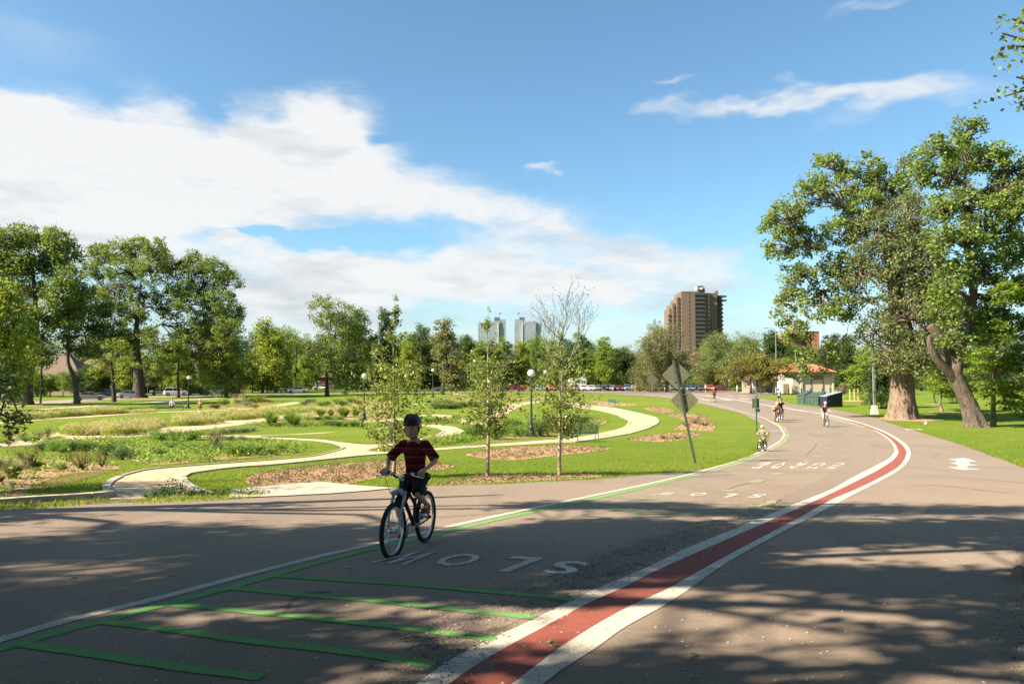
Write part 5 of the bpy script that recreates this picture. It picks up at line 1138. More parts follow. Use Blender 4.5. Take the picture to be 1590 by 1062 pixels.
# tall grey lamp mast at the right
p = at(1358, 643); t = thing('lamp_mast', 'tall grey square lamp mast with concrete foot beside the giant trunk', 'lamp post', p)
mb = MB(); mb.box((0, 0, .35), (.62, .62, .95), taper=.55); mb.build('foot', M_greyb, t); mb = MB(); mb.box((0, 0, 3.9), (.18, .18, 7.0)); mb.build('pole', M_grey, t)
mb = MB(); mb.tube([(0, 0, 7.3), (-1.2, -.2, 7.7)], .05, 6); mb.box((-1.5, -.25, 7.72), (.9, .35, .16)); mb.build('lamp_head', M_grey, t)
for x, b, tp, lb, arm in ((1206, 612, 512, 'very tall thin street light left of the hut', -1), (1236, 606, 540, 'slim light mast rising behind the hut roof', 1)):
    p = at(x, b) if b > 607 else at_d(x, 600, 190.); p.z = G(p.x, p.y); H = at_d(x, tp, p.y).z-p.z; t = thing('street_light', lb, 'street light', p); mb = MB(); mb.tube([(0, 0, 0), (0, 0, H*.5), (0, 0, H)], [.13, .09, .06], 6); mb.build('pole', M_grey, t)
    mb = MB(); mb.tube([(0, 0, H-.1), (arm*.8, 0, H+.25), (arm*1.5, 0, H+.3)], .045, 5); mb.box((arm*1.8, 0, H+.28), (.8, .3, .14)); mb.build('lamp_arm', M_grey, t)
p = at(63, 626.5); H = at_d(63, 560, p.y).z-p.z; t = thing('utility_pole', 'dark pole standing on the verge right of the far left elm', 'pole', p); mb = MB(); mb.tube([(0, 0, -.1), (0, 0, H)], [.16, .12], 7); mb.build('pole', M_dark, t); mb = MB(); mb.box((0, 0, H*.96), (.5, .3, .35)); mb.build('lamp_box', M_dark, t)

# diamond signs seen from behind on a leaning post
M_signb = mat('sign_back', (.17, .165, .11), .55, (.105, .10, .07), scale=7, detail=6, metal=.35, ramp=(.35, .7))
def channel(mb, a, b, w=.055, d=.04):
    a = Vector(a); b = Vector(b); z = (b-a).normalized(); x = Vector((1, 0, 0)); x = (x-z*x.dot(z)).normalized(); y = z.cross(x)
    for (ox_, oy, ww, dd) in ((0, 0, w, .008), (-w/2, d/2, .008, d), (w/2, d/2, .008, d)):
        c = [a+x*(ox_+sx_*ww/2)+y*(oy+sy*dd/2) for sx_, sy in ((-1, -1), (1, -1), (1, 1), (-1, 1))]; e2 = [v+(b-a) for v in c]; mb.loft([c, e2])
p = at(1080, 719); sg = thing('warning_sign', 'leaning post with two diamond warning signs seen from behind on the lawn', 'road sign', p)
top = at_d(1046, 561, p.y)-p; mb = MB()
axz = top.normalized(); axx = (Vector((1, 0, 0))-axz*axz.x).normalized(); axy = axz.cross(axx)
a = -axz*.15
for (oxx, oyy, ww, dd) in ((0, 0, .075, .012), (-.035, .03, .012, .05), (.035, .03, .012, .05)):
    c = [a+axx*(oxx+sx_*ww/2)+axy*(oyy+sy*dd/2) for sx_, sy in ((-1, -1), (1, -1), (1, 1), (-1, 1))]; mb.loft([c, [v+axz*(top.length+.2) for v in c]])
mb.build('post', mat('green_post', (.10, .13, .095), .5, metal=.5), sg)
for (cx, cy, hw) in ((1050.5, 582, 20.5), (1063.5, 622, 20.5)):
    c = at_d(cx, cy, p.y)-p; c += Vector((0, .07, 0)); r = hw*1.02/F*p.y; yaw = Matrix.Rotation(R(-10), 3, 'Z'); tilt = 0
    ring = []
    for k in range(4):
        for j in (-.09, .09):
            an = R(90*k+90)+j; ring.append(Vector((math.cos(an), 0, math.sin(an)))*r*(.97))
    f = [c+yaw@v for v in ring]; b2 = [c+yaw@(v+Vector((0, .006, 0))) for v in ring]; mb = MB(); mb.loft([f, b2]); mb.build('sign_plate', M_signb, sg)
    for dz in (-.20, .20):
        mb = MB(); mb.box(c+Vector((-.02*0, -.018, dz*1.0)), (.16, .022, .035)); mb.build('bracket', M_grey, sg)
        mb = MB(); mb.ball(c+Vector((-.12, -.006, dz*.55)), .014, 8, 6); mb.build('bolt', M_grey, sg); mb = MB(); mb.ball(c+Vector((.12, -.026, dz*.55)), .014, 8, 6); mb.build('bolt', M_grey, sg)
p2 = at(1013, 612); t = thing('warning_sign', 'distant diamond sign seen from behind on a thin post beside the car park', 'road sign', p2); H = at_d(1013, 581, p2.y).z-p2.z; mb = MB(); mb.tube([(0, 0, 0), (0, 0, H)], .03, 5); mb.build('post', M_grey, t)
mb = MB(); r = 10/F*p2.y; mb.loft([[(0, -.03, H+.1), (-r, -.03, H-r+.1), (0, -.03, H-2*r+.1), (r, -.03, H-r+.1)], [(0, -.02, H+.1), (-r, -.02, H-r+.1), (0, -.02, H-2*r+.1), (r, -.02, H-r+.1)]]); mb.build('sign_plate', M_signb, t)
p = at(1175, 674); t = thing('path_sign', 'green post with two rectangular sign plates beside the small child on a bicycle', 'sign', p); H = at_d(1175, 614.5, p.y).z-p.z; s_ = p.y/F
mb = MB(); mb.tube([(0, 0, -.1), (0, 0, H)], .045, 8); mb.build('post', M_green_m, t)
mb = MB(); bx(mb, -6*s_, 5*s_, .05, .06, H-19*s_, H-4*s_); mb.build('sign_plate', M_signb, t); mb = MB(); bx(mb, -2*s_, 6*s_, .05, .06, H-25*s_, H-20*s_); mb.build('sign_plate', mat('teal_plate', (.10, .20, .19), .5), t)
for x, b, tp, lb, cw, hh2, m_ in ((1028, 608.5, 590, 'white rectangular parking sign among the parked cars', 5, 6, 'w'), (1132, 609, 589, 'white narrow sign on a post beside the maroon car', 2.4, 4, 'w'), (1039, 612.5, 597, 'thin dark post with small sign at the lot entrance', 2, 3, 'd'), (1085, 611.5, 600, 'short post with a brown panel before the dark cars', 3, 5, 'd'),
        (229, 612, 594, 'small white sign on a post right of the wide elm trunk', 3, 5, 'w'), (1175.5, 616.5, 611, 'stub post at the near corner of the grass wedge', 1.5, 3, 'd')):
    p = at(x, b); H = at_d(x, tp, p.y).z-p.z; s_ = p.y/F; t = thing('parking_sign', lb, 'sign', p); mb = MB(); mb.tube([(0, 0, 0), (0, 0, H)], .035, 5); mb.build('post', M_grey, t); mb = MB(); bx(mb, -cw/2*s_, cw/2*s_, -.06, -.04, H-hh2*s_, H); mb.build('sign_plate', M_stuccow if m_ == 'w' else M_signb, t)
p = at(446, 608); H = at_d(446, 585, p.y).z-p.z; t = thing('stop_sign', 'red stop sign on a post between the two signal masts', 'sign', p); mb = MB(); mb.tube([(0, 0, 0), (0, 0, H)], .05, 5); mb.build('post', M_grey, t)
mb = MB(); rr = .55; mb.loft([[(rr*math.cos(R(22.5+45*k)), y, H-.3+rr*math.sin(R(22.5+45*k))) for k in range(8)] for y in (-.08, -.06)]); mb.build('sign_plate', P('sign_red', (.45, .04, .03), rough=.5), t)
# signal masts
for x, b, tp, lb, armx in ((426, 608.5, 530, 'left signal mast with traffic light, before the light green tree', None), (459, 608, 534, 'right signal mast carrying the green street-name sign', 437)):
    p = at(x, b); s_ = p.y/F; H = (b-tp)*s_; t = thing('signal_mast', lb, 'traffic signal', p, 0, 'signal masts at the street corner'); mb = MB(); mb.tube([(0, 0, 0), (0, 0, H)], [.17, .12], 8); mb.build('pole', M_iron, t)
    za = (b-564)*s_
    if armx: mb = MB(); mb.tube([(0, 0, za), ((422-x)*s_, 0, za)], .07, 6); mb.build('arm', M_iron, t); mb = MB(); bx(mb, (438-x)*s_, (453-x)*s_, -.12, -.08, za-6*s_, za-.8*s_); mb.build('street_name_sign', P('sign_green', (.02, .20, .12), rough=.4), t)
    if armx:
        for i in range(5): mb = MB(); bx(mb, (442+i*1.9-x)*s_, (443.2+i*1.9-x)*s_, -.15, -.125, za-4.4*s_, za-2.6*s_); mb.build('sign_letter', M_stuccow, t)
    for dx_, zz_ in ((-2.2, (b-582)*s_), (2.2, (b-575)*s_)):
        h = MB(); h.box((dx_*s_, 0, zz_), (.36, .34, 1.1)); o = h.build('signal_head', M_dark, t)
        for kk, cc in enumerate(((.35, .03, .02), (.30, .20, .03), (.02, .12, .06))): mb = MB(); mb.ball((dx_*s_, -.18, zz_+.34-.34*kk), .11, 8, 6); mb.build('signal_lens', P(f'lens_{["red","amber","green"][kk]}', cc, rough=.3), o)

# low wooden rail fence far left of centre
f0 = at(478, 604.6); f1 = at(556, 604.2); fn = thing('rail_fence', 'low yellowish rail fence before the red brick houses', 'fence', f0); dv = f1-f0
for i in range(9): q_ = dv*(i/8); mb = MB(); mb.box((q_.x, q_.y, q_.z+.5), (.18, .18, 1.1)); mb.build('fence_post', P('yellow_wood', (.40, .27, .11), rough=.8), fn)
for z in (.45, .9):
    for i in range(8): a = dv*(i/8); b = dv*((i+1)/8); mb = MB(); mb.tube([(a.x, a.y, a.z+z), (b.x, b.y, b.z+z)], .07, 4); mb.build('fence_rail', P('yellow_wood', (.40, .27, .11)), fn)

# benches
def bench(label, p, rz, w=1.85, m=M_green_m, sc_=1.):
    t = thing('park_bench', label, 'bench', p, rz, None, sc_); n = 2
    for i in range(n):
        x0 = -w/2+i*w/n+.02; x1 = -w/2+(i+1)*w/n-.02
        st = thing_part = MB(); 
        for k in range(6): bx(st, x0, x1, -.22+k*.075, -.165+k*.075, .43, .45)
        st.build('seat', m, t)
        bk = MB()
        for k in range(13): xx = x0+.02+(x1-x0-.04)*k/12; bk.tube([(xx, .24, .50), (xx, .33, .88)], .016, 4)
        bk.tube([(x0, .235, .49), (x1, .235, .49)], .018, 6); bk.tube([(x0, .335, .89), (x1, .335, .89)], .018, 6); bk.tube([(x0, .235, .49), (x0, .335, .89)], .016, 6); bk.tube([(x1, .235, .49), (x1, .335, .89)], .016, 6)
        for k in range(7): bk.tube([(x0, .245+.0115*k, .53+.047*k), (x1, .245+.0115*k, .53+.047*k)], .012, 4)
        bk.build('backrest', m, t)
    for x in (-w/2, w/2):
        l = MB(); l.tube([(x, -.25, 0), (x, -.21, .44), (x, .22, .45), (x, .36, 0)], .02, 6); l.build('leg', m, t); l = MB(); l.tube([(x, -.22, .44), (x, -.24, .62), (x, .1, .66), (x, .27, .64)], .017, 6); l.build('armrest', m, t)
    l = MB(); l.tube([(0, -.21, .44), (0, .22, .45)], .02, 6); l.tube([(0, -.2, .44), (0, -.22, 0)], .018, 6); l.build('leg', m, t)
    return t
bench('green metal park bench beside the loop path, seen from behind', at(899, 686), R(188+6), 2.0)
M_teal = P('teal_metal', (.06, .13, .12), rough=.5)
bench('small distant bench on the lawn inside the upper bed', at(953, 631), R(125), 1.3, M_teal, .9); bench('distant bench on the far left path, left of the seated man corner', at(482, 630), R(200), 1.4, M_teal, .9)
bb_ = bench('dark bench in the shade at the left with a man sitting on it', at(262, 638), R(10), 3.0, M_green_m)

# green marker post behind the boy, stub posts, rubbish containers
p = at(607.5, 689); mb = MB(); t = thing('marker_post', 'dark green post at the path junction just left of the boy', 'post', p); mb.tube([(0, 0, 0), (0, 0, .95)], .09, 10); mb.build('post', M_green_m, t, True); mb = MB(); mb.lathe([(.095, .95), (.1, 1.0), (.06, 1.05), (0.01, 1.07)], 10); mb.build('cap', M_green_m, t, True)
for i, (x, b) in enumerate(((1182, 613), (1202, 612.6), (1224.5, 612.8), (1244.5, 612.2), (1258.5, 612.4), (1277, 612), (1289, 612))):
    p = at(x, b); o = MB().add([], []); mb = MB(); mb.box((0, 0, .5), (.16, .16, 1.1)); 
    if i == 0: b0 = thing('bollard', f'{ORD[i]} dark bollard from the left in the row before shelter and hut', 'bollard', p, 0, 'bollards before the shelter and the hut'); mb.build('post', M_green_m, b0); mb = MB(); mb.box((0, 0, 1.1), (.2, .2, .08), taper=.5); mb.build('cap', M_green_m, b0)
    else: dup(b0, p, 0, f'{ORD[i]} dark bollard from the left in the row before shelter and hut')
def dumpster(label, p, w, l, hf, hb, mb_, ml, rz):
    t = thing('dumpster', label, 'rubbish container', p, rz); x0, x1 = -w/2, w/2
    m = MB(); m.add([(x0, 0, 0), (x1, 0, 0), (x1, l, 0), (x0, l, 0), (x0, 0, hf), (x1, 0, hf), (x1, l, hb), (x0, l, hb)], [(3, 2, 1, 0), (4, 5, 6, 7), (0, 1, 5, 4), (1, 2, 6, 5), (2, 3, 7, 6), (3, 0, 4, 7)]); m.build('body', mb_, t)
    m = MB(); e = .05; m.add([(x0-e, -e, hf+.01), (x1+e, -e, hf+.01), (x1+e, l+e, hb+.01), (x0-e, l+e, hb+.01), (x0-e, -e, hf+.07), (x1+e, -e, hf+.07), (x1+e, l+e, hb+.07), (x0-e, l+e, hb+.07)], [(3, 2, 1, 0), (4, 5, 6, 7), (0, 1, 5, 4), (1, 2, 6, 5), (2, 3, 7, 6), (3, 0, 4, 7)]); m.build('lid', ml, t)
    for xx in (x0-.04, x1+.04):
        m = MB(); m.box((xx, .35, hf*.55), (.07, .18, .25)); m.build('lift_pocket', M_dark, t)
    for z in (.3, .6, .9):
        if z < hf: m = MB(); m.box((0, -.015, z), (w, .03, .04)); m.build('rib', mb_, t)
    m = MB(); m.box((x0+.2, -.02, hf*.5), (.04, .04, hf*.9)); m.box((x1-.2, -.02, hf*.5), (.04, .04, hf*.9)); m.build('upright', mb_, t)
dumpster('leftmost green rubbish container with sloping lid on the lawn edge', at(1243.5, 627.4), .85, 2.3, 1.0, 1.5, M_bin, M_bin, R(-42)); dumpster('second green rubbish container, left of the middle', at(1255.5, 629), .75, 2.3, .95, 1.4, M_bin, M_bin, R(-42))
dumpster('third green rubbish container, next to the navy one', at(1265.5, 629.8), .75, 2.4, .98, 1.5, M_bin, M_bin, R(-42)); dumpster('navy blue rubbish container with pale lid at the right end of the row', at(1279, 632), 1.0, 2.2, 1.15, 1.62, M_binb, M_binlid, R(-68))
# sapling stakes on the right lawn, stone and post bits
for x, b, lb in ((1326, 622.5, 'pale stakes and mulch ring of the sapling nearest the hut'), ):
    p = at(x, b); t = thing('tree_stakes', lb, 'stakes', p)
    for dx_ in (-.5, .05, .55): mb = MB(); mb.tube([(dx_, 0, 0), (dx_, 0, 1.5)], .05, 5); mb.build('stake', P('pale_stake', (.55, .45, .2)), t)
    mb = MB(); mb.lathe([(1.4, -.02), (1.3, .05), (.2, .08)], 14); mb.build('mulch_ring', M_mulch, t)
for (x, b, rr, lb) in ((1399, 651, 3.0, 'worn earth round the giant trunk'), (1461, 640, 1.2, 'mulch ring of the small lawn tree'), (1450, 628, 1.0, 'mulch ring'), (216, 619, 3.2, 'worn earth round the wide elm'), (40, 630, 2.4, 'worn earth round the far left elm'), (757, 740, .5, ''), (868, 740, .5, '')):
    p = at(x, b); n = 22; xy = [(p.x+rr*math.cos(2*math.pi*k/n)*random.uniform(.8, 1.15), p.y+rr*math.sin(2*math.pi*k/n)*random.uniform(.8, 1.15)) for k in range(n)]; structure(sheet_xy('bare_earth', xy, M_mulch, .02))
# stone end at the right road edge, white ball and paper scraps on the lawn
p = at(1591, 905); t = MB(); q = np.random.default_rng(4); t.ball((0, 0, .02), (.07, .16, .11), 14, 9)
t.v = [tuple(np.array(v)*(1+.10*math.sin(v[0]*31+v[2]*17)+q.normal()*.02)) for v in t.v]; o = t.build('edge_stone', P('brown_stone', (.12, .09, .06), rough=.9, col2=(.17, .13, .09), scale=9, bump=.6), None, True, p); tag(o, 'rounded brown stone at the gravelly right edge of the road', 'stone')
p = at(1437.8, 659); t = MB(); t.ball((0, 0, .08), .12, 10, 8); tag(t.build('ball', M_stuccow, None, True, p), 'small white ball lying on the lawn before the giant trunk', 'ball')
p = at(1420, 667.6); t = MB(); t.box((0, 0, .03), (1.1, .5, .04)); structure(t.build('utility_cover', M_conc, None, False, p))
# ================================================================ CARS
M_tyre = P('tyre_rubber', (.02, .02, .02), rough=.85); M_rim = P('wheel_rim', (.45, .45, .46), rough=.35, metal=.8); M_glassc = P('car_glass', (.025, .032, .038), rough=.08, spec=.9)
M_hl = P('headlamp', (.75, .75, .72), rough=.15); M_tl = P('tail_lamp', (.35, .02, .02), rough=.25); M_trim = P('black_trim', (.02, .02, .022), rough=.6); M_plate = P('number_plate', (.6, .6, .58), rough=.5)
CP = {}
def cp(name, c, metal=.25): 
    if name not in CP: CP[name] = mat('paint_'+name, c, .28, metal=metal, spec=.6)
    return CP[name]
KIND = {'sedan': dict(L=4.7, W=1.8, hood=.88, belt=.92, roof=1.42, wb=1.05, rf=.35, rr=-.75, rb=-1.62, deck=.98, cl=.2), 'suv': dict(L=4.6, W=1.86, hood=1.05, belt=1.08, roof=1.70, wb=1.15, rf=.55, rr=-1.75, rb=-2.15, deck=1.08, cl=.26),
        'pickup': dict(L=5.4, W=1.95, hood=1.12, belt=1.12, roof=1.82, wb=1.25, rf=.65, rr=-.55, rb=-.85, deck=1.12, cl=.32), 'hatch': dict(L=4.1, W=1.75, hood=.92, belt=.95, roof=1.48, wb=1.05, rf=.4, rr=-1.35, rb=-1.9, deck=.95, cl=.2)}
def car_proto(kind, label, p, rz, paint, sc_=1.):
    k = KIND[kind]; L, W = k['L'], k['W']; t = thing('parked_car', label, 'car', p, rz, None, sc_); h = L/2; w = W/2
    st = [(-h, .42, k['deck']*.80, .80), (-h+.12, .3, k['deck']*.97, .93), (k['rb'], k['cl'], k['deck'], 1.0), (0, k['cl'], k['belt'], 1.0), (k['wb'], k['cl'], k['hood'], 1.0), (h-.45, k['cl']+.02, k['hood']*.93, .96), (h-.08, .32, k['hood']*.78, .86), (h, .40, k['hood']*.66, .76)]
    rings = [[(x, -w*f*.93, zl), (x, -w*f, zl+.12), (x, -w*f, (zl+zt)*.55), (x, -w*f*.90, zt-.03), (x, -w*f*.6, zt+.02), (x, w*f*.6, zt+.02), (x, w*f*.90, zt-.03), (x, w*f, (zl+zt)*.55), (x, w*f, zl+.12), (x, w*f*.93, zl)] for x, zl, zt, f in st]
    mb = MB(); mb.loft(rings); mb.build('body', paint, t, True)
    g = MB(); zt = k['roof']-.07
    cabin = [(k['rb'], k['belt']-.04, k['belt']-.02, .86), (k['rr'], k['belt']-.04, zt, .74), (k['rf'], k['belt']-.04, zt, .74), (k['wb'], k['belt']-.04, k['belt']-.02, .86)]
    rg = []
    for x, zl, z2, f in cabin: rg.append([(x, -w*.88, zl), (x, -w*f, z2), (x, w*f, z2), (x, w*.88, zl)])
    g.loft(rg); g.build('windows', M_glassc, t)
    r = MB(); r.loft([[(x, -w*f, z), (x, -w*f*.97, z+.07), (x, w*f*.97, z+.07), (x, w*f, z)] for x, z, f in ((k['rr']-.12, zt-.04, .72), (k['rr']+.1, zt, .75), (k['rf']-.1, zt, .75), (k['rf']+.1, zt-.03, .72))]); r.build('roof', paint, t, True)
    pl = MB()
    for s in (-1, 1):
        pl.tube([(k['wb'], s*w*.865, k['belt']), (k['rf'], s*w*.745, zt+.01)], .035, 4); pl.tube([(k['rb'], s*w*.865, k['belt']), (k['rr'], s*w*.745, zt+.01)], .05, 4); m_ = (k['rf']+k['rr'])/2; pl.tube([(m_+.1, s*w*.885, k['belt']), (m_+.05, s*w*.75, zt+.01)], .04, 4)
    pl.build('pillars', paint, t)
    rw = .34 if kind in ('suv', 'pickup') else .31
    for sx_ in (-h+.85, h-.85):
        for s in (-1, 1):
            wm = MB(); wm.lathe([(rw*.55, -.11), (rw*.95, -.11), (rw, -.07), (rw, .07), (rw*.95, .11), (rw*.55, .11)], 18, (0, 0, 0), 'Y'); wo = wm.build('wheel', M_tyre, t, True, (sx_, s*(w-.1), rw))
            rm = MB(); rm.lathe([(.02, s*.10), (rw*.58, s*.115), (rw*.56, s*.08)], 14, (0, 0, 0), 'Y'); rm.build('rim', M_rim, wo, True)
    for s in (-1, 1):
        q = MB(); q.box((h-.12, s*w*.62, k['hood']*.70), (.18, .42, .14)); q.build('headlight', M_hl, t); q = MB(); q.box((-h+.06, s*w*.70, k['deck']*.78), (.12, .30, .20)); q.build('tail_light', M_tl, t)
        q = MB(); q.box((k['wb']-.25, s*(w+.06), k['belt']+.06), (.14, .16, .12)); q.build('wing_mirror', paint, t)
    q = MB(); q.box((h-.02, 0, k['hood']*.55), (.06, W*.42, .22)); q.build('grille', M_trim, t); q = MB(); q.box((-h, 0, .5), (.04, .5, .13)); q.build('number_plate', M_plate, t)
    q = MB(); q.box((0, 0, k['cl']+.04), (L*.82, W*.84, .1)); q.build('underbody', M_trim, t)
    if kind == 'pickup': q = MB(); bx(q, -h+.1, k['rb']-.1, -w*.8, w*.8, k['deck']-.03, k['deck']+.035); q.build('load_cover', M_trim, t)
    return t
CARP = {}
def car(kind, px, base, heading, paint, label, group, Y=None, s=1.):
    p = at(px, base) if Y is None else Vector(((px-795)/F*Y, Y, 0)); p.z = G(p.x, p.y)+.03
    if kind not in CARP: CARP[kind] = c = car_proto(kind, label, p, R(heading), paint, s); c['group'] = group; return c
    return dup(CARP[kind], p, R(heading), label, group, s, {'body': paint, 'roof': paint, 'pillars': paint, 'wing_mirror': paint})
silver = cp('silver', (.42, .42, .40), .5); white = cp('white', (.74, .73, .70), 0); black = cp('black', (.015, .015, .018)); dgrey = cp('dark_grey', (.05, .055, .06)); redp = cp('red', (.28, .03, .025), .1); maroon = cp('maroon', (.12, .015, .02), .1)
blue = cp('slate_blue', (.10, .16, .22)); gold = cp('warm_grey', (.30, .28, .24), .4); orange = cp('orange_red', (.42, .09, .04), .1); tealp = cp('dark_teal', (.03, .06, .07))
g1 = 'cars parked along the left street'
car('sedan', 140, 621.6, 22, gold, 'grey saloon seen from behind, nearest car on the left street', g1); car('suv', 167, 618.2, 205, dgrey, 'dark grey four by four facing the viewer beside the grey saloon', g1); car('sedan', 203, 618.2, 25, silver, 'pale saloon half hidden by the wide elm trunk', g1)
car('suv', 273, 615, 25, white, 'white hatchback-shaped SUV left of the left lamp post', g1); car('suv', 306, 613.2, 30, dgrey, 'dark SUV with red tail lights just right of the left lamp post', g1); car('suv', 334, 612.2, 25, white, 'second white SUV, between dark SUV and red car', g1); car('hatch', 358, 611.2, 25, redp, 'red car at the right end of the row under the weeping tree', g1)
car('pickup', 442, 609.2, 200, silver, 'silver pick-up waiting behind the white saloon at the signal masts', g1); car('sedan', 463, 610.2, 182, white, 'white saloon seen side-on under the green street-name sign', g1); car('sedan', 249, 613, 25, silver, 'small pale car far behind, left of the first white SUV', g1, None, .9); car('sedan', 28, 620, 20, white, 'white car almost hidden behind the far left elm', g1)
car('hatch', 497, 605.6, 190, white, 'white hatchback far off before the red brick house', g1); car('hatch', 560, 604.8, 180, dgrey, 'dark small car far off behind the rail fence end', g1)
g2 = 'cars parked in the lot behind the garden'
lot = [(690, 605, 'sedan', silver, 'silver saloon left of the first pale pole in the lot', 200), (712, 605, 'suv', blue, 'blue SUV seen between the two young pear trees', 260), (744, 604.6, 'sedan', dgrey, 'dark saloon behind the crown of the middle pear tree', 180), (800, 605, 'pickup', redp, 'bright red pick-up left of the nearest globe lamp', 190), (842, 604.6, 'suv', tealp, 'dark green SUV right of the nearest globe lamp', 250), (858, 604.8, 'hatch', orange, 'orange hatchback behind the right pear tree', 260),
  (877, 604.8, 'sedan', tealp, 'dark teal saloon under the camper van', 265), (893, 605.4, 'sedan', orange, 'pale red saloon right of the camper van', 262), (906, 605.6, 'hatch', white, 'white hatchback, first of the bright pair', 268), (917, 605.6, 'sedan', white, 'white saloon, second of the bright pair', 266), (927, 605.6, 'hatch', gold, 'grey hatchback left of the black pick-up', 268), (938, 605.6, 'pickup', black, 'black pick-up taller than its neighbours', 262), (949.5, 605.8, 'sedan', silver, 'silver saloon right of the black pick-up', 255), (961, 606, 'hatch', maroon, 'dark red hatchback left of the silver blue SUV', 268), (974, 606, 'suv', blue, 'silver blue SUV next to the two strollers', 262),
  (986, 606, 'suv', black, 'black SUV behind the two strollers', 266), (1000, 606.2, 'suv', dgrey, 'dark grey SUV left of the white parking sign', 262), (1013, 606.4, 'suv', blue, 'slate blue SUV next to the parking sign', 255), (1024, 606.4, 'hatch', silver, 'silver hatchback under the parking sign', 265), (1035, 606.4, 'sedan', white, 'white saloon partly hidden by the diamond signs', 262), (1046, 606.6, 'sedan', tealp, 'dark teal saloon behind the diamond signs', 262), (1060, 607, 'hatch', dgrey, 'dark small car right of the diamond signs', 265), (1070, 607, 'sedan', blue, 'grey blue car beside the dark lamp post', 262), (1080, 607, 'suv', black, 'black SUV with glinting roof left of the grey walker', 266), (1090, 607, 'sedan', tealp, 'dark saloon directly left of the grey walker', 262), (1102, 607.2, 'hatch', orange, 'orange red car right of the grey walker', 250), (1116, 607.2, 'sedan', maroon, 'maroon saloon seen side-on at the right end of the lot', 355)]
for x, b, k, c, lb, hd in lot: car(k, x, b, hd, c, lb, g2, 186.)
# camper van
p = Vector(((894-795)/F*198, 198, 0)); p.z = G(p.x, p.y); t = thing('camper_van', 'white camper van with dark windows parked behind the car row', 'camper van', p, R(185)); mb = MB(); mb.loft([[(x, -1.15*f, .5), (x, -1.2*f, 1.2), (x, -1.15*f, h_), (x, 1.15*f, h_), (x, 1.2*f, 1.2), (x, 1.15*f, .5)] for x, h_, f in ((-2.6, 3.0, .97), (-2.5, 3.15, 1), (1.2, 3.15, 1), (1.9, 2.6, .98), (2.2, 1.5, .95), (3.0, 1.2, .9), (3.1, .9, .85))]); mb.build('body', white, t, True)
for x, w_ in ((-1.7, .9), (-.2, 1.1)):
    for s in (-1, 1): mb = MB(); mb.box((x, s*1.19, 2.2), (w_, .04, .6)); mb.build('window', M_glassc, t)
mb = MB(); mb.box((.7, 1.21, 1.75), (.7, .04, 1.9)); mb.build('door', P('grey_door', (.3, .35, .38)), t); mb = MB(); mb.box((2.12, 0, 2.05), (.2, 1.9, .8), Matrix.Rotation(R(-28), 3, 'Y')); mb.build('windscreen', M_glassc, t)
for x in (-1.7, 2.0):
    for s in (-1, 1): mb = MB(); mb.lathe([(.2, -.12), (.36, -.12), (.38, 0), (.36, .12), (.2, .12)], 16, (0, 0, 0), 'Y'); mb.build('wheel', M_tyre, t, True, (x, s*1.05, .38))
# lake-side van glimpsed under the trees
car('suv', 1502, 604, 180, white, 'pale car glimpsed on the lake shore behind the leaning trunk', 'cars by the lake', 178); car('suv', 1518, 604, 182, tealp, 'teal car glimpsed right of the leaning trunk', 'cars by the lake', 176)
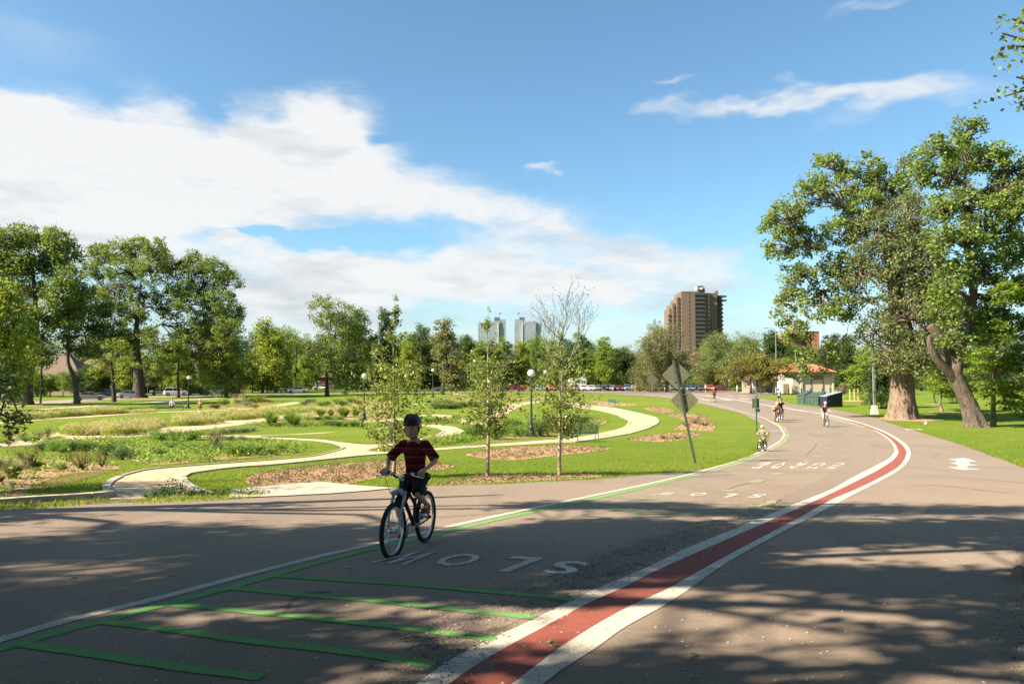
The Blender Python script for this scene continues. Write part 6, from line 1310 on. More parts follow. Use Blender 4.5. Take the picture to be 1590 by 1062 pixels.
# ================================================================ BICYCLES
M_alloy = P('bare_alloy', (.55, .56, .58), rough=.3, metal=.8); M_blk = P('black_plastic', (.018, .018, .020), rough=.5); M_chain = P('chain_steel', (.12, .12, .12), rough=.5, metal=.6)
def bicycle(label, p, heading, r=.34, wb=1.03, frame=M_blk, fork=None, bar_z=None, bar_w=.58, saddle_z=.95, steer=0., crank=40, detail=True, group=None, susp=False, drop=False):
    """origin under the rear hub; +x is forward"""
    fork = fork or frame; bar_z = bar_z or saddle_z+.05
    t = thing('bicycle', label, 'bicycle', p, heading, group)
    bb = Vector((wb*.40, 0, r-.03)); fh = Vector((wb, 0, r)); rh = Vector((0, 0, r)); crown = Vector((wb-.06-r*.30, 0, r*2+.07)); ht = crown+Vector((-.05, 0, .15)); st = Vector((wb*.40-(saddle_z-.25-r)*.30, 0, saddle_z-.14)); sd_ = Vector((wb*.40-(saddle_z-r)*.33, 0, saddle_z)); bar = ht+Vector((-.01, 0, bar_z-ht.z))
    n = 32 if detail else 18
    def wheel(c, rz=0.):
        m = MB(); m.torus((0, 0, 0), r-.022, .024, n, 8); w = m.build('wheel', M_tyre, t, True, c, (0, 0, rz))
        m = MB(); m.torus((0, 0, 0), r-.052, .011, n, 6); m.build('rim', M_alloy, w, True)
        m = MB(); m.lathe([(.018, -.05), (.03, -.03), (.018, -.02), (.018, .02), (.03, .03), (.018, .05)], 10, (0, 0, 0), 'Y')
        for k in range(24 if detail else 12):
            a = 2*math.pi*k/(24 if detail else 12); s = .028*(1 if k % 2 else -1); m.tube([(.02*math.cos(a+.6), s, .02*math.sin(a+.6)), ((r-.055)*math.cos(a), 0, (r-.055)*math.sin(a))], .0016 if detail else .003, 3, False)
        m.build('spokes', M_alloy, w, False); return w
    wheel(rh); 
    F_ = MB(); rt = .017 if detail else .02
    F_.tube([ht+Vector((0, 0, -.02)), st+Vector((0, 0, -.02))], rt*.95, 8); F_.tube([crown+Vector((-.015, 0, .04)), bb], rt*1.2, 8); F_.tube([bb, st+Vector((-.01, 0, .04))], rt, 8); F_.tube([crown, ht+Vector((-.01, 0, .03))], rt*1.25, 8)
    for s in (-1, 1): F_.tube([bb+Vector((0, s*.03, 0)), bb+Vector((-.10, s*.05, 0)), rh+Vector((0, s*.06, 0))], .010, 6); F_.tube([st+Vector((0, s*.015, -.02)), rh+Vector((0, s*.06, 0))], .009, 6)
    F_.build('frame', frame, t, True)
    # steering parts turn together about the head tube
    def S_(v): return crown + Matrix.Rotation(steer, 3, 'Z') @ (Vector(v)-crown)
    wheel(S_(fh), steer); f = MB()
    if susp: f.tube([S_(crown+Vector((.02, -.075, .0))), S_(crown+Vector((.02, 0, .035))), S_(crown+Vector((.02, .075, .0)))], .026, 8)
    for s in (-1, 1): f.tube([S_(crown+Vector((.0, s*.02, 0))), S_(crown+Vector((.01, s*.062, -.015))), S_(fh+Vector((-.02, s*.06, r*.5))), S_(fh+Vector((0, s*.058, 0)))], [.015, .017, .015 if susp else .012, .012], 8)
    if susp: f.tube([S_(fh+Vector((-.05, -.062, r*.25))), S_(fh+Vector((-.05, .062, r*.25)))], .010, 6)
    f.tube([ht, bar], .015, 8); f.build('fork', fork, t, True)
    h = MB()
    if drop: h.tube([S_(bar+Vector((.05, -.2, 0))), S_(bar+Vector((.05, .2, 0)))], .014, 6); [h.tube([S_(bar+Vector((.05, s*.2, 0))), S_(bar+Vector((.14, s*.21, .0))), S_(bar+Vector((.15, s*.21, -.10))), S_(bar+Vector((.05, s*.21, -.14)))], .013, 6) for s in (-1, 1)]
    else: h.tube([S_(bar+Vector((-.04, -bar_w/2, .035))), S_(bar+Vector((-.01, -bar_w*.28, .035))), S_(bar+Vector((.03, -.05, 0))), S_(bar+Vector((.03, .05, 0))), S_(bar+Vector((-.01, bar_w*.28, .035))), S_(bar+Vector((-.04, bar_w/2, .035)))], .012, 8)
    hb = h.build('handlebar', M_blk, t, True)
    for s in (-1, 1):
        if not drop: g = MB(); g.tube([S_(bar+Vector((-.041, s*bar_w/2, .035))), S_(bar+Vector((-.028, s*(bar_w/2-.12), .035)))], .017, 8); g.build('grip', M_blk, hb, True)
        if detail: b_ = MB(); b_.box(S_(bar+Vector((.0, s*(bar_w/2-.15), .035))), (.03, .035, .03)); b_.tube([S_(bar+Vector((.015, s*(bar_w/2-.15), .03))), S_(bar+Vector((.05, s*(bar_w/2-.10), .02))), S_(bar+Vector((.045, s*(bar_w/2-.01), .005)))], [.007, .006, .005], 5); b_.build('brake_lever', M_alloy, hb, True)
    if detail:
        b_ = MB(); b_.lathe([(.03, -.03), (.034, 0), (.03, .03)], 10, tuple(S_(bar+Vector((.03, 0, 0))))); b_.build('stem_cap', M_alloy, hb, True)
        for s in (-1, 1): b_ = MB(); b_.tube([S_(bar+Vector((.02, s*.17, .03))), S_(bar+Vector((.13, s*.13, .0))), S_(bar+Vector((.12, s*.07, -.16))), S_(crown+Vector((.03, s*.05, .0)))], .0035, 4); b_.build('cable', M_blk, hb, True)
    s_ = MB(); s_.loft([[(sd_.x+x, y*w_, sd_.z+z-abs(y)*.012) for y in (-1, -.5, 0, .5, 1)]+[(sd_.x+x, y*w_*.8, sd_.z+z-.05) for y in (1, 0, -1)] for x, w_, z in ((-.13, .055, 0), (-.10, .075, .005), (-.03, .06, .0), (.05, .03, -.005), (.13, .018, -.005))]); s_.build('saddle', M_blk, t, True)
    m = MB(); m.tube([st+Vector((-.01, 0, 0)), sd_+Vector((0, 0, -.04))], .014, 8); m.build('seat_post', M_alloy, t, True)
    c = R(crank); L = .5*r; m = MB(); m.torus((bb.x, -.05, bb.z), .075, .006, 20, 5); ends = []
    for s, a in ((1, c), (-1, c+math.pi)):
        e = bb+Vector((L*math.cos(a), s*.085, L*math.sin(a))); m.tube([bb+Vector((0, s*.06, 0)), e], .010, 6); ends.append(e+Vector((0, s*.05, 0)))
    m.tube([bb+Vector((0, -.06, 0)), bb+Vector((0, .06, 0))], .02, 8); m.build('crankset', M_alloy if detail else M_chain, t, True)
    for e in ends: m = MB(); m.box(e, (.085, .085, .022)); m.build('pedal', M_blk, t)
    m = MB(); m.tube([(bb.x, -.05, bb.z+.072), (0, -.05, r+.032)], .004, 4); m.tube([(bb.x, -.05, bb.z-.072), (.03, -.05, r-.11), (0, -.05, r-.032)], .004, 4); m.lathe([(.04, -.058), (.04, -.042)], 12, (0, 0, r), 'Y'); m.build('chain', M_chain, t)
    return t, dict(bb=bb, pedL=ends[0], pedR=ends[1], saddle=sd_, gripL=S_(bar+Vector((-.036, bar_w/2-.06, .035))) if not drop else S_(bar+Vector((.11, .21, .03))), gripR=S_(bar+Vector((-.036, -bar_w/2+.06, .035))) if not drop else S_(bar+Vector((.11, -.21, .03))))

# ================================================================ PEOPLE
def skinmat(n, c): return mat('skin_'+n, c, .55, spec=.35)
SK = [skinmat('light', (.52, .30, .20)), skinmat('tan', (.42, .22, .13)), skinmat('boy', (.56, .32, .22))]
M_hair = P('brown_hair', (.05, .03, .02), rough=.8); M_hairb = P('light_hair', (.32, .22, .11), rough=.8)
def cloth(n, c, c2=None, sc_=6.): return mat('cloth_'+n, c, .9, c2 or tuple(x*.8 for x in c), scale=sc_, bump=.3, bscale=14, spec=.1)
def ik(a, b, l1, l2, bend):
    """middle joint between a and b"""
    a = Vector(a); b = Vector(b); d = b-a; D = min(d.length, (l1+l2)*.999); k = (l1*l1-l2*l2+D*D)/(2*D); h = math.sqrt(max(0, l1*l1-k*k)); u = d.normalized(); v = Vector(bend); v = (v-u*v.dot(u)).normalized(); return a+u*k+v*h
def figure(label, p, heading, H, J, skin_m, shirt, shorts, shoes, helmet=None, hair=M_hair, long_legs=None, sleeves=.55, fine=False, hk=1., group=None, hat=None, sock=None, leg_len=.55):
    """J: joints (local, +x forward): pelvis, chest, neck, head, shL/R, elL/R, haL/R, hipL/R, knL/R, anL/R, toe directions"""
    t = thing('person', label, 'person', p, heading, group); s = H/1.7
    g = {k: Vector(v) for k, v in J.items()}
    hd = g['head']; face = g.get('face', Vector((1, 0, 0))).normalized()
    V = []; E = []; Rr = []
    def add(v, r, par=None): V.append(Vector(v)); Rr.append(r if hasattr(r, '__len__') else r*s); (E.append((par, len(V)-1)) if par is not None else None); return len(V)-1
    pel = add(g['pelvis'], .115); mid = add(g['pelvis'].lerp(g['chest'], .5), .105, pel); ch = add(g['chest'], .125, mid); nk = add(g['neck'], .055, ch); n2 = add(g['neck'].lerp(hd, .45), .048, nk)
    for S_ in 'LR':
        a = add(g['sh'+S_], .055, ch); b = add(g['sh'+S_].lerp(g['el'+S_], .5), .043, a); c = add(g['el'+S_], .036, b); d = add(g['el'+S_].lerp(g['ha'+S_], .45), .033, c); e = add(g['ha'+S_], .024, d)
        dirh = (g['ha'+S_]-g['el'+S_]).normalized(); add(g['ha'+S_]+dirh*.05*s, .030, e)
        a = add(g['hip'+S_], .085, pel); b = add(g['hip'+S_].lerp(g['kn'+S_], .5), .070, a); c = add(g['kn'+S_], .052, b); d = add(g['kn'+S_].lerp(g['an'+S_], .35), .050, c); e = add(g['an'+S_], .034, d); td = g.get('toe'+S_, Vector((1, 0, -.1))).normalized(); add(g['an'+S_]+td*.10*s+Vector((0, 0, -.045*s)), .032, e)
    me = skin(V, E, Rr, 2 if fine else 1, 'body')
    # head: one shaped surface
    hm = MB(); n_, m_ = (28, 20) if fine else (14, 10); hm.ball((0, 0, 0), (.095*s, .078*s, .118*s), n_, m_)
    up = (hd-g['neck']).normalized(); up = Vector((0, 0, 1)).lerp(up, .35).normalized(); yl = up.cross(face).normalized(); fx = yl.cross(up).normalized(); Mh = Matrix((fx, yl, up)).transposed()
    vs = []
    for v in hm.v:
        x, y, z = v[0]/s, v[1]/s, v[2]/s
        if z < -.02: k = (z+.02)/-.10; y *= 1-.30*k; x = x*(1-.10*k)+.012*k          # jaw
        if x < -.03: x *= 1.05; z += .01
        if fine and x > .04:
            x += .020*math.exp(-(y/.013)**2-((z+.018)/.024)**2)                      # nose
            x -= .012*math.exp(-((abs(y)-.030)/.016)**2-((z-.008)/.015)**2)            # eye sockets
            x += .008*math.exp(-(y/.022)**2-((z+.055)/.010)**2)                       # lips
            x += .007*math.exp(-(y/.02)**2-((z+.095)/.02)**2)                          # chin
            x += .005*math.exp(-((abs(y)-.045)/.02)**2-((z+.03)/.02)**2)               # cheeks
        vs.append(tuple(hd+Mh@(Vector((x, y, z))*s*hk)))
    hm.v = vs
    for sg_ in (-1, 1):
        e = MB(); e.ball((0, 0, 0), (.018*s, .009*s, .030*s), 8, 6); hm.add([tuple(hd+Mh@((Vector(v)+Vector((-.005, sg_*.078, -.012)))*s*hk)) for v in e.v], e.f)
    if fine:
        # hands: palm plus four curled fingers and a thumb wrapped round each grip
        for S_, sg_ in (('L', 1), ('R', -1)):
            w = g['ha'+S_]; gp = g['grip'+S_]; ax = Vector((0, 1, 0))
            pm = MB(); pm.ball((0, 0, 0), (.032, .038, .016), 12, 8); c = w.lerp(gp, .75)+Vector((.0, 0, .022)); dz = Matrix.Rotation(R(25), 3, 'Y'); hm.add([tuple(c+dz@Vector(v)) for v in pm.v], pm.f)
            for i, (fl, fr) in enumerate(((.030, .0085), (.034, .0090), (.032, .0088), (.026, .0078))):
                y = gp.y+(.030-.020*i)*(1 if sg_ > 0 else -1)*-1; b0 = Vector((gp.x+.018, y, gp.z+.026)); pts_ = [b0-Vector((.02, 0, -.003)), b0, b0+Vector((.022, 0, -.012)), b0+Vector((.020, 0, -.012-fl)), b0+Vector((.0, 0, -.022-fl))]; hm.tube(pts_, [fr*1.1, fr*1.1, fr, fr*.95, fr*.8], 8)
            th = Vector((gp.x-.005, gp.y-sg_*.042, gp.z+.012)); hm.tube([th+Vector((-.015, sg_*.015, .01)), th, th+Vector((.018, -sg_*.004, -.012)), th+Vector((.022, -sg_*.002, -.030))], [.0115, .0115, .010, .008], 8)
    hme = hm.mesh('h', True); bm = bmesh.new(); bm.from_mesh(me); bm.from_mesh(hme); bm.to_mesh(me); bm.free(); me.polygons.foreach_set('use_smooth', np.ones(len(me.polygons), bool)); obj('body', me, skin_m, t)
    P_ = lambda x, y, z: hd+Mh@(Vector((x, y, z))*s*hk)
    # shirt: lofted trunk with a neck opening and two sleeves
    sp0, sp1, sp2 = g['pelvis'], g['chest'], g['neck']; ax_ = (sp2-sp0).normalized(); fw = Vector((1, 0, 0)); fw = (fw-ax_*fw.dot(ax_)).normalized(); lt = ax_.cross(fw)
    lt = Vector((0, 1, 0)); L_ = (sp2-sp0).length; mbs = MB(); rr_ = []; k = 20 if fine else 12; wv = .008*s if fine else 0
    for f_, w_, d_ in ((-.16, .150, .118), (-.08, .152, .122), (.08, .146, .118), (.25, .142, .112), (.42, .146, .112), (.58, .158, .116), (.70, .165, .112), (.80, .160, .100), (.88, .128, .082), (.94, .090, .068), (.985, .062, .060)):
        c_ = sp0+(sp2-sp0)*f_; rr_.append([tuple(c_+lt*math.cos(2*math.pi*i/k)*(w_*s+wv*math.sin(i*2.7+f_*23))+fw*math.sin(2*math.pi*i/k)*(d_*s+wv*math.cos(i*3.9+f_*17))) for i in range(k)])
    mbs.loft(rr_)
    for S_ in 'LR':
        sh0 = g['sh'+S_].lerp(g['chest'].lerp(g['neck'], .45), .35); e1 = g['sh'+S_].lerp(g['el'+S_], sleeves); m1 = g['sh'+S_].lerp(g['el'+S_], sleeves*.5)
        mbs.tube([sh0+Vector((0, 0, .01*s)), g['sh'+S_]+Vector((0, 0, .002)), m1, e1], [.066*s, .070*s, .068*s, (.074 if fine else .062)*s], 14 if fine else 8)
    me = mbs.mesh('shirt', True)
    if fine:
        o_ = bpy.data.objects.new('x', me); md = o_.modifiers.new('r', 'REMESH'); md.mode = 'VOXEL'; md.voxel_size = .011; sm = o_.modifiers.new('s', 'SMOOTH'); sm.iterations = 6; me = evaluated(o_); me.name = 'shirt'; me.polygons.foreach_set('use_smooth', np.ones(len(me.polygons), bool))
    obj('shirt', me, shirt, t)
    # shorts or trousers
    V = []; E = []; Rr = []; a = add(g['pelvis']+Vector((0, 0, .03*s)), .125); f = 1.0 if long_legs else leg_len
    for S_ in 'LR':
        q = add(g['hip'+S_], .098, a); k = add(g['hip'+S_].lerp(g['kn'+S_], f if not long_legs else .55), .086, q)
        if long_legs: k = add(g['kn'+S_], .066, k); k = add(g['kn'+S_].lerp(g['an'+S_], .5), .056, k); add(g['kn'+S_].lerp(g['an'+S_], .9), .05, k)
        else: add(g['hip'+S_].lerp(g['kn'+S_], min(1.05, f+.2)), .082, k)
    obj('shorts' if not long_legs else 'trousers', skin(V, E, Rr, 2 if fine else 1, 'shorts'), shorts, t)
    for S_ in 'LR':
        td = g.get('toe'+S_, Vector((1, 0, -.1))).normalized(); an = g['an'+S_]; sh_ = MB(); up_ = Vector((0, 0, 1)); sid = up_.cross(td).normalized(); u2 = td.cross(sid)
        rings = []
        for x, w_, z0, z1 in ((-.055, .022, -.065, -.03), (-.045, .034, -.078, .01), (-.01, .038, -.08, .02), (.05, .038, -.08, -.015), (.11, .044, -.08, -.035), (.16, .038, -.078, -.05), (.185, .018, -.072, -.058)):
            rings.append([tuple(an+(td*x+sid*y+u2*z)*s) for y, z in ((-w_, z0), (-w_*1.05, (z0+z1)/2), (-w_*.6, z1), (w_*.6, z1), (w_*1.05, (z0+z1)/2), (w_, z0))])
        sh_.loft(rings); so = sh_.build('shoe', shoes, t, True)
        if fine: sl_ = MB(); sl_.loft([[tuple(an+(td*x+sid*y+u2*z)*s) for y, z in ((-w_, -.092), (-w_, -.076), (w_, -.076), (w_, -.092))] for x, w_ in ((-.06, .026), (-.03, .040), (.05, .041), (.11, .047), (.165, .040), (.19, .020))]); sl_.build('sole', P('white_sole', (.6, .58, .54)), so, True)
    if helmet:
        h = MB(); h.ball((0, 0, 0), (.128*s, .100*s, .105*s), 24 if fine else 14, 16 if fine else 10)
        h.v = [tuple(P_(x/s-.008, y/s, z/s*(1.0 if z > 0 else .30)+.060+(.012 if x < 0 and z < 0 else 0))) for x, y, z in h.v]; ho = h.build('helmet', helmet, t, True)
        if fine:
            for y in (-.055, -.02, .02, .055):
                v_ = MB(); v_.tube([tuple(P_(.118*math.cos(a_)-.008, y*(1-.15*math.sin(a_)), .102*math.sin(a_)+.054)) for a_ in [R(18+12*k) for k in range(9)]], [.004, .010, .012, .012, .012, .012, .012, .010, .004], 6); v_.build('helmet_rib', M_blk if abs(y) > .03 else mat('helmet_red', (.16, .03, .02), .35), ho, True)
            v_ = MB(); v_.loft([[tuple(P_(.10+dx, y*.075*w_, .050+dz)) for y in (-1, -.5, 0, .5, 1)]+[tuple(P_(.10+dx, y*.075*w_, .044+dz)) for y in (1, .5, 0, -.5, -1)] for dx, dz, w_ in ((0, .012, 1), (.010, .010, .95), (.018, .008, .8))]); v_.build('visor', M_blk, ho, True)
            for sg_ in (-1, 1): v_ = MB(); v_.tube([P_(.03, sg_*.080, .045), P_(.02, sg_*.082, -.03), P_(.02, sg_*.060, -.085), P_(.025, 0, -.122)], .005, 5); v_.tube([P_(-.05, sg_*.080, .045), P_(.02, sg_*.083, -.03)], .005, 5); v_.build('strap', M_blk, ho, True)
    else:
        h = MB(); h.ball((0, 0, 0), (.105*s, .088*s, .12*s), 14, 10); h.v = [tuple(P_(x/s*(1.0 if x < 0 else .78)-.014, y/s, (z/s if z > -.02*s else -.02+(z/s+.02)*(.75 if x < 0 else .2))+.018)) for x, y, z in h.v]; h.build('hair', hair, t, True)
    if hat: h = MB(); h.lathe([(.15*s, 0), (.148*s, .012*s), (.10*s, .02*s), (.095*s, .09*s), (.05*s, .115*s)], 14, (0, 0, 0)); h.v = [tuple(P_(v[0]/s, v[1]/s, v[2]/s+.055)) for v in h.v]; h.build('hat', hat, t, True)
    if fine:
        for sg_ in (-1, 1):
            e = MB(); e.ball((0, 0, 0), (.010, .014, .0085), 12, 8); e.v = [tuple(P_(v[0]+.0775, v[1]+sg_*.030, v[2]+.007)) for v in e.v]; eo = e.build('eye', P('eye_white', (.45, .42, .40), rough=.2), t, True)
            e = MB(); e.ball((0, 0, 0), (.004, .0065, .0065), 10, 6); e.v = [tuple(P_(v[0]+.0862, v[1]+sg_*.030, v[2]+.006)) for v in e.v]; e.build('iris', P('dark_iris', (.02, .012, .01), rough=.2), eo, True)
            e = MB(); e.tube([P_(.079, sg_*.014, .024), P_(.082, sg_*.032, .029), P_(.070, sg_*.050, .024)], [.0025, .0035, .002], 5); e.build('eyebrow', M_hair, t, True)
        e = MB(); e.tube([P_(.080, -.022, -.056), P_(.0905, -.008, -.0535), P_(.0915, 0, -.0545), P_(.0905, .008, -.0535), P_(.080, .022, -.056)], [.002, .0045, .0045, .0045, .002], 6); e.build('lips', P('lip', (.26, .09, .07), rough=.5), t, True)
    return t
def ride(label, p, heading, H, bk, skin_m, shirt, shorts, shoes, helmet, lean=.5, fine=False, stand=0., long_legs=None, leg_len=.55, sleeves=.55, group=None, hk=1.):
    s = H/1.7; hipz = bk['saddle'].z+.10*s+stand; hx_ = bk['saddle'].x+.02+stand*1.0; pel = Vector((hx_, 0, hipz)); ch_ = pel+Vector((math.sin(lean)*.40*s, 0, math.cos(lean)*.40*s)); nk = pel+Vector((math.sin(lean)*.53*s, 0, math.cos(lean)*.53*s)); hd = nk+Vector((.05*s+math.sin(lean)*.08*s, 0, .155*s))
    J = dict(pelvis=pel, chest=ch_, neck=nk, head=hd, face=(1, 0, .02))
    for S_, sg in (('L', 1), ('R', -1)):
        sh_ = ch_.lerp(nk, .45)+Vector((0, sg*.165*s, 0)); gp = bk['grip'+S_]; ha = gp+Vector((-.055, 0, .035)) if fine else gp+Vector((-.03, 0, .02)); J['sh'+S_] = sh_; J['ha'+S_] = ha; J['el'+S_] = ik(sh_, ha, .285*s, .255*s, (-.45, sg*.9, -.35)); J['grip'+S_] = gp
        hp_ = pel+Vector((0, sg*.085*s, -.03)); an = bk['ped'+S_]+Vector((-.06*s, 0, .10*s)); J['hip'+S_] = hp_; J['an'+S_] = an; J['kn'+S_] = ik(hp_, an, .43*s, .41*s, (1, sg*.12, .1)); J['toe'+S_] = (1, 0, -.12)
    return figure(label, p, heading, H, J, skin_m, shirt, shorts, shoes, helmet, fine=fine, long_legs=long_legs, leg_len=leg_len, sleeves=sleeves, group=group, hk=hk)
def walker(label, p, heading, H, shirt, shorts, skin_m=SK[0], stride=.25, run=False, hair=M_hair, hat=None, long_legs=None, group=None, shoes=None):
    s = H/1.7; pz = .93*s; pel = Vector((0, 0, pz)); J = dict(pelvis=pel, chest=Vector((.03, 0, pz+.38*s)), neck=Vector((.03, 0, pz+.52*s)), head=Vector((.06, 0, pz+.66*s)), face=(1, 0, 0))
    for S_, sg in (('L', 1), ('R', -1)):
        f = sg*stride; sh_ = Vector((.03, sg*.17*s, pz+.45*s)); J['sh'+S_] = sh_
        ha = Vector((-f*.8+(.22*s if run else .04), sg*(.22 if not run else .18)*s, pz+(.20 if run else -.06)*s)); J['ha'+S_] = ha; J['el'+S_] = ik(sh_, ha, .29*s, .26*s, (-1, sg*.2, 0)); hp_ = pel+Vector((0, sg*.085*s, -.02)); lift = (.30 if run and sg < 0 else .09)*s; an = Vector((f*(1.0 if not (run and sg < 0) else 1.6), sg*.09*s, lift)); J['hip'+S_] = hp_; J['an'+S_] = an; J['kn'+S_] = ik(hp_, an, .43*s, .42*s, (1, 0, 0)); J['toe'+S_] = (1, 0, -.5 if (run and sg < 0) else 0)
    return figure(label, p, heading, H, J, skin_m, shirt, shorts, shoes or P('dark_shoe', (.05, .05, .05)), None, hair, long_legs, group=group, hat=hat)
def sitter(label, p, heading, H, shirt, shorts, z=.45, long_legs=True, group=None, hair=M_hair):
    s = H/1.7; pel = Vector((0, 0, z+.10)); J = dict(pelvis=pel, chest=pel+Vector((.02, 0, .38*s)), neck=pel+Vector((.04, 0, .52*s)), head=pel+Vector((.08, 0, .66*s)), face=(1, 0, -.2))
    for S_, sg in (('L', 1), ('R', -1)):
        sh_ = pel+Vector((.02, sg*.17*s, .45*s)); ha = Vector((.32, sg*.10, z+.22)); J['sh'+S_] = sh_; J['ha'+S_] = ha; J['el'+S_] = ik(sh_, ha, .29*s, .26*s, (-.6, sg, -.3)); hp_ = pel+Vector((0, sg*.09, -.02)); an = Vector((.50, sg*.12, .09)); J['hip'+S_] = hp_; J['an'+S_] = an; J['kn'+S_] = ik(hp_, an, .43*s, .42*s, (1, 0, 1))
    return figure(label, p, heading, H, J, SK[0], shirt, shorts, P('dark_shoe', (.05, .05, .05)), None, hair, long_legs, group=group)

# ---- the boy
def striped():
    m = bpy.data.materials.new('striped_red_cloth'); m.use_nodes = True; nt = m.node_tree; L = nt.links.new; b = nt.nodes['Principled BSDF']; b.inputs['Roughness'].default_value = .9; b.inputs['Specular IOR Level'].default_value = .1
    tc = N(nt, 'ShaderNodeTexCoord'); sp = N(nt, 'ShaderNodeSeparateXYZ'); L(tc.outputs['Object'], sp.inputs[0]); ns = N(nt, 'ShaderNodeTexNoise'); ns.inputs['Scale'].default_value = 3
    L(tc.outputs['Object'], ns.inputs['Vector']); a = N(nt, 'ShaderNodeMath', operation='MULTIPLY_ADD'); L(ns.outputs[0], a.inputs[0]); a.inputs[1].default_value = .03; L(sp.outputs[2], a.inputs[2])
    w = N(nt, 'ShaderNodeMath', operation='MULTIPLY'); L(a.outputs[0], w.inputs[0]); w.inputs[1].default_value = 1/.085; fr = N(nt, 'ShaderNodeMath', operation='FRACT'); L(w.outputs[0], fr.inputs[0])
    cr = N(nt, 'ShaderNodeValToRGB'); L(fr.outputs[0], cr.inputs[0]); e = cr.color_ramp.elements; cr.color_ramp.interpolation = 'CONSTANT'
    e[0].position = 0; e[0].color = (.14, .012, .020, 1); e[1].position = .46; e[1].color = (.26, .18, .19, 1); x = e.new(.50); x.color = (.11, .010, .017, 1); y = e.new(.74); y.color = (.030, .010, .014, 1); z = e.new(.95); z.color = (.14, .012, .020, 1)
    L(cr.outputs[0], b.inputs['Base Color']); bn = N(nt, 'ShaderNodeTexNoise'); bn.inputs['Scale'].default_value = 11; L(tc.outputs['Object'], bn.inputs['Vector']); bp = N(nt, 'ShaderNodeBump'); bp.inputs['Strength'].default_value = .6; bp.inputs['Distance'].default_value = .03; L(bn.outputs[0], bp.inputs['Height']); L(bp.outputs[0], b.inputs['Normal']); return m
al = R(-105); hv = Vector((math.cos(al), math.sin(al), 0)); fc = at(611, 863, .03); rc = fc-hv*.86; rc.z = G(rc.x, rc.y)+.03
M_whitep = P('white_fork_paint', (.34, .40, .47), rough=.25, spec=.6)
bk1, B1 = bicycle('child mountain bike with pale fork and black frame, ridden by the boy in the foreground', rc, al, .278, .86, M_blk, M_whitep, .78, .53, .62, R(-2), 82, True, None, True)
boy = ride('boy in a dark red striped T-shirt, black shorts and black helmet riding in the shade', rc, al, 1.31, B1, SK[2], striped(), cloth('black_shorts', (.02, .02, .022)), P('red_shoe', (.30, .02, .03), rough=.7), mat('helmet_black', (.022, .022, .025), .3), lean=.14, fine=True, stand=.035, leg_len=.82, sleeves=.92, hk=1.2)
# ---- the other riders, seen on the bend
def rider(px, base, headpx, H, al_, blabel, plabel, frame, shirt, shorts, helmet, skin_m=SK[0], r=.34, wb=1.03, sz=.93, lean=.5, drop=False, crank=20, bw=.58, long_legs=None, sleeves=.55, bz=None, leg_len=.5, fork=None):
    p = at(px, base, .03); a = R(al_); b, B = bicycle(blabel, p, a, r, wb, frame, fork, bz, bw, sz, 0., crank, False, None, False, drop); ride(plabel, p, a, H, B, skin_m, shirt, shorts, P('dark_shoe', (.05, .05, .05)), helmet, lean, long_legs=long_legs, leg_len=leg_len, sleeves=sleeves)
rider(1188, 700, 0, 1.12, -128, 'small dark bicycle under the toddler rider at the inner edge of the bend', 'small child in white helmet and patterned vest cycling at the inner edge of the bend', P('bmx_frame', (.10, .13, .03), rough=.4), cloth('dark_vest', (.10, .08, .09), (.3, .28, .28), 25), cloth('white_shorts', (.45, .46, .5)), mat('helmet_white', (.75, .75, .73), .3), SK[0], .23, .68, .52, .15, False, 60, .42, sleeves=.35, bz=.66)
rider(1279, 662, 0, 1.70, -97, 'touring bicycle of the rider with the white helmet in the middle of the road', 'cyclist in white helmet, dark blue jersey and beige shorts in the middle of the bend', M_chain, cloth('blue_jersey', (.035, .06, .11), (.12, .04, .04), 9), cloth('beige_shorts', (.50, .40, .30)), mat('helmet_white', (.75, .75, .73), .3), SK[0], .34, 1.03, .92, .45, False, 70, .62)
rider(1204, 655, 0, 1.74, -98, 'racing bicycle under the crouched rider in orange', 'cyclist in an orange jersey crouched low with a white helmet', M_blk, cloth('orange_jersey', (.62, .17, .08), (.7, .6, .55), 12), cloth('black_tights', (.02, .02, .022)), mat('helmet_white', (.75, .75, .73), .3), SK[1], .34, 1.0, .95, 1.15, True, 80, .44)
rider(1211, 652, 0, 1.78, -98, 'dark racing bicycle directly behind the orange rider', 'cyclist dressed all in black right behind the orange rider', M_blk, cloth('black_jersey', (.025, .025, .03)), cloth('black_tights', (.02, .02, .022)), mat('helmet_black', (.022, .022, .025), .3), SK[1], .34, 1.0, .95, .7, True, 10, .44, long_legs=True)
rider(1109.5, 624.6, 0, 1.70, 82, 'bicycle of the farthest rider at the crosswalk bars', 'farthest cyclist in dark red top and pale helmet riding away over the crosswalk bars', M_chain, cloth('darkred_top', (.14, .03, .03)), cloth('black_tights', (.02, .02, .022)), mat('helmet_white', (.75, .75, .73), .3), SK[1], .34, 1.03, .92, .45, False, 60, .6)
up = lambda px, b: at(px, b, .03)
walker('runner in a light blue T-shirt and black shorts behind the two racing cyclists', up(1210, 627.2), R(85), 1.78, cloth('lightblue', (.38, .56, .75)), cloth('black_shorts', (.02, .02, .022)), run=True, stride=.3)
walker('person in a pale blue top and light hat at the shelter corner, beyond the runner', up(1208.5, 614), R(-90), 1.6, cloth('paleblue', (.42, .55, .66)), cloth('dark_trousers', (.05, .05, .06)), hat=cloth('pale_hat', (.55, .65, .72)), long_legs=True)
walker('pedestrian in a grey shirt walking before the parked cars', up(1096, 611), R(200), 1.85, cloth('grey_shirt', (.42, .42, .40)), cloth('dark_shorts', (.08, .08, .09)))
walker('person in white walking left of the shelter under the crab apple', up(1145, 609.8), R(180), 1.65, cloth('white_top', (.62, .60, .56)), cloth('white_trousers', (.55, .53, .50)), long_legs=True)
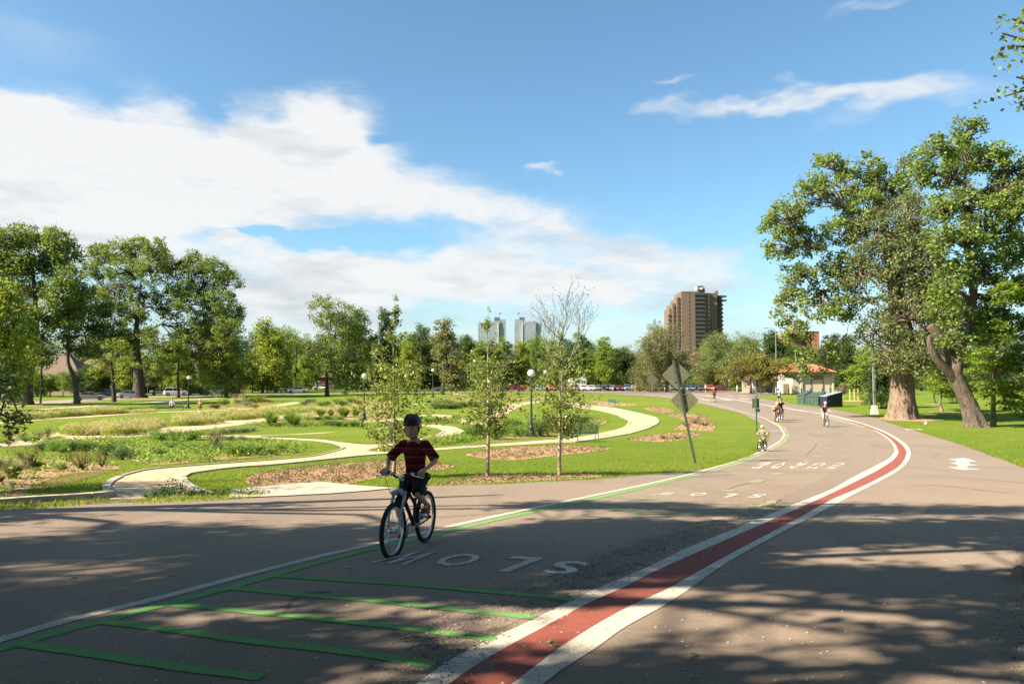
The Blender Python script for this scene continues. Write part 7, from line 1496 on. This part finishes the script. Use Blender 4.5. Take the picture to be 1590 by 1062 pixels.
walker('left one of two shirtless strollers before the parked cars', up(981.5, 608.3), R(0), 1.75, SK[1], cloth('tan_shorts', (.35, .24, .15)), SK[1]); walker('right one of two strollers before the parked cars, in a beige top', up(986, 608.3), R(10), 1.7, cloth('beige_top', (.48, .36, .24)), cloth('tan_shorts', (.35, .24, .15)), SK[1])
walker('jogger in a red top and dark shorts on the left garden path', up(310.5, 646), R(-100), 1.55, cloth('coral_top', (.45, .14, .10)), cloth('navy_shorts', (.03, .03, .06)), SK[0], run=True, hair=M_hairb)
sitter('man in a pale shirt sitting on the shaded bench at the left', at(267, 638)+Vector((0, .02, 0)), R(-80), 1.8, cloth('pale_shirt', (.45, .5, .58)), cloth('jeans', (.06, .08, .14)))
for i, (x, c, lb) in enumerate(((1173, (.16, .03, .03), 'seated person in dark red under the left end of the shelter'), (1178, (.03, .03, .03), 'seated person in black near the left end of the shelter'), (1189, (.35, .08, .10), 'seated person in crimson in the middle of the shelter'), (1186.5, (.50, .50, .16), 'child in yellow in front of the crimson person in the shelter'), (1201, (.16, .02, .04), 'seated person in maroon right of the middle of the shelter'), (1216, (.42, .5, .55), 'seated person in light grey near the right end of the shelter'), (1220.5, (.40, .04, .04), 'seated person in bright red at the right end of the shelter'))):
    p = sp_+Vector(((x-1196)/SS, .4+.5*(i % 2), 0)); sitter(lb, p, R(-90+20*(i % 3-1)), 1.65 if i != 3 else 1.1, cloth(f'guest_{i}', c), cloth('dark_trousers', (.05, .05, .06)), .45 if i != 3 else .25)
walker('person in orange standing near the red pick-up beyond the garden', at(824, 606.5), R(90), 1.7, cloth('orange_shirt', (.5, .18, .08)), cloth('dark_trousers', (.05, .05, .06)), long_legs=True); walker('person in red standing right of the one in orange beyond the garden', at(829, 606.6), R(90), 1.65, cloth('red_shirt', (.42, .07, .05)), cloth('tan_shorts', (.35, .24, .15)))
# ================================================================ SHRUBS AND GROUND COVER
LM['grassy'] = leafmat('feather_grass', (.27, .31, .055), (.21, .26, .04), isl=.3, trans=.4); LM['tan'] = leafmat('dry_seedheads', (.42, .40, .17), (.36, .33, .13), isl=.3, trans=.3); LM['shrub'] = leafmat('shrub_leaf', (.125, .225, .030), (.085, .165, .025)); LM['shrubd'] = leafmat('dark_shrub_leaf', (.075, .14, .035), (.05, .10, .03)); LM['twig'] = leafmat('bare_twig', (.13, .08, .06)); LM['lime'] = leafmat('lime_leaf', (.17, .235, .025), (.13, .19, .02)); LM['grey'] = leafmat('grey_leaf', (.20, .24, .18)); LM['purple'] = leafmat('catmint_flower', (.22, .18, .26))
def shrub_proto(kind, v):
    q = np.random.default_rng(500+v*7+len(kind))
    if kind == 'bush':
        n = 1500; nb = 16; c = np.stack([q.normal(size=nb)*.27, q.normal(size=nb)*.27, q.uniform(.25, .72, nb)], 1); L = c[q.integers(0, nb, n)]+q.normal(size=(n, 3))*.13; L[:, 2] = np.clip(L[:, 2], .03, 1.05); m = leaf_mesh('foliage', L, .085, .6, .4)
        s = MB(); [s.tube([(0, 0, -.03), (cc[0]*.5, cc[1]*.5, cc[2]*.5), tuple(cc)], [.014, .010, .005], 4, False) for cc in c]; return {'foliage': m, 'stems': s.mesh('stems', False, False)}
    if kind == 'blade':      # arching grass clump: narrow blades
        n = 620; a = q.uniform(0, 6.28, n); r0 = q.uniform(0, .12, n); sp = q.uniform(.12, .62, n); h = q.uniform(.6, 1.0, n)*(1-.25*sp); w = .013
        t = np.array([0, .5, 1.]); V = []; F_ = []
        for i in range(n):
            ca, sa = math.cos(a[i]), math.sin(a[i]); px_, py_ = -sa*w, ca*w
            for k, tt in enumerate(t): r = r0[i]+sp[i]*tt**1.6; z = h[i]*(tt**.75)*(1-.12*tt*sp[i]*3); ww = (1, .8, .1)[k]; V += [(ca*r+px_*ww, sa*r+py_*ww, z), (ca*r-px_*ww, sa*r-py_*ww, z)]
            b = i*6; F_ += [(b, b+1, b+3, b+2), (b+2, b+3, b+5, b+4)]
        return {'blades': fast_mesh('blades', V, F_)}
    if kind == 'feather':    # mound with tan seed heads above
        n = 900; a = q.uniform(0, 6.28, n); rr = np.sqrt(q.uniform(0, 1, n))*.55; L = np.stack([rr*np.cos(a), rr*np.sin(a), (1-.6*(rr/.55)**2)*q.uniform(.15, .75, n)], 1); m = leaf_mesh('foliage', L, .12, .3, .05)
        n2 = 420; a = q.uniform(0, 6.28, n2); rr = np.sqrt(q.uniform(0, 1, n2))*.6; L2 = np.stack([rr*np.cos(a), rr*np.sin(a), (1-.45*(rr/.6)**2)*q.uniform(.65, 1.05, n2)], 1); return {'foliage': m, 'seedheads': leaf_mesh('seedheads', L2, .11, .22, .0)}
    if kind == 'twiggy':
        s = MB(); tips = []
        for i in range(26):
            a = q.uniform(0, 6.28); e = np.array([math.cos(a)*q.uniform(.15, .6), math.sin(a)*q.uniform(.15, .6), q.uniform(.55, 1.0)]); b = branch_pts((0, 0, 0), e, .05, .06, 4); s.tube(b, [.014, .010, .007, .003], 4, False)
            for k in range(4): f = b[q.integers(1, 4)]; g_ = f+np.array([q.normal()*.14, q.normal()*.14, q.uniform(.05, .22)]); s.tube([f, g_], [.006, .002], 3, False); tips.append(g_); tips.append(f)
        L = np.repeat(np.array(tips), 3, 0)+q.normal(size=(len(tips)*3, 3))*.04; return {'stems': s.mesh('stems', False, False), 'foliage': leaf_mesh('foliage', L, .045, .6)}
SP = {}
ROWCOL = {'bush': 'shrub', 'blade': 'shrub', 'feather': 'grassy', 'twiggy': 'twig'}
def shrub(kind, v, px, base, wpx, hpx, leafk, label, group, name):
    p = at(px, base, .01); s_ = p.y/F; W = wpx*s_*1.18; H = hpx*s_*1.12; k = (kind, v)
    if k not in SP:
        pr = shrub_proto(kind, v); z = []; 
        for me in pr.values(): c = np.empty(len(me.vertices)*3, np.float32); me.vertices.foreach_get('co', c); z.append(c.reshape(-1, 3))
        z = np.concatenate(z); SP[k] = (pr, float(np.percentile(z[:, 2], 98.5)), float(np.percentile(np.abs(z[:, 0]), 96)*2))
    pr, h0, w0 = SP[k]; t = thing(name, label, 'plant' if kind != 'bush' else 'shrub', p, rng.uniform(0, 6.28), group, (W/w0, W/w0, H/h0))
    for nm, me in pr.items(): obj(nm, me, LM['tan'] if nm == 'seedheads' else M_barkD if nm == 'stems' and kind != 'twiggy' else LM['twig'] if nm == 'stems' else LM[leafk], t)
    return t
rows = [
 ('feather', 'feather_grass', 'tan topped grass mound', 'the long bed above the second path', [(112,675,26,17,'grassy'),(124,675.5,24,17,'grassy'),(142,675.5,20,14,'tan'),(158,673,16,15,'tan'),(178,676,30,18,'grassy'),(196,675,24,16,'grassy'),(212,674,24,14,'grassy'),(228,671,20,12,'grassy'),(172,668,40,16,'tan'),(205,665,40,15,'tan'),(236,668,20,12,'grassy'),(150,667,30,12,'tan'),(243,664,22,14,'tan'),(226,661,30,12,'tan')]),
 ('feather', 'feather_grass', 'tan topped grass mound', 'the grass bed right of the left jogger', [(285,661,26,13,'grassy'),(300,660.5,24,14,'grassy'),(318,659,26,14,'grassy'),(334,657,22,13,'grassy'),(290,652,34,12,'tan'),(318,648,34,12,'tan'),(348,648,26,10,'grassy'),(368,652,24,12,'grassy'),(382,651,22,11,'grassy'),(398,649,20,11,'grassy'),(362,643,30,9,'tan'),(412,645,24,10,'grassy'),(436,643,24,9,'grassy'),(455,641,22,8,'grassy'),(470,640,20,8,'tan'),(480,637.5,16,7,'grassy'),(425,636,30,7,'tan'),(395,640,30,7,'tan')]),
 ('feather', 'feather_grass', 'low grass mound', 'the far left bed before the upper path', [(8,652,30,12,'grassy'),(30,652,28,13,'grassy'),(52,651,28,12,'grassy'),(72,649,24,12,'grassy'),(92,647,26,13,'grassy'),(112,646,26,12,'grassy'),(128,645,20,9,'tan'),(148,644,24,12,'grassy'),(168,643,26,11,'grassy'),(185,642,22,10,'grassy'),(135,639,30,8,'tan'),(215,641,16,6,'tan'),(233,640,16,5,'tan')]),
 ('bush', 'garden_shrub', 'rounded green shrub', 'the row left of the entrance path', [(67,699,16,12,'shrubd'),(84,700,22,15,'shrub'),(98,702,16,9,'shrub'),(114,700,20,15,'shrubd'),(134,699,16,14,'shrub'),(147,699,16,11,'shrubd'),(166,707,24,18,'shrubd'),(158,688,12,8,'shrub'),(182,695,16,12,'shrub'),(198,696,14,12,'shrub'),(190,713,26,18,'shrubd'),(212,710,16,11,'shrub'),(220,696,12,6,'shrub'),(232,706,12,7,'shrub'),(247,711,18,14,'shrubd')]),
 ('bush', 'garden_shrub', 'rounded green shrub', 'the shrub row of the middle bed', [(244,689,26,20,'shrub'),(270,685,18,17,'shrub'),(298,683,30,15,'shrub'),(265,700,16,12,'shrubd'),(284,700,14,10,'shrub'),(300,700,16,12,'shrub'),(316,702,18,12,'shrub'),(306,708,14,9,'shrubd'),(338,702,18,14,'shrubd'),(350,702,16,14,'shrub'),(368,708,22,18,'shrub'),(386,707,18,17,'shrub'),(402,706,20,16,'shrub'),(420,706,16,11,'shrub'),(434,703,16,14,'shrub'),(325,706,14,8,'shrub'),(234,698,14,7,'shrub')]),
 ('bush', 'garden_shrub', 'low dark shrub', 'the rows round the inner lawn', [(385,688,14,7,'shrubd'),(398,688,16,8,'shrubd'),(412,687.5,16,7,'shrubd'),(340,683,16,6,'grey'),(358,683,16,6,'shrubd'),(375,683,14,6,'grey'),(330,677,18,8,'shrub'),(345,674,18,8,'shrub'),(360,672,18,7,'grey'),(378,671,16,7,'shrub'),(392,669,14,6,'grey'),(505,660,14,8,'shrub'),(516,661,14,8,'shrubd'),(526,662,12,8,'shrubd'),(537,662,12,6,'shrub'),(549,662,14,8,'shrubd'),(562,662,12,6,'shrubd'),(480,652,16,5,'shrub'),(495,652,14,5,'shrubd'),(510,651,14,5,'shrub'),(528,651,14,5,'shrub')]),
 ('blade', 'grass_clump', 'tall green grass clump', 'the clumps behind the inner lawn', [(422,662,24,20,'shrub'),(456,662,28,19,'shrub'),(448,657,16,13,'shrub'),(498,647,18,12,'shrub'),(514,647,12,11,'shrub'),(534,648,24,15,'shrub'),(553,648,14,14,'lime'),(524,628,16,8,'shrub'),(508,630,14,7,'shrubd'),(462,627,0.1,.1,'shrub')][:-1]),
 ('bush', 'garden_shrub', 'small shrub', 'the upper left garden', [(348,630,14,9,'shrubd'),(366,628,14,11,'tan'),(382,630,18,6,'grey'),(388,627,16,11,'lime'),(400,626,14,11,'lime'),(336,634,14,6,'red'),(412,626,12,6,'red'),(500,631,16,7,'shrub'),(474,629,14,7,'olive'),(530,630,16,9,'shrub'),(545,626,12,8,'shrubd'),(395,634,14,5,'red'),(555,628,10,6,'red')]),
 ('twiggy', 'twiggy_shrub', 'twiggy brown shrub', 'the left foreground bed', [(44,728,34,32,'twig'),(128,730,34,28,'red'),(158,725,18,22,'red'),(12,683,22,18,'twig'),(60,684,16,14,'twig'),(74,680,16,16,'twig'),(38,684,14,11,'twig'),(104,716,24,12,'red'),(332,698,26,34,'tan'),(98,686,10,5,'lime')]),
 ('blade', 'grass_clump', 'grey green grass tuft', 'the left foreground bed', [(20,743,38,28,'olive'),(56,727,30,12,'shrub'),(-8,735,30,26,'olive'),(0,748,20,12,'olive')]),
 ('bush', 'garden_shrub', 'bright low shrub', 'the strip beside the second path', [(10,688,20,7,'lime'),(40,686,14,8,'shrub'),(54,685,14,8,'lime'),(80,683,14,5,'lime'),(91,681,10,4,'lime'),(96,731,14,12,'shrub'),(60,731,20,6,'shrub')]),
 ('bush', 'garden_shrub', 'leafy green shrub', 'the nearest lamp bed', [(732,681,18,20,'shrub'),(750,680,16,15,'shrubd'),(770,682,20,20,'shrub'),(786,677,18,16,'shrub'),(803,678,20,16,'shrub'),(818,677,12,12,'shrub'),(842,677,22,20,'shrubd'),(858,672,16,14,'shrub'),(776,668,24,14,'shrub'),(800,664,20,12,'shrubd'),(828,666,20,12,'shrub'),(850,662,20,12,'shrub'),(876,661,20,12,'shrub'),(903,661,26,15,'shrubd'),(892,654,20,8,'shrub'),(915,652,14,6,'olive'),(744,668,16,8,'shrub'),(880,668,16,9,'shrub')]),
 ('bush', 'garden_shrub', 'low green shrub', 'the inner loop bed', [(664,656,12,6,'shrub'),(676,656,14,7,'shrub'),(690,657,14,8,'shrub'),(707,653,10,8,'shrubd'),(652,651,12,5,'shrub'),(683,633,30,7,'shrub'),(700,634,26,7,'shrubd'),(716,632,22,8,'shrub'),(735,631,26,8,'shrub'),(757,629,24,7,'shrubd'),(690,626,30,6,'olive')]),
 ('twiggy', 'twiggy_shrub', 'pale twiggy shrub', 'the bed behind the diamond signs', [(1080,658,24,11,'grey'),(1066,662,18,8,'tan'),(1095,661,20,9,'tan'),(1052,681,20,6,'tan'),(1030,681,20,6,'tan')]),
 ('bush', 'garden_shrub', 'bronze bush', 'the edge of the car park', [(994,607.6,14,8,'orange'),(1010,607.8,12,8,'orange'),(955,607,10,7,'shrub'),(1146,608,16,6,'shrub'),(1050,604,30,14,'lime'),(1085,604,34,12,'lime'),(963,606.5,8,16,'lime')]),
 ('bush', 'garden_shrub', 'clipped garden bush', 'the yards across the street', [(50,613,10,9,'lime'),(90,612,18,10,'lime'),(56,612,8,11,'shrubd'),(118,612,20,9,'shrub'),(160,609,26,9,'lime'),(240,607,20,10,'shrub'),(265,607,24,10,'lime'),(420,606,20,8,'shrub'),(395,607,18,9,'shrubd'),(20,616,20,10,'shrub')])]
seen = {}
for kind, name, desc, where, items in rows:
    items = sorted(items, key=lambda a: a[0])
    for i, (x, b, w, h, lf) in enumerate(items):
        shrub(kind, i % 2, x, b, w, h, lf, f'{ORD[i]} {desc} from the left in {where}', f'{desc}s in {where}', name)
# pale blossoming hedge behind the grey saloon
for i, (x, w, h) in enumerate(((58, 34, 24), (84, 38, 30), (110, 34, 26))):
    shrub('bush', i % 2, x, 611, w, h, 'blossom', f'{ORD[i]} pale blossoming bush from the left in front of the brown roofed house', 'blossoming bushes before the brown roofed house', 'blossom_bush')

# ---- things nobody could count: grass blades, seedlings, gravel, fallen debris
def inside(P, poly):
    x, y = P[:, 0], P[:, 1]; c = np.zeros(len(P), bool); n = len(poly); j = n-1
    for i in range(n):
        xi, yi = poly[i]; xj, yj = poly[j]; k = ((yi > y) != (yj > y)); c ^= k & (x < (xj-xi)*(y-yi)/((yj-yi)+1e-12)+xi); j = i
    return c
def pix_to_ground(px, py):
    """vectorised at() by iteration"""
    dx = (px-795)/F; dy = (531-py)/F; Yd = math.cos(TH)-dy*math.sin(TH); X = dx/Yd; Z = (math.sin(TH)+dy*math.cos(TH))/Yd
    y = np.full(len(px), 20.)
    for _ in range(60): y = .5*y+.5*np.clip((Gv(y*X, y)-EYE)/np.minimum(Z, -1e-4), .5, 400)
    return np.stack([y*X, y], 1)
q = np.random.default_rng(99)
def blades(n, px_rng, py_rng, h, w, test, lean=.4, per=1):
    P2 = pix_to_ground(q.uniform(*px_rng, n), q.uniform(*py_rng, n)); P2 = P2[test(P2)]; n = len(P2); a = q.uniform(0, 6.28, n); hh = h*q.uniform(.5, 1.3, n); z = Gv(P2[:, 0], P2[:, 1]); lx = np.cos(a+1.3)*hh*lean*q.uniform(0, 1, n); ly = np.sin(a+1.3)*hh*lean*q.uniform(0, 1, n); ca, sa = np.cos(a)*w, np.sin(a)*w
    V = np.stack([np.stack([P2[:, 0]-ca, P2[:, 1]-sa, z], 1), np.stack([P2[:, 0]+ca, P2[:, 1]+sa, z], 1), np.stack([P2[:, 0]+lx, P2[:, 1]+ly, z+hh], 1)], 1).reshape(-1, 3); return V
no = POLYS['road'][0]
def lawn_ok(P2):
    ok = ~inside(P2, no)
    for k in ('sand', 'beds', 'pad', 'verge'):
        for pl in POLYS.get(k, []): ok &= ~inside(P2, pl)
    for pl in POLYS.get('isle', []): ok |= inside(P2, pl)
    return ok
M_blade = mat('grass_blade', (.20, .27, .035), .7, (.15, .22, .025), scale=1.2, coords='World', island=.25, trans=.5, spec=.15)
V = np.concatenate([blades(200000, (-30, 1230), (684, 790), .036, .008, lawn_ok), blades(50000, (1290, 1620), (625, 760), .045, .012, lawn_ok)])
tag(obj('lawn_blades', fast_mesh('lawn_blades', V, np.arange(len(V)).reshape(-1, 3)), M_blade), 'short bright green grass blades of the near lawn', 'grass', None, 'stuff')
# ragged taller edge along road and verge
edge_px = [(613,760),(657,757),(730,754.5),(769,753.8),(844,749.6),(920,746),(948,743),(995,739),(1050,734),(1094,728.7),(1132,719),(1160,710.8),(1179,697),(1190,684),(1193,672)]
ew = ribbon_pts(edge_px); E2d = []
for a, b in zip(ew, ew[1:]):
    m = int((b-a).length*170)+1; tt = q.uniform(0, 1, m); nrm = Vector((-(b-a).y, (b-a).x, 0)).normalized(); o_ = np.abs(q.normal(size=m))*.16-.05+.09*np.sin(np.linspace(0, 5, m)+a.x*3)
    E2d.append(np.stack([a.x+(b.x-a.x)*tt+nrm.x*o_, a.y+(b.y-a.y)*tt+nrm.y*o_], 1))
rw = ribbon_pts([(1590,727),(1562,716.4),(1541,709),(1516,699.4),(1479,687),(1432,672.5),(1394,661),(1362,650),(1337,644),(1300,637)])
for a, b in zip(rw, rw[1:]):
    m = int((b-a).length*90)+1; tt = q.uniform(0, 1, m); nrm = Vector((-(b-a).y, (b-a).x, 0)).normalized()*-1; o_ = np.abs(q.normal(size=m))*.16-.06; E2d.append(np.stack([a.x+(b.x-a.x)*tt+nrm.x*o_, a.y+(b.y-a.y)*tt+nrm.y*o_], 1))
vg = pix_to_ground(q.uniform(-20, 450, 9000), q.uniform(768, 797, 9000)); vg = vg[inside(vg, POLYS['verge'][0])]; vg = vg[(np.sin(vg[:, 0]*2.1)+np.sin(vg[:, 0]*5.3+1)+q.normal(size=len(vg))*.7) > -.2]; E2d.append(vg)
pe = np.concatenate(E2d); n = len(pe); a = q.uniform(0, 6.28, n); hh = q.uniform(.03, .09, n); z = Gv(pe[:, 0], pe[:, 1])+.02; ca, sa = np.cos(a)*.009, np.sin(a)*.009; l = q.normal(size=(n, 2))*.035
V = np.stack([np.stack([pe[:, 0]-ca, pe[:, 1]-sa, z], 1), np.stack([pe[:, 0]+ca, pe[:, 1]+sa, z], 1), np.stack([pe[:, 0]+l[:, 0], pe[:, 1]+l[:, 1], z+hh], 1)], 1).reshape(-1, 3)
tag(obj('edge_grass', fast_mesh('edge_grass', V, np.arange(3*n).reshape(-1, 3)), M_blade), 'ragged taller grass along the road edge and verge', 'grass', None, 'stuff')
# weeds on the verge before the entrance path
V = []
for x, b, r_, h_ in ((262,770,.30,.28),(275,769,.25,.20),(300,771,.2,.12),(250,772,.2,.14),(318,771,.2,.1),(372,770,.3,.12),(392,771,.3,.10),(240,774,.2,.1),(345,771,.2,.1)):
    p = at(x, b); m = 150; L = np.stack([p.x+q.normal(size=m)*r_*.5, p.y+q.normal(size=m)*r_*.3, p.z+np.abs(q.normal(size=m))*h_*.5+.02], 1); V.append(L)
tag(obj('verge_weeds', leaf_mesh('verge_weeds', np.concatenate(V), .055, .5), LM['shrubd']), 'dark leafy weeds on the verge before the entrance path', 'weeds', None, 'stuff')
# seedlings in the freshly planted beds
V = []
for bi, dens in ((3, 520), (5, 420), (6, 300), (7, 260), (4, 160), (0, 200), (8, 200), (9, 160), (10, 200)):
    pl = POLYS['beds'][bi]; lo_, hi_ = pl.min(0), pl.max(0); g_ = q.uniform(lo_, hi_, (dens*2, 2)); g_ = g_[inside(g_, pl)]; z = Gv(g_[:, 0], g_[:, 1]); L = np.repeat(np.stack([g_[:, 0], g_[:, 1], z+.05], 1), 9, 0); L = L+q.normal(size=L.shape)*np.array([.05, .05, .03]); V.append(L)
tag(obj('seedlings', leaf_mesh('seedlings', np.concatenate(V), .055, .55, .3), leafmat('seedling_leaf', (.12, .13, .05), (.16, .09, .06))), 'small seedlings scattered over the freshly planted beds', 'seedlings', None, 'stuff')
# leafy ground cover filling the older beds
V = []
for bi, dens in ((1, 260), (2, 330), (11, 420), (12, 120), (13, 60), (14, 500), (15, 130), (16, 500), (17, 700), (19, 500), (20, 260), (21, 500), (22, 120), (0, 70), (18, 60)):
    pl = POLYS['beds'][bi]; lo_, hi_ = pl.min(0), pl.max(0); g_ = q.uniform(lo_, hi_, (int(dens*3.4), 2)); g_ = g_[inside(g_, pl)]
    if not len(g_): continue
    z = Gv(g_[:, 0], g_[:, 1]); r_ = q.uniform(.12, .34, len(g_)); L = np.repeat(np.stack([g_[:, 0], g_[:, 1], z+.10], 1), 26, 0)+q.normal(size=(len(g_)*26, 3))*np.repeat(r_, 26)[:, None]*np.array([1, 1, .45]); L[:, 2] = np.maximum(L[:, 2], np.repeat(z, 26)+.02); V.append(L)
tag(obj('ground_cover', leaf_mesh('ground_cover', np.concatenate(V), .10, .55, .5), leafmat('cover_leaf', (.15, .25, .035), (.19, .255, .05))), 'low leafy ground cover filling the older planting beds', 'ground cover', None, 'stuff')
# mulch crumbs
V = []
for bi, dens in ((0, 3000), (3, 2200), (5, 1500), (1, 900), (2, 1800)):
    pl = POLYS['beds'][bi]; lo_, hi_ = pl.min(0), pl.max(0); g_ = q.uniform(lo_, hi_, (dens*2, 2)); g_ = g_[inside(g_, pl)]; z = Gv(g_[:, 0], g_[:, 1]); V.append(np.stack([g_[:, 0], g_[:, 1], z+.02], 1))
tag(obj('mulch_chips', leaf_mesh('mulch_chips', np.concatenate(V), .06, .4, 1.2), mat('wood_chip', (.38, .26, .14), .9, (.24, .15, .08), scale=3, coords='World', island=.5)), 'wood chips and crumbs lying over the planting beds', 'mulch', None, 'stuff')
# gravel and fallen blossom on the road
def pebbles(name, P2, size, m, label, cat):
    n = len(P2); z = Gv(P2[:, 0], P2[:, 1])+.033; s = size*q.uniform(.5, 1.5, n); a = q.uniform(0, 6.28, n); V = []
    base = np.array([(1, 0, 0), (.2, .9, 0), (-.9, .4, 0), (-.5, -.8, 0), (.1, 0, .8)]); c, s2 = np.cos(a), np.sin(a)
    B = base[None]*s[:, None, None]; X_ = B[:, :, 0]*c[:, None]-B[:, :, 1]*s2[:, None]; Y_ = B[:, :, 0]*s2[:, None]+B[:, :, 1]*c[:, None]; Vv = np.stack([P2[:, 0, None]+X_, P2[:, 1, None]+Y_, z[:, None]+B[:, :, 2]], 2).reshape(-1, 3)
    f = np.array([(0, 1, 4), (1, 2, 4), (2, 3, 4), (3, 0, 4)]); Fq = (np.arange(n)[:, None, None]*5+f[None]).reshape(-1, 3); return tag(obj(name, fast_mesh(name, Vv, Fq), m), label, cat, None, 'stuff')
strip = np.array([(at(x, y).x, at(x, y).y) for x, y in [(600,1062),(640,1010),(700,975),(760,950),(830,915),(890,885),(960,858),(1040,832),(1100,812),(1150,796),(1190,782),(1215,779),(1180,800),(1130,820),(1060,850),(1000,878),(940,905),(880,935),(800,972),(740,1010),(690,1045),(660,1080)]])
lo_, hi_ = strip.min(0), strip.max(0); g_ = q.uniform(lo_, hi_, (60000, 2)); g_ = g_[inside(g_, strip)][:3800]; g_ = g_+q.normal(size=g_.shape)*np.array([.16, .16])
ge = np.stack([at(1590, 900).x+.10-np.abs(q.normal(size=1400))*.16+.02*np.arange(1400)*0, q.uniform(3.6, 9.5, 1400)], 1); ge[:, 0] = np.interp(ge[:, 1], [3.6, 5, 7, 9.5], [2.35, 3.28, 4.62, 6.4])-np.abs(q.normal(size=1400))*.14+.12
pebbles('gravel', np.concatenate([g_, ge]), .0075, mat('gravel_stone', (.34, .27, .19), .9, (.08, .06, .05), scale=5, coords='World', island=.6), 'loose gravel in the worn strip and at the right road edge', 'gravel')
P2 = pix_to_ground(q.uniform(-20, 1600, 500), q.uniform(800, 1070, 500)); P2 = P2[inside(P2, no)]; 
P3 = pix_to_ground(q.uniform(-20, 1600, 300), q.uniform(740, 850, 300)); P3 = P3[inside(P3, no)]
pebbles('fallen_blossom', np.concatenate([P2, P3]), .008, P('fallen_petal', (.42, .40, .33), rough=.9), 'pale fallen blossom and leaf scraps scattered over the road', 'litter')
V = []
for x, y in ((530,923),(1075,1015),(1195,812),(630,985),(115,895),(270,893),(950,888),(1185,803),(540,880),(745,1000),(1260,813),(555,888),(1080,1015),(490,945),(860,1000)):
    p = at(x, y, .04); L = np.array(p)+q.normal(size=(5, 3))*np.array([.03, .02, .004]); V.append(L)
tag(obj('fallen_leaves', leaf_mesh('fallen_leaves', np.concatenate(V), .05, .5, 3.), leafmat('fallen_leaf', (.16, .20, .08), (.35, .34, .24))), 'a few fallen leaves lying on the shaded road', 'leaves', None, 'stuff')
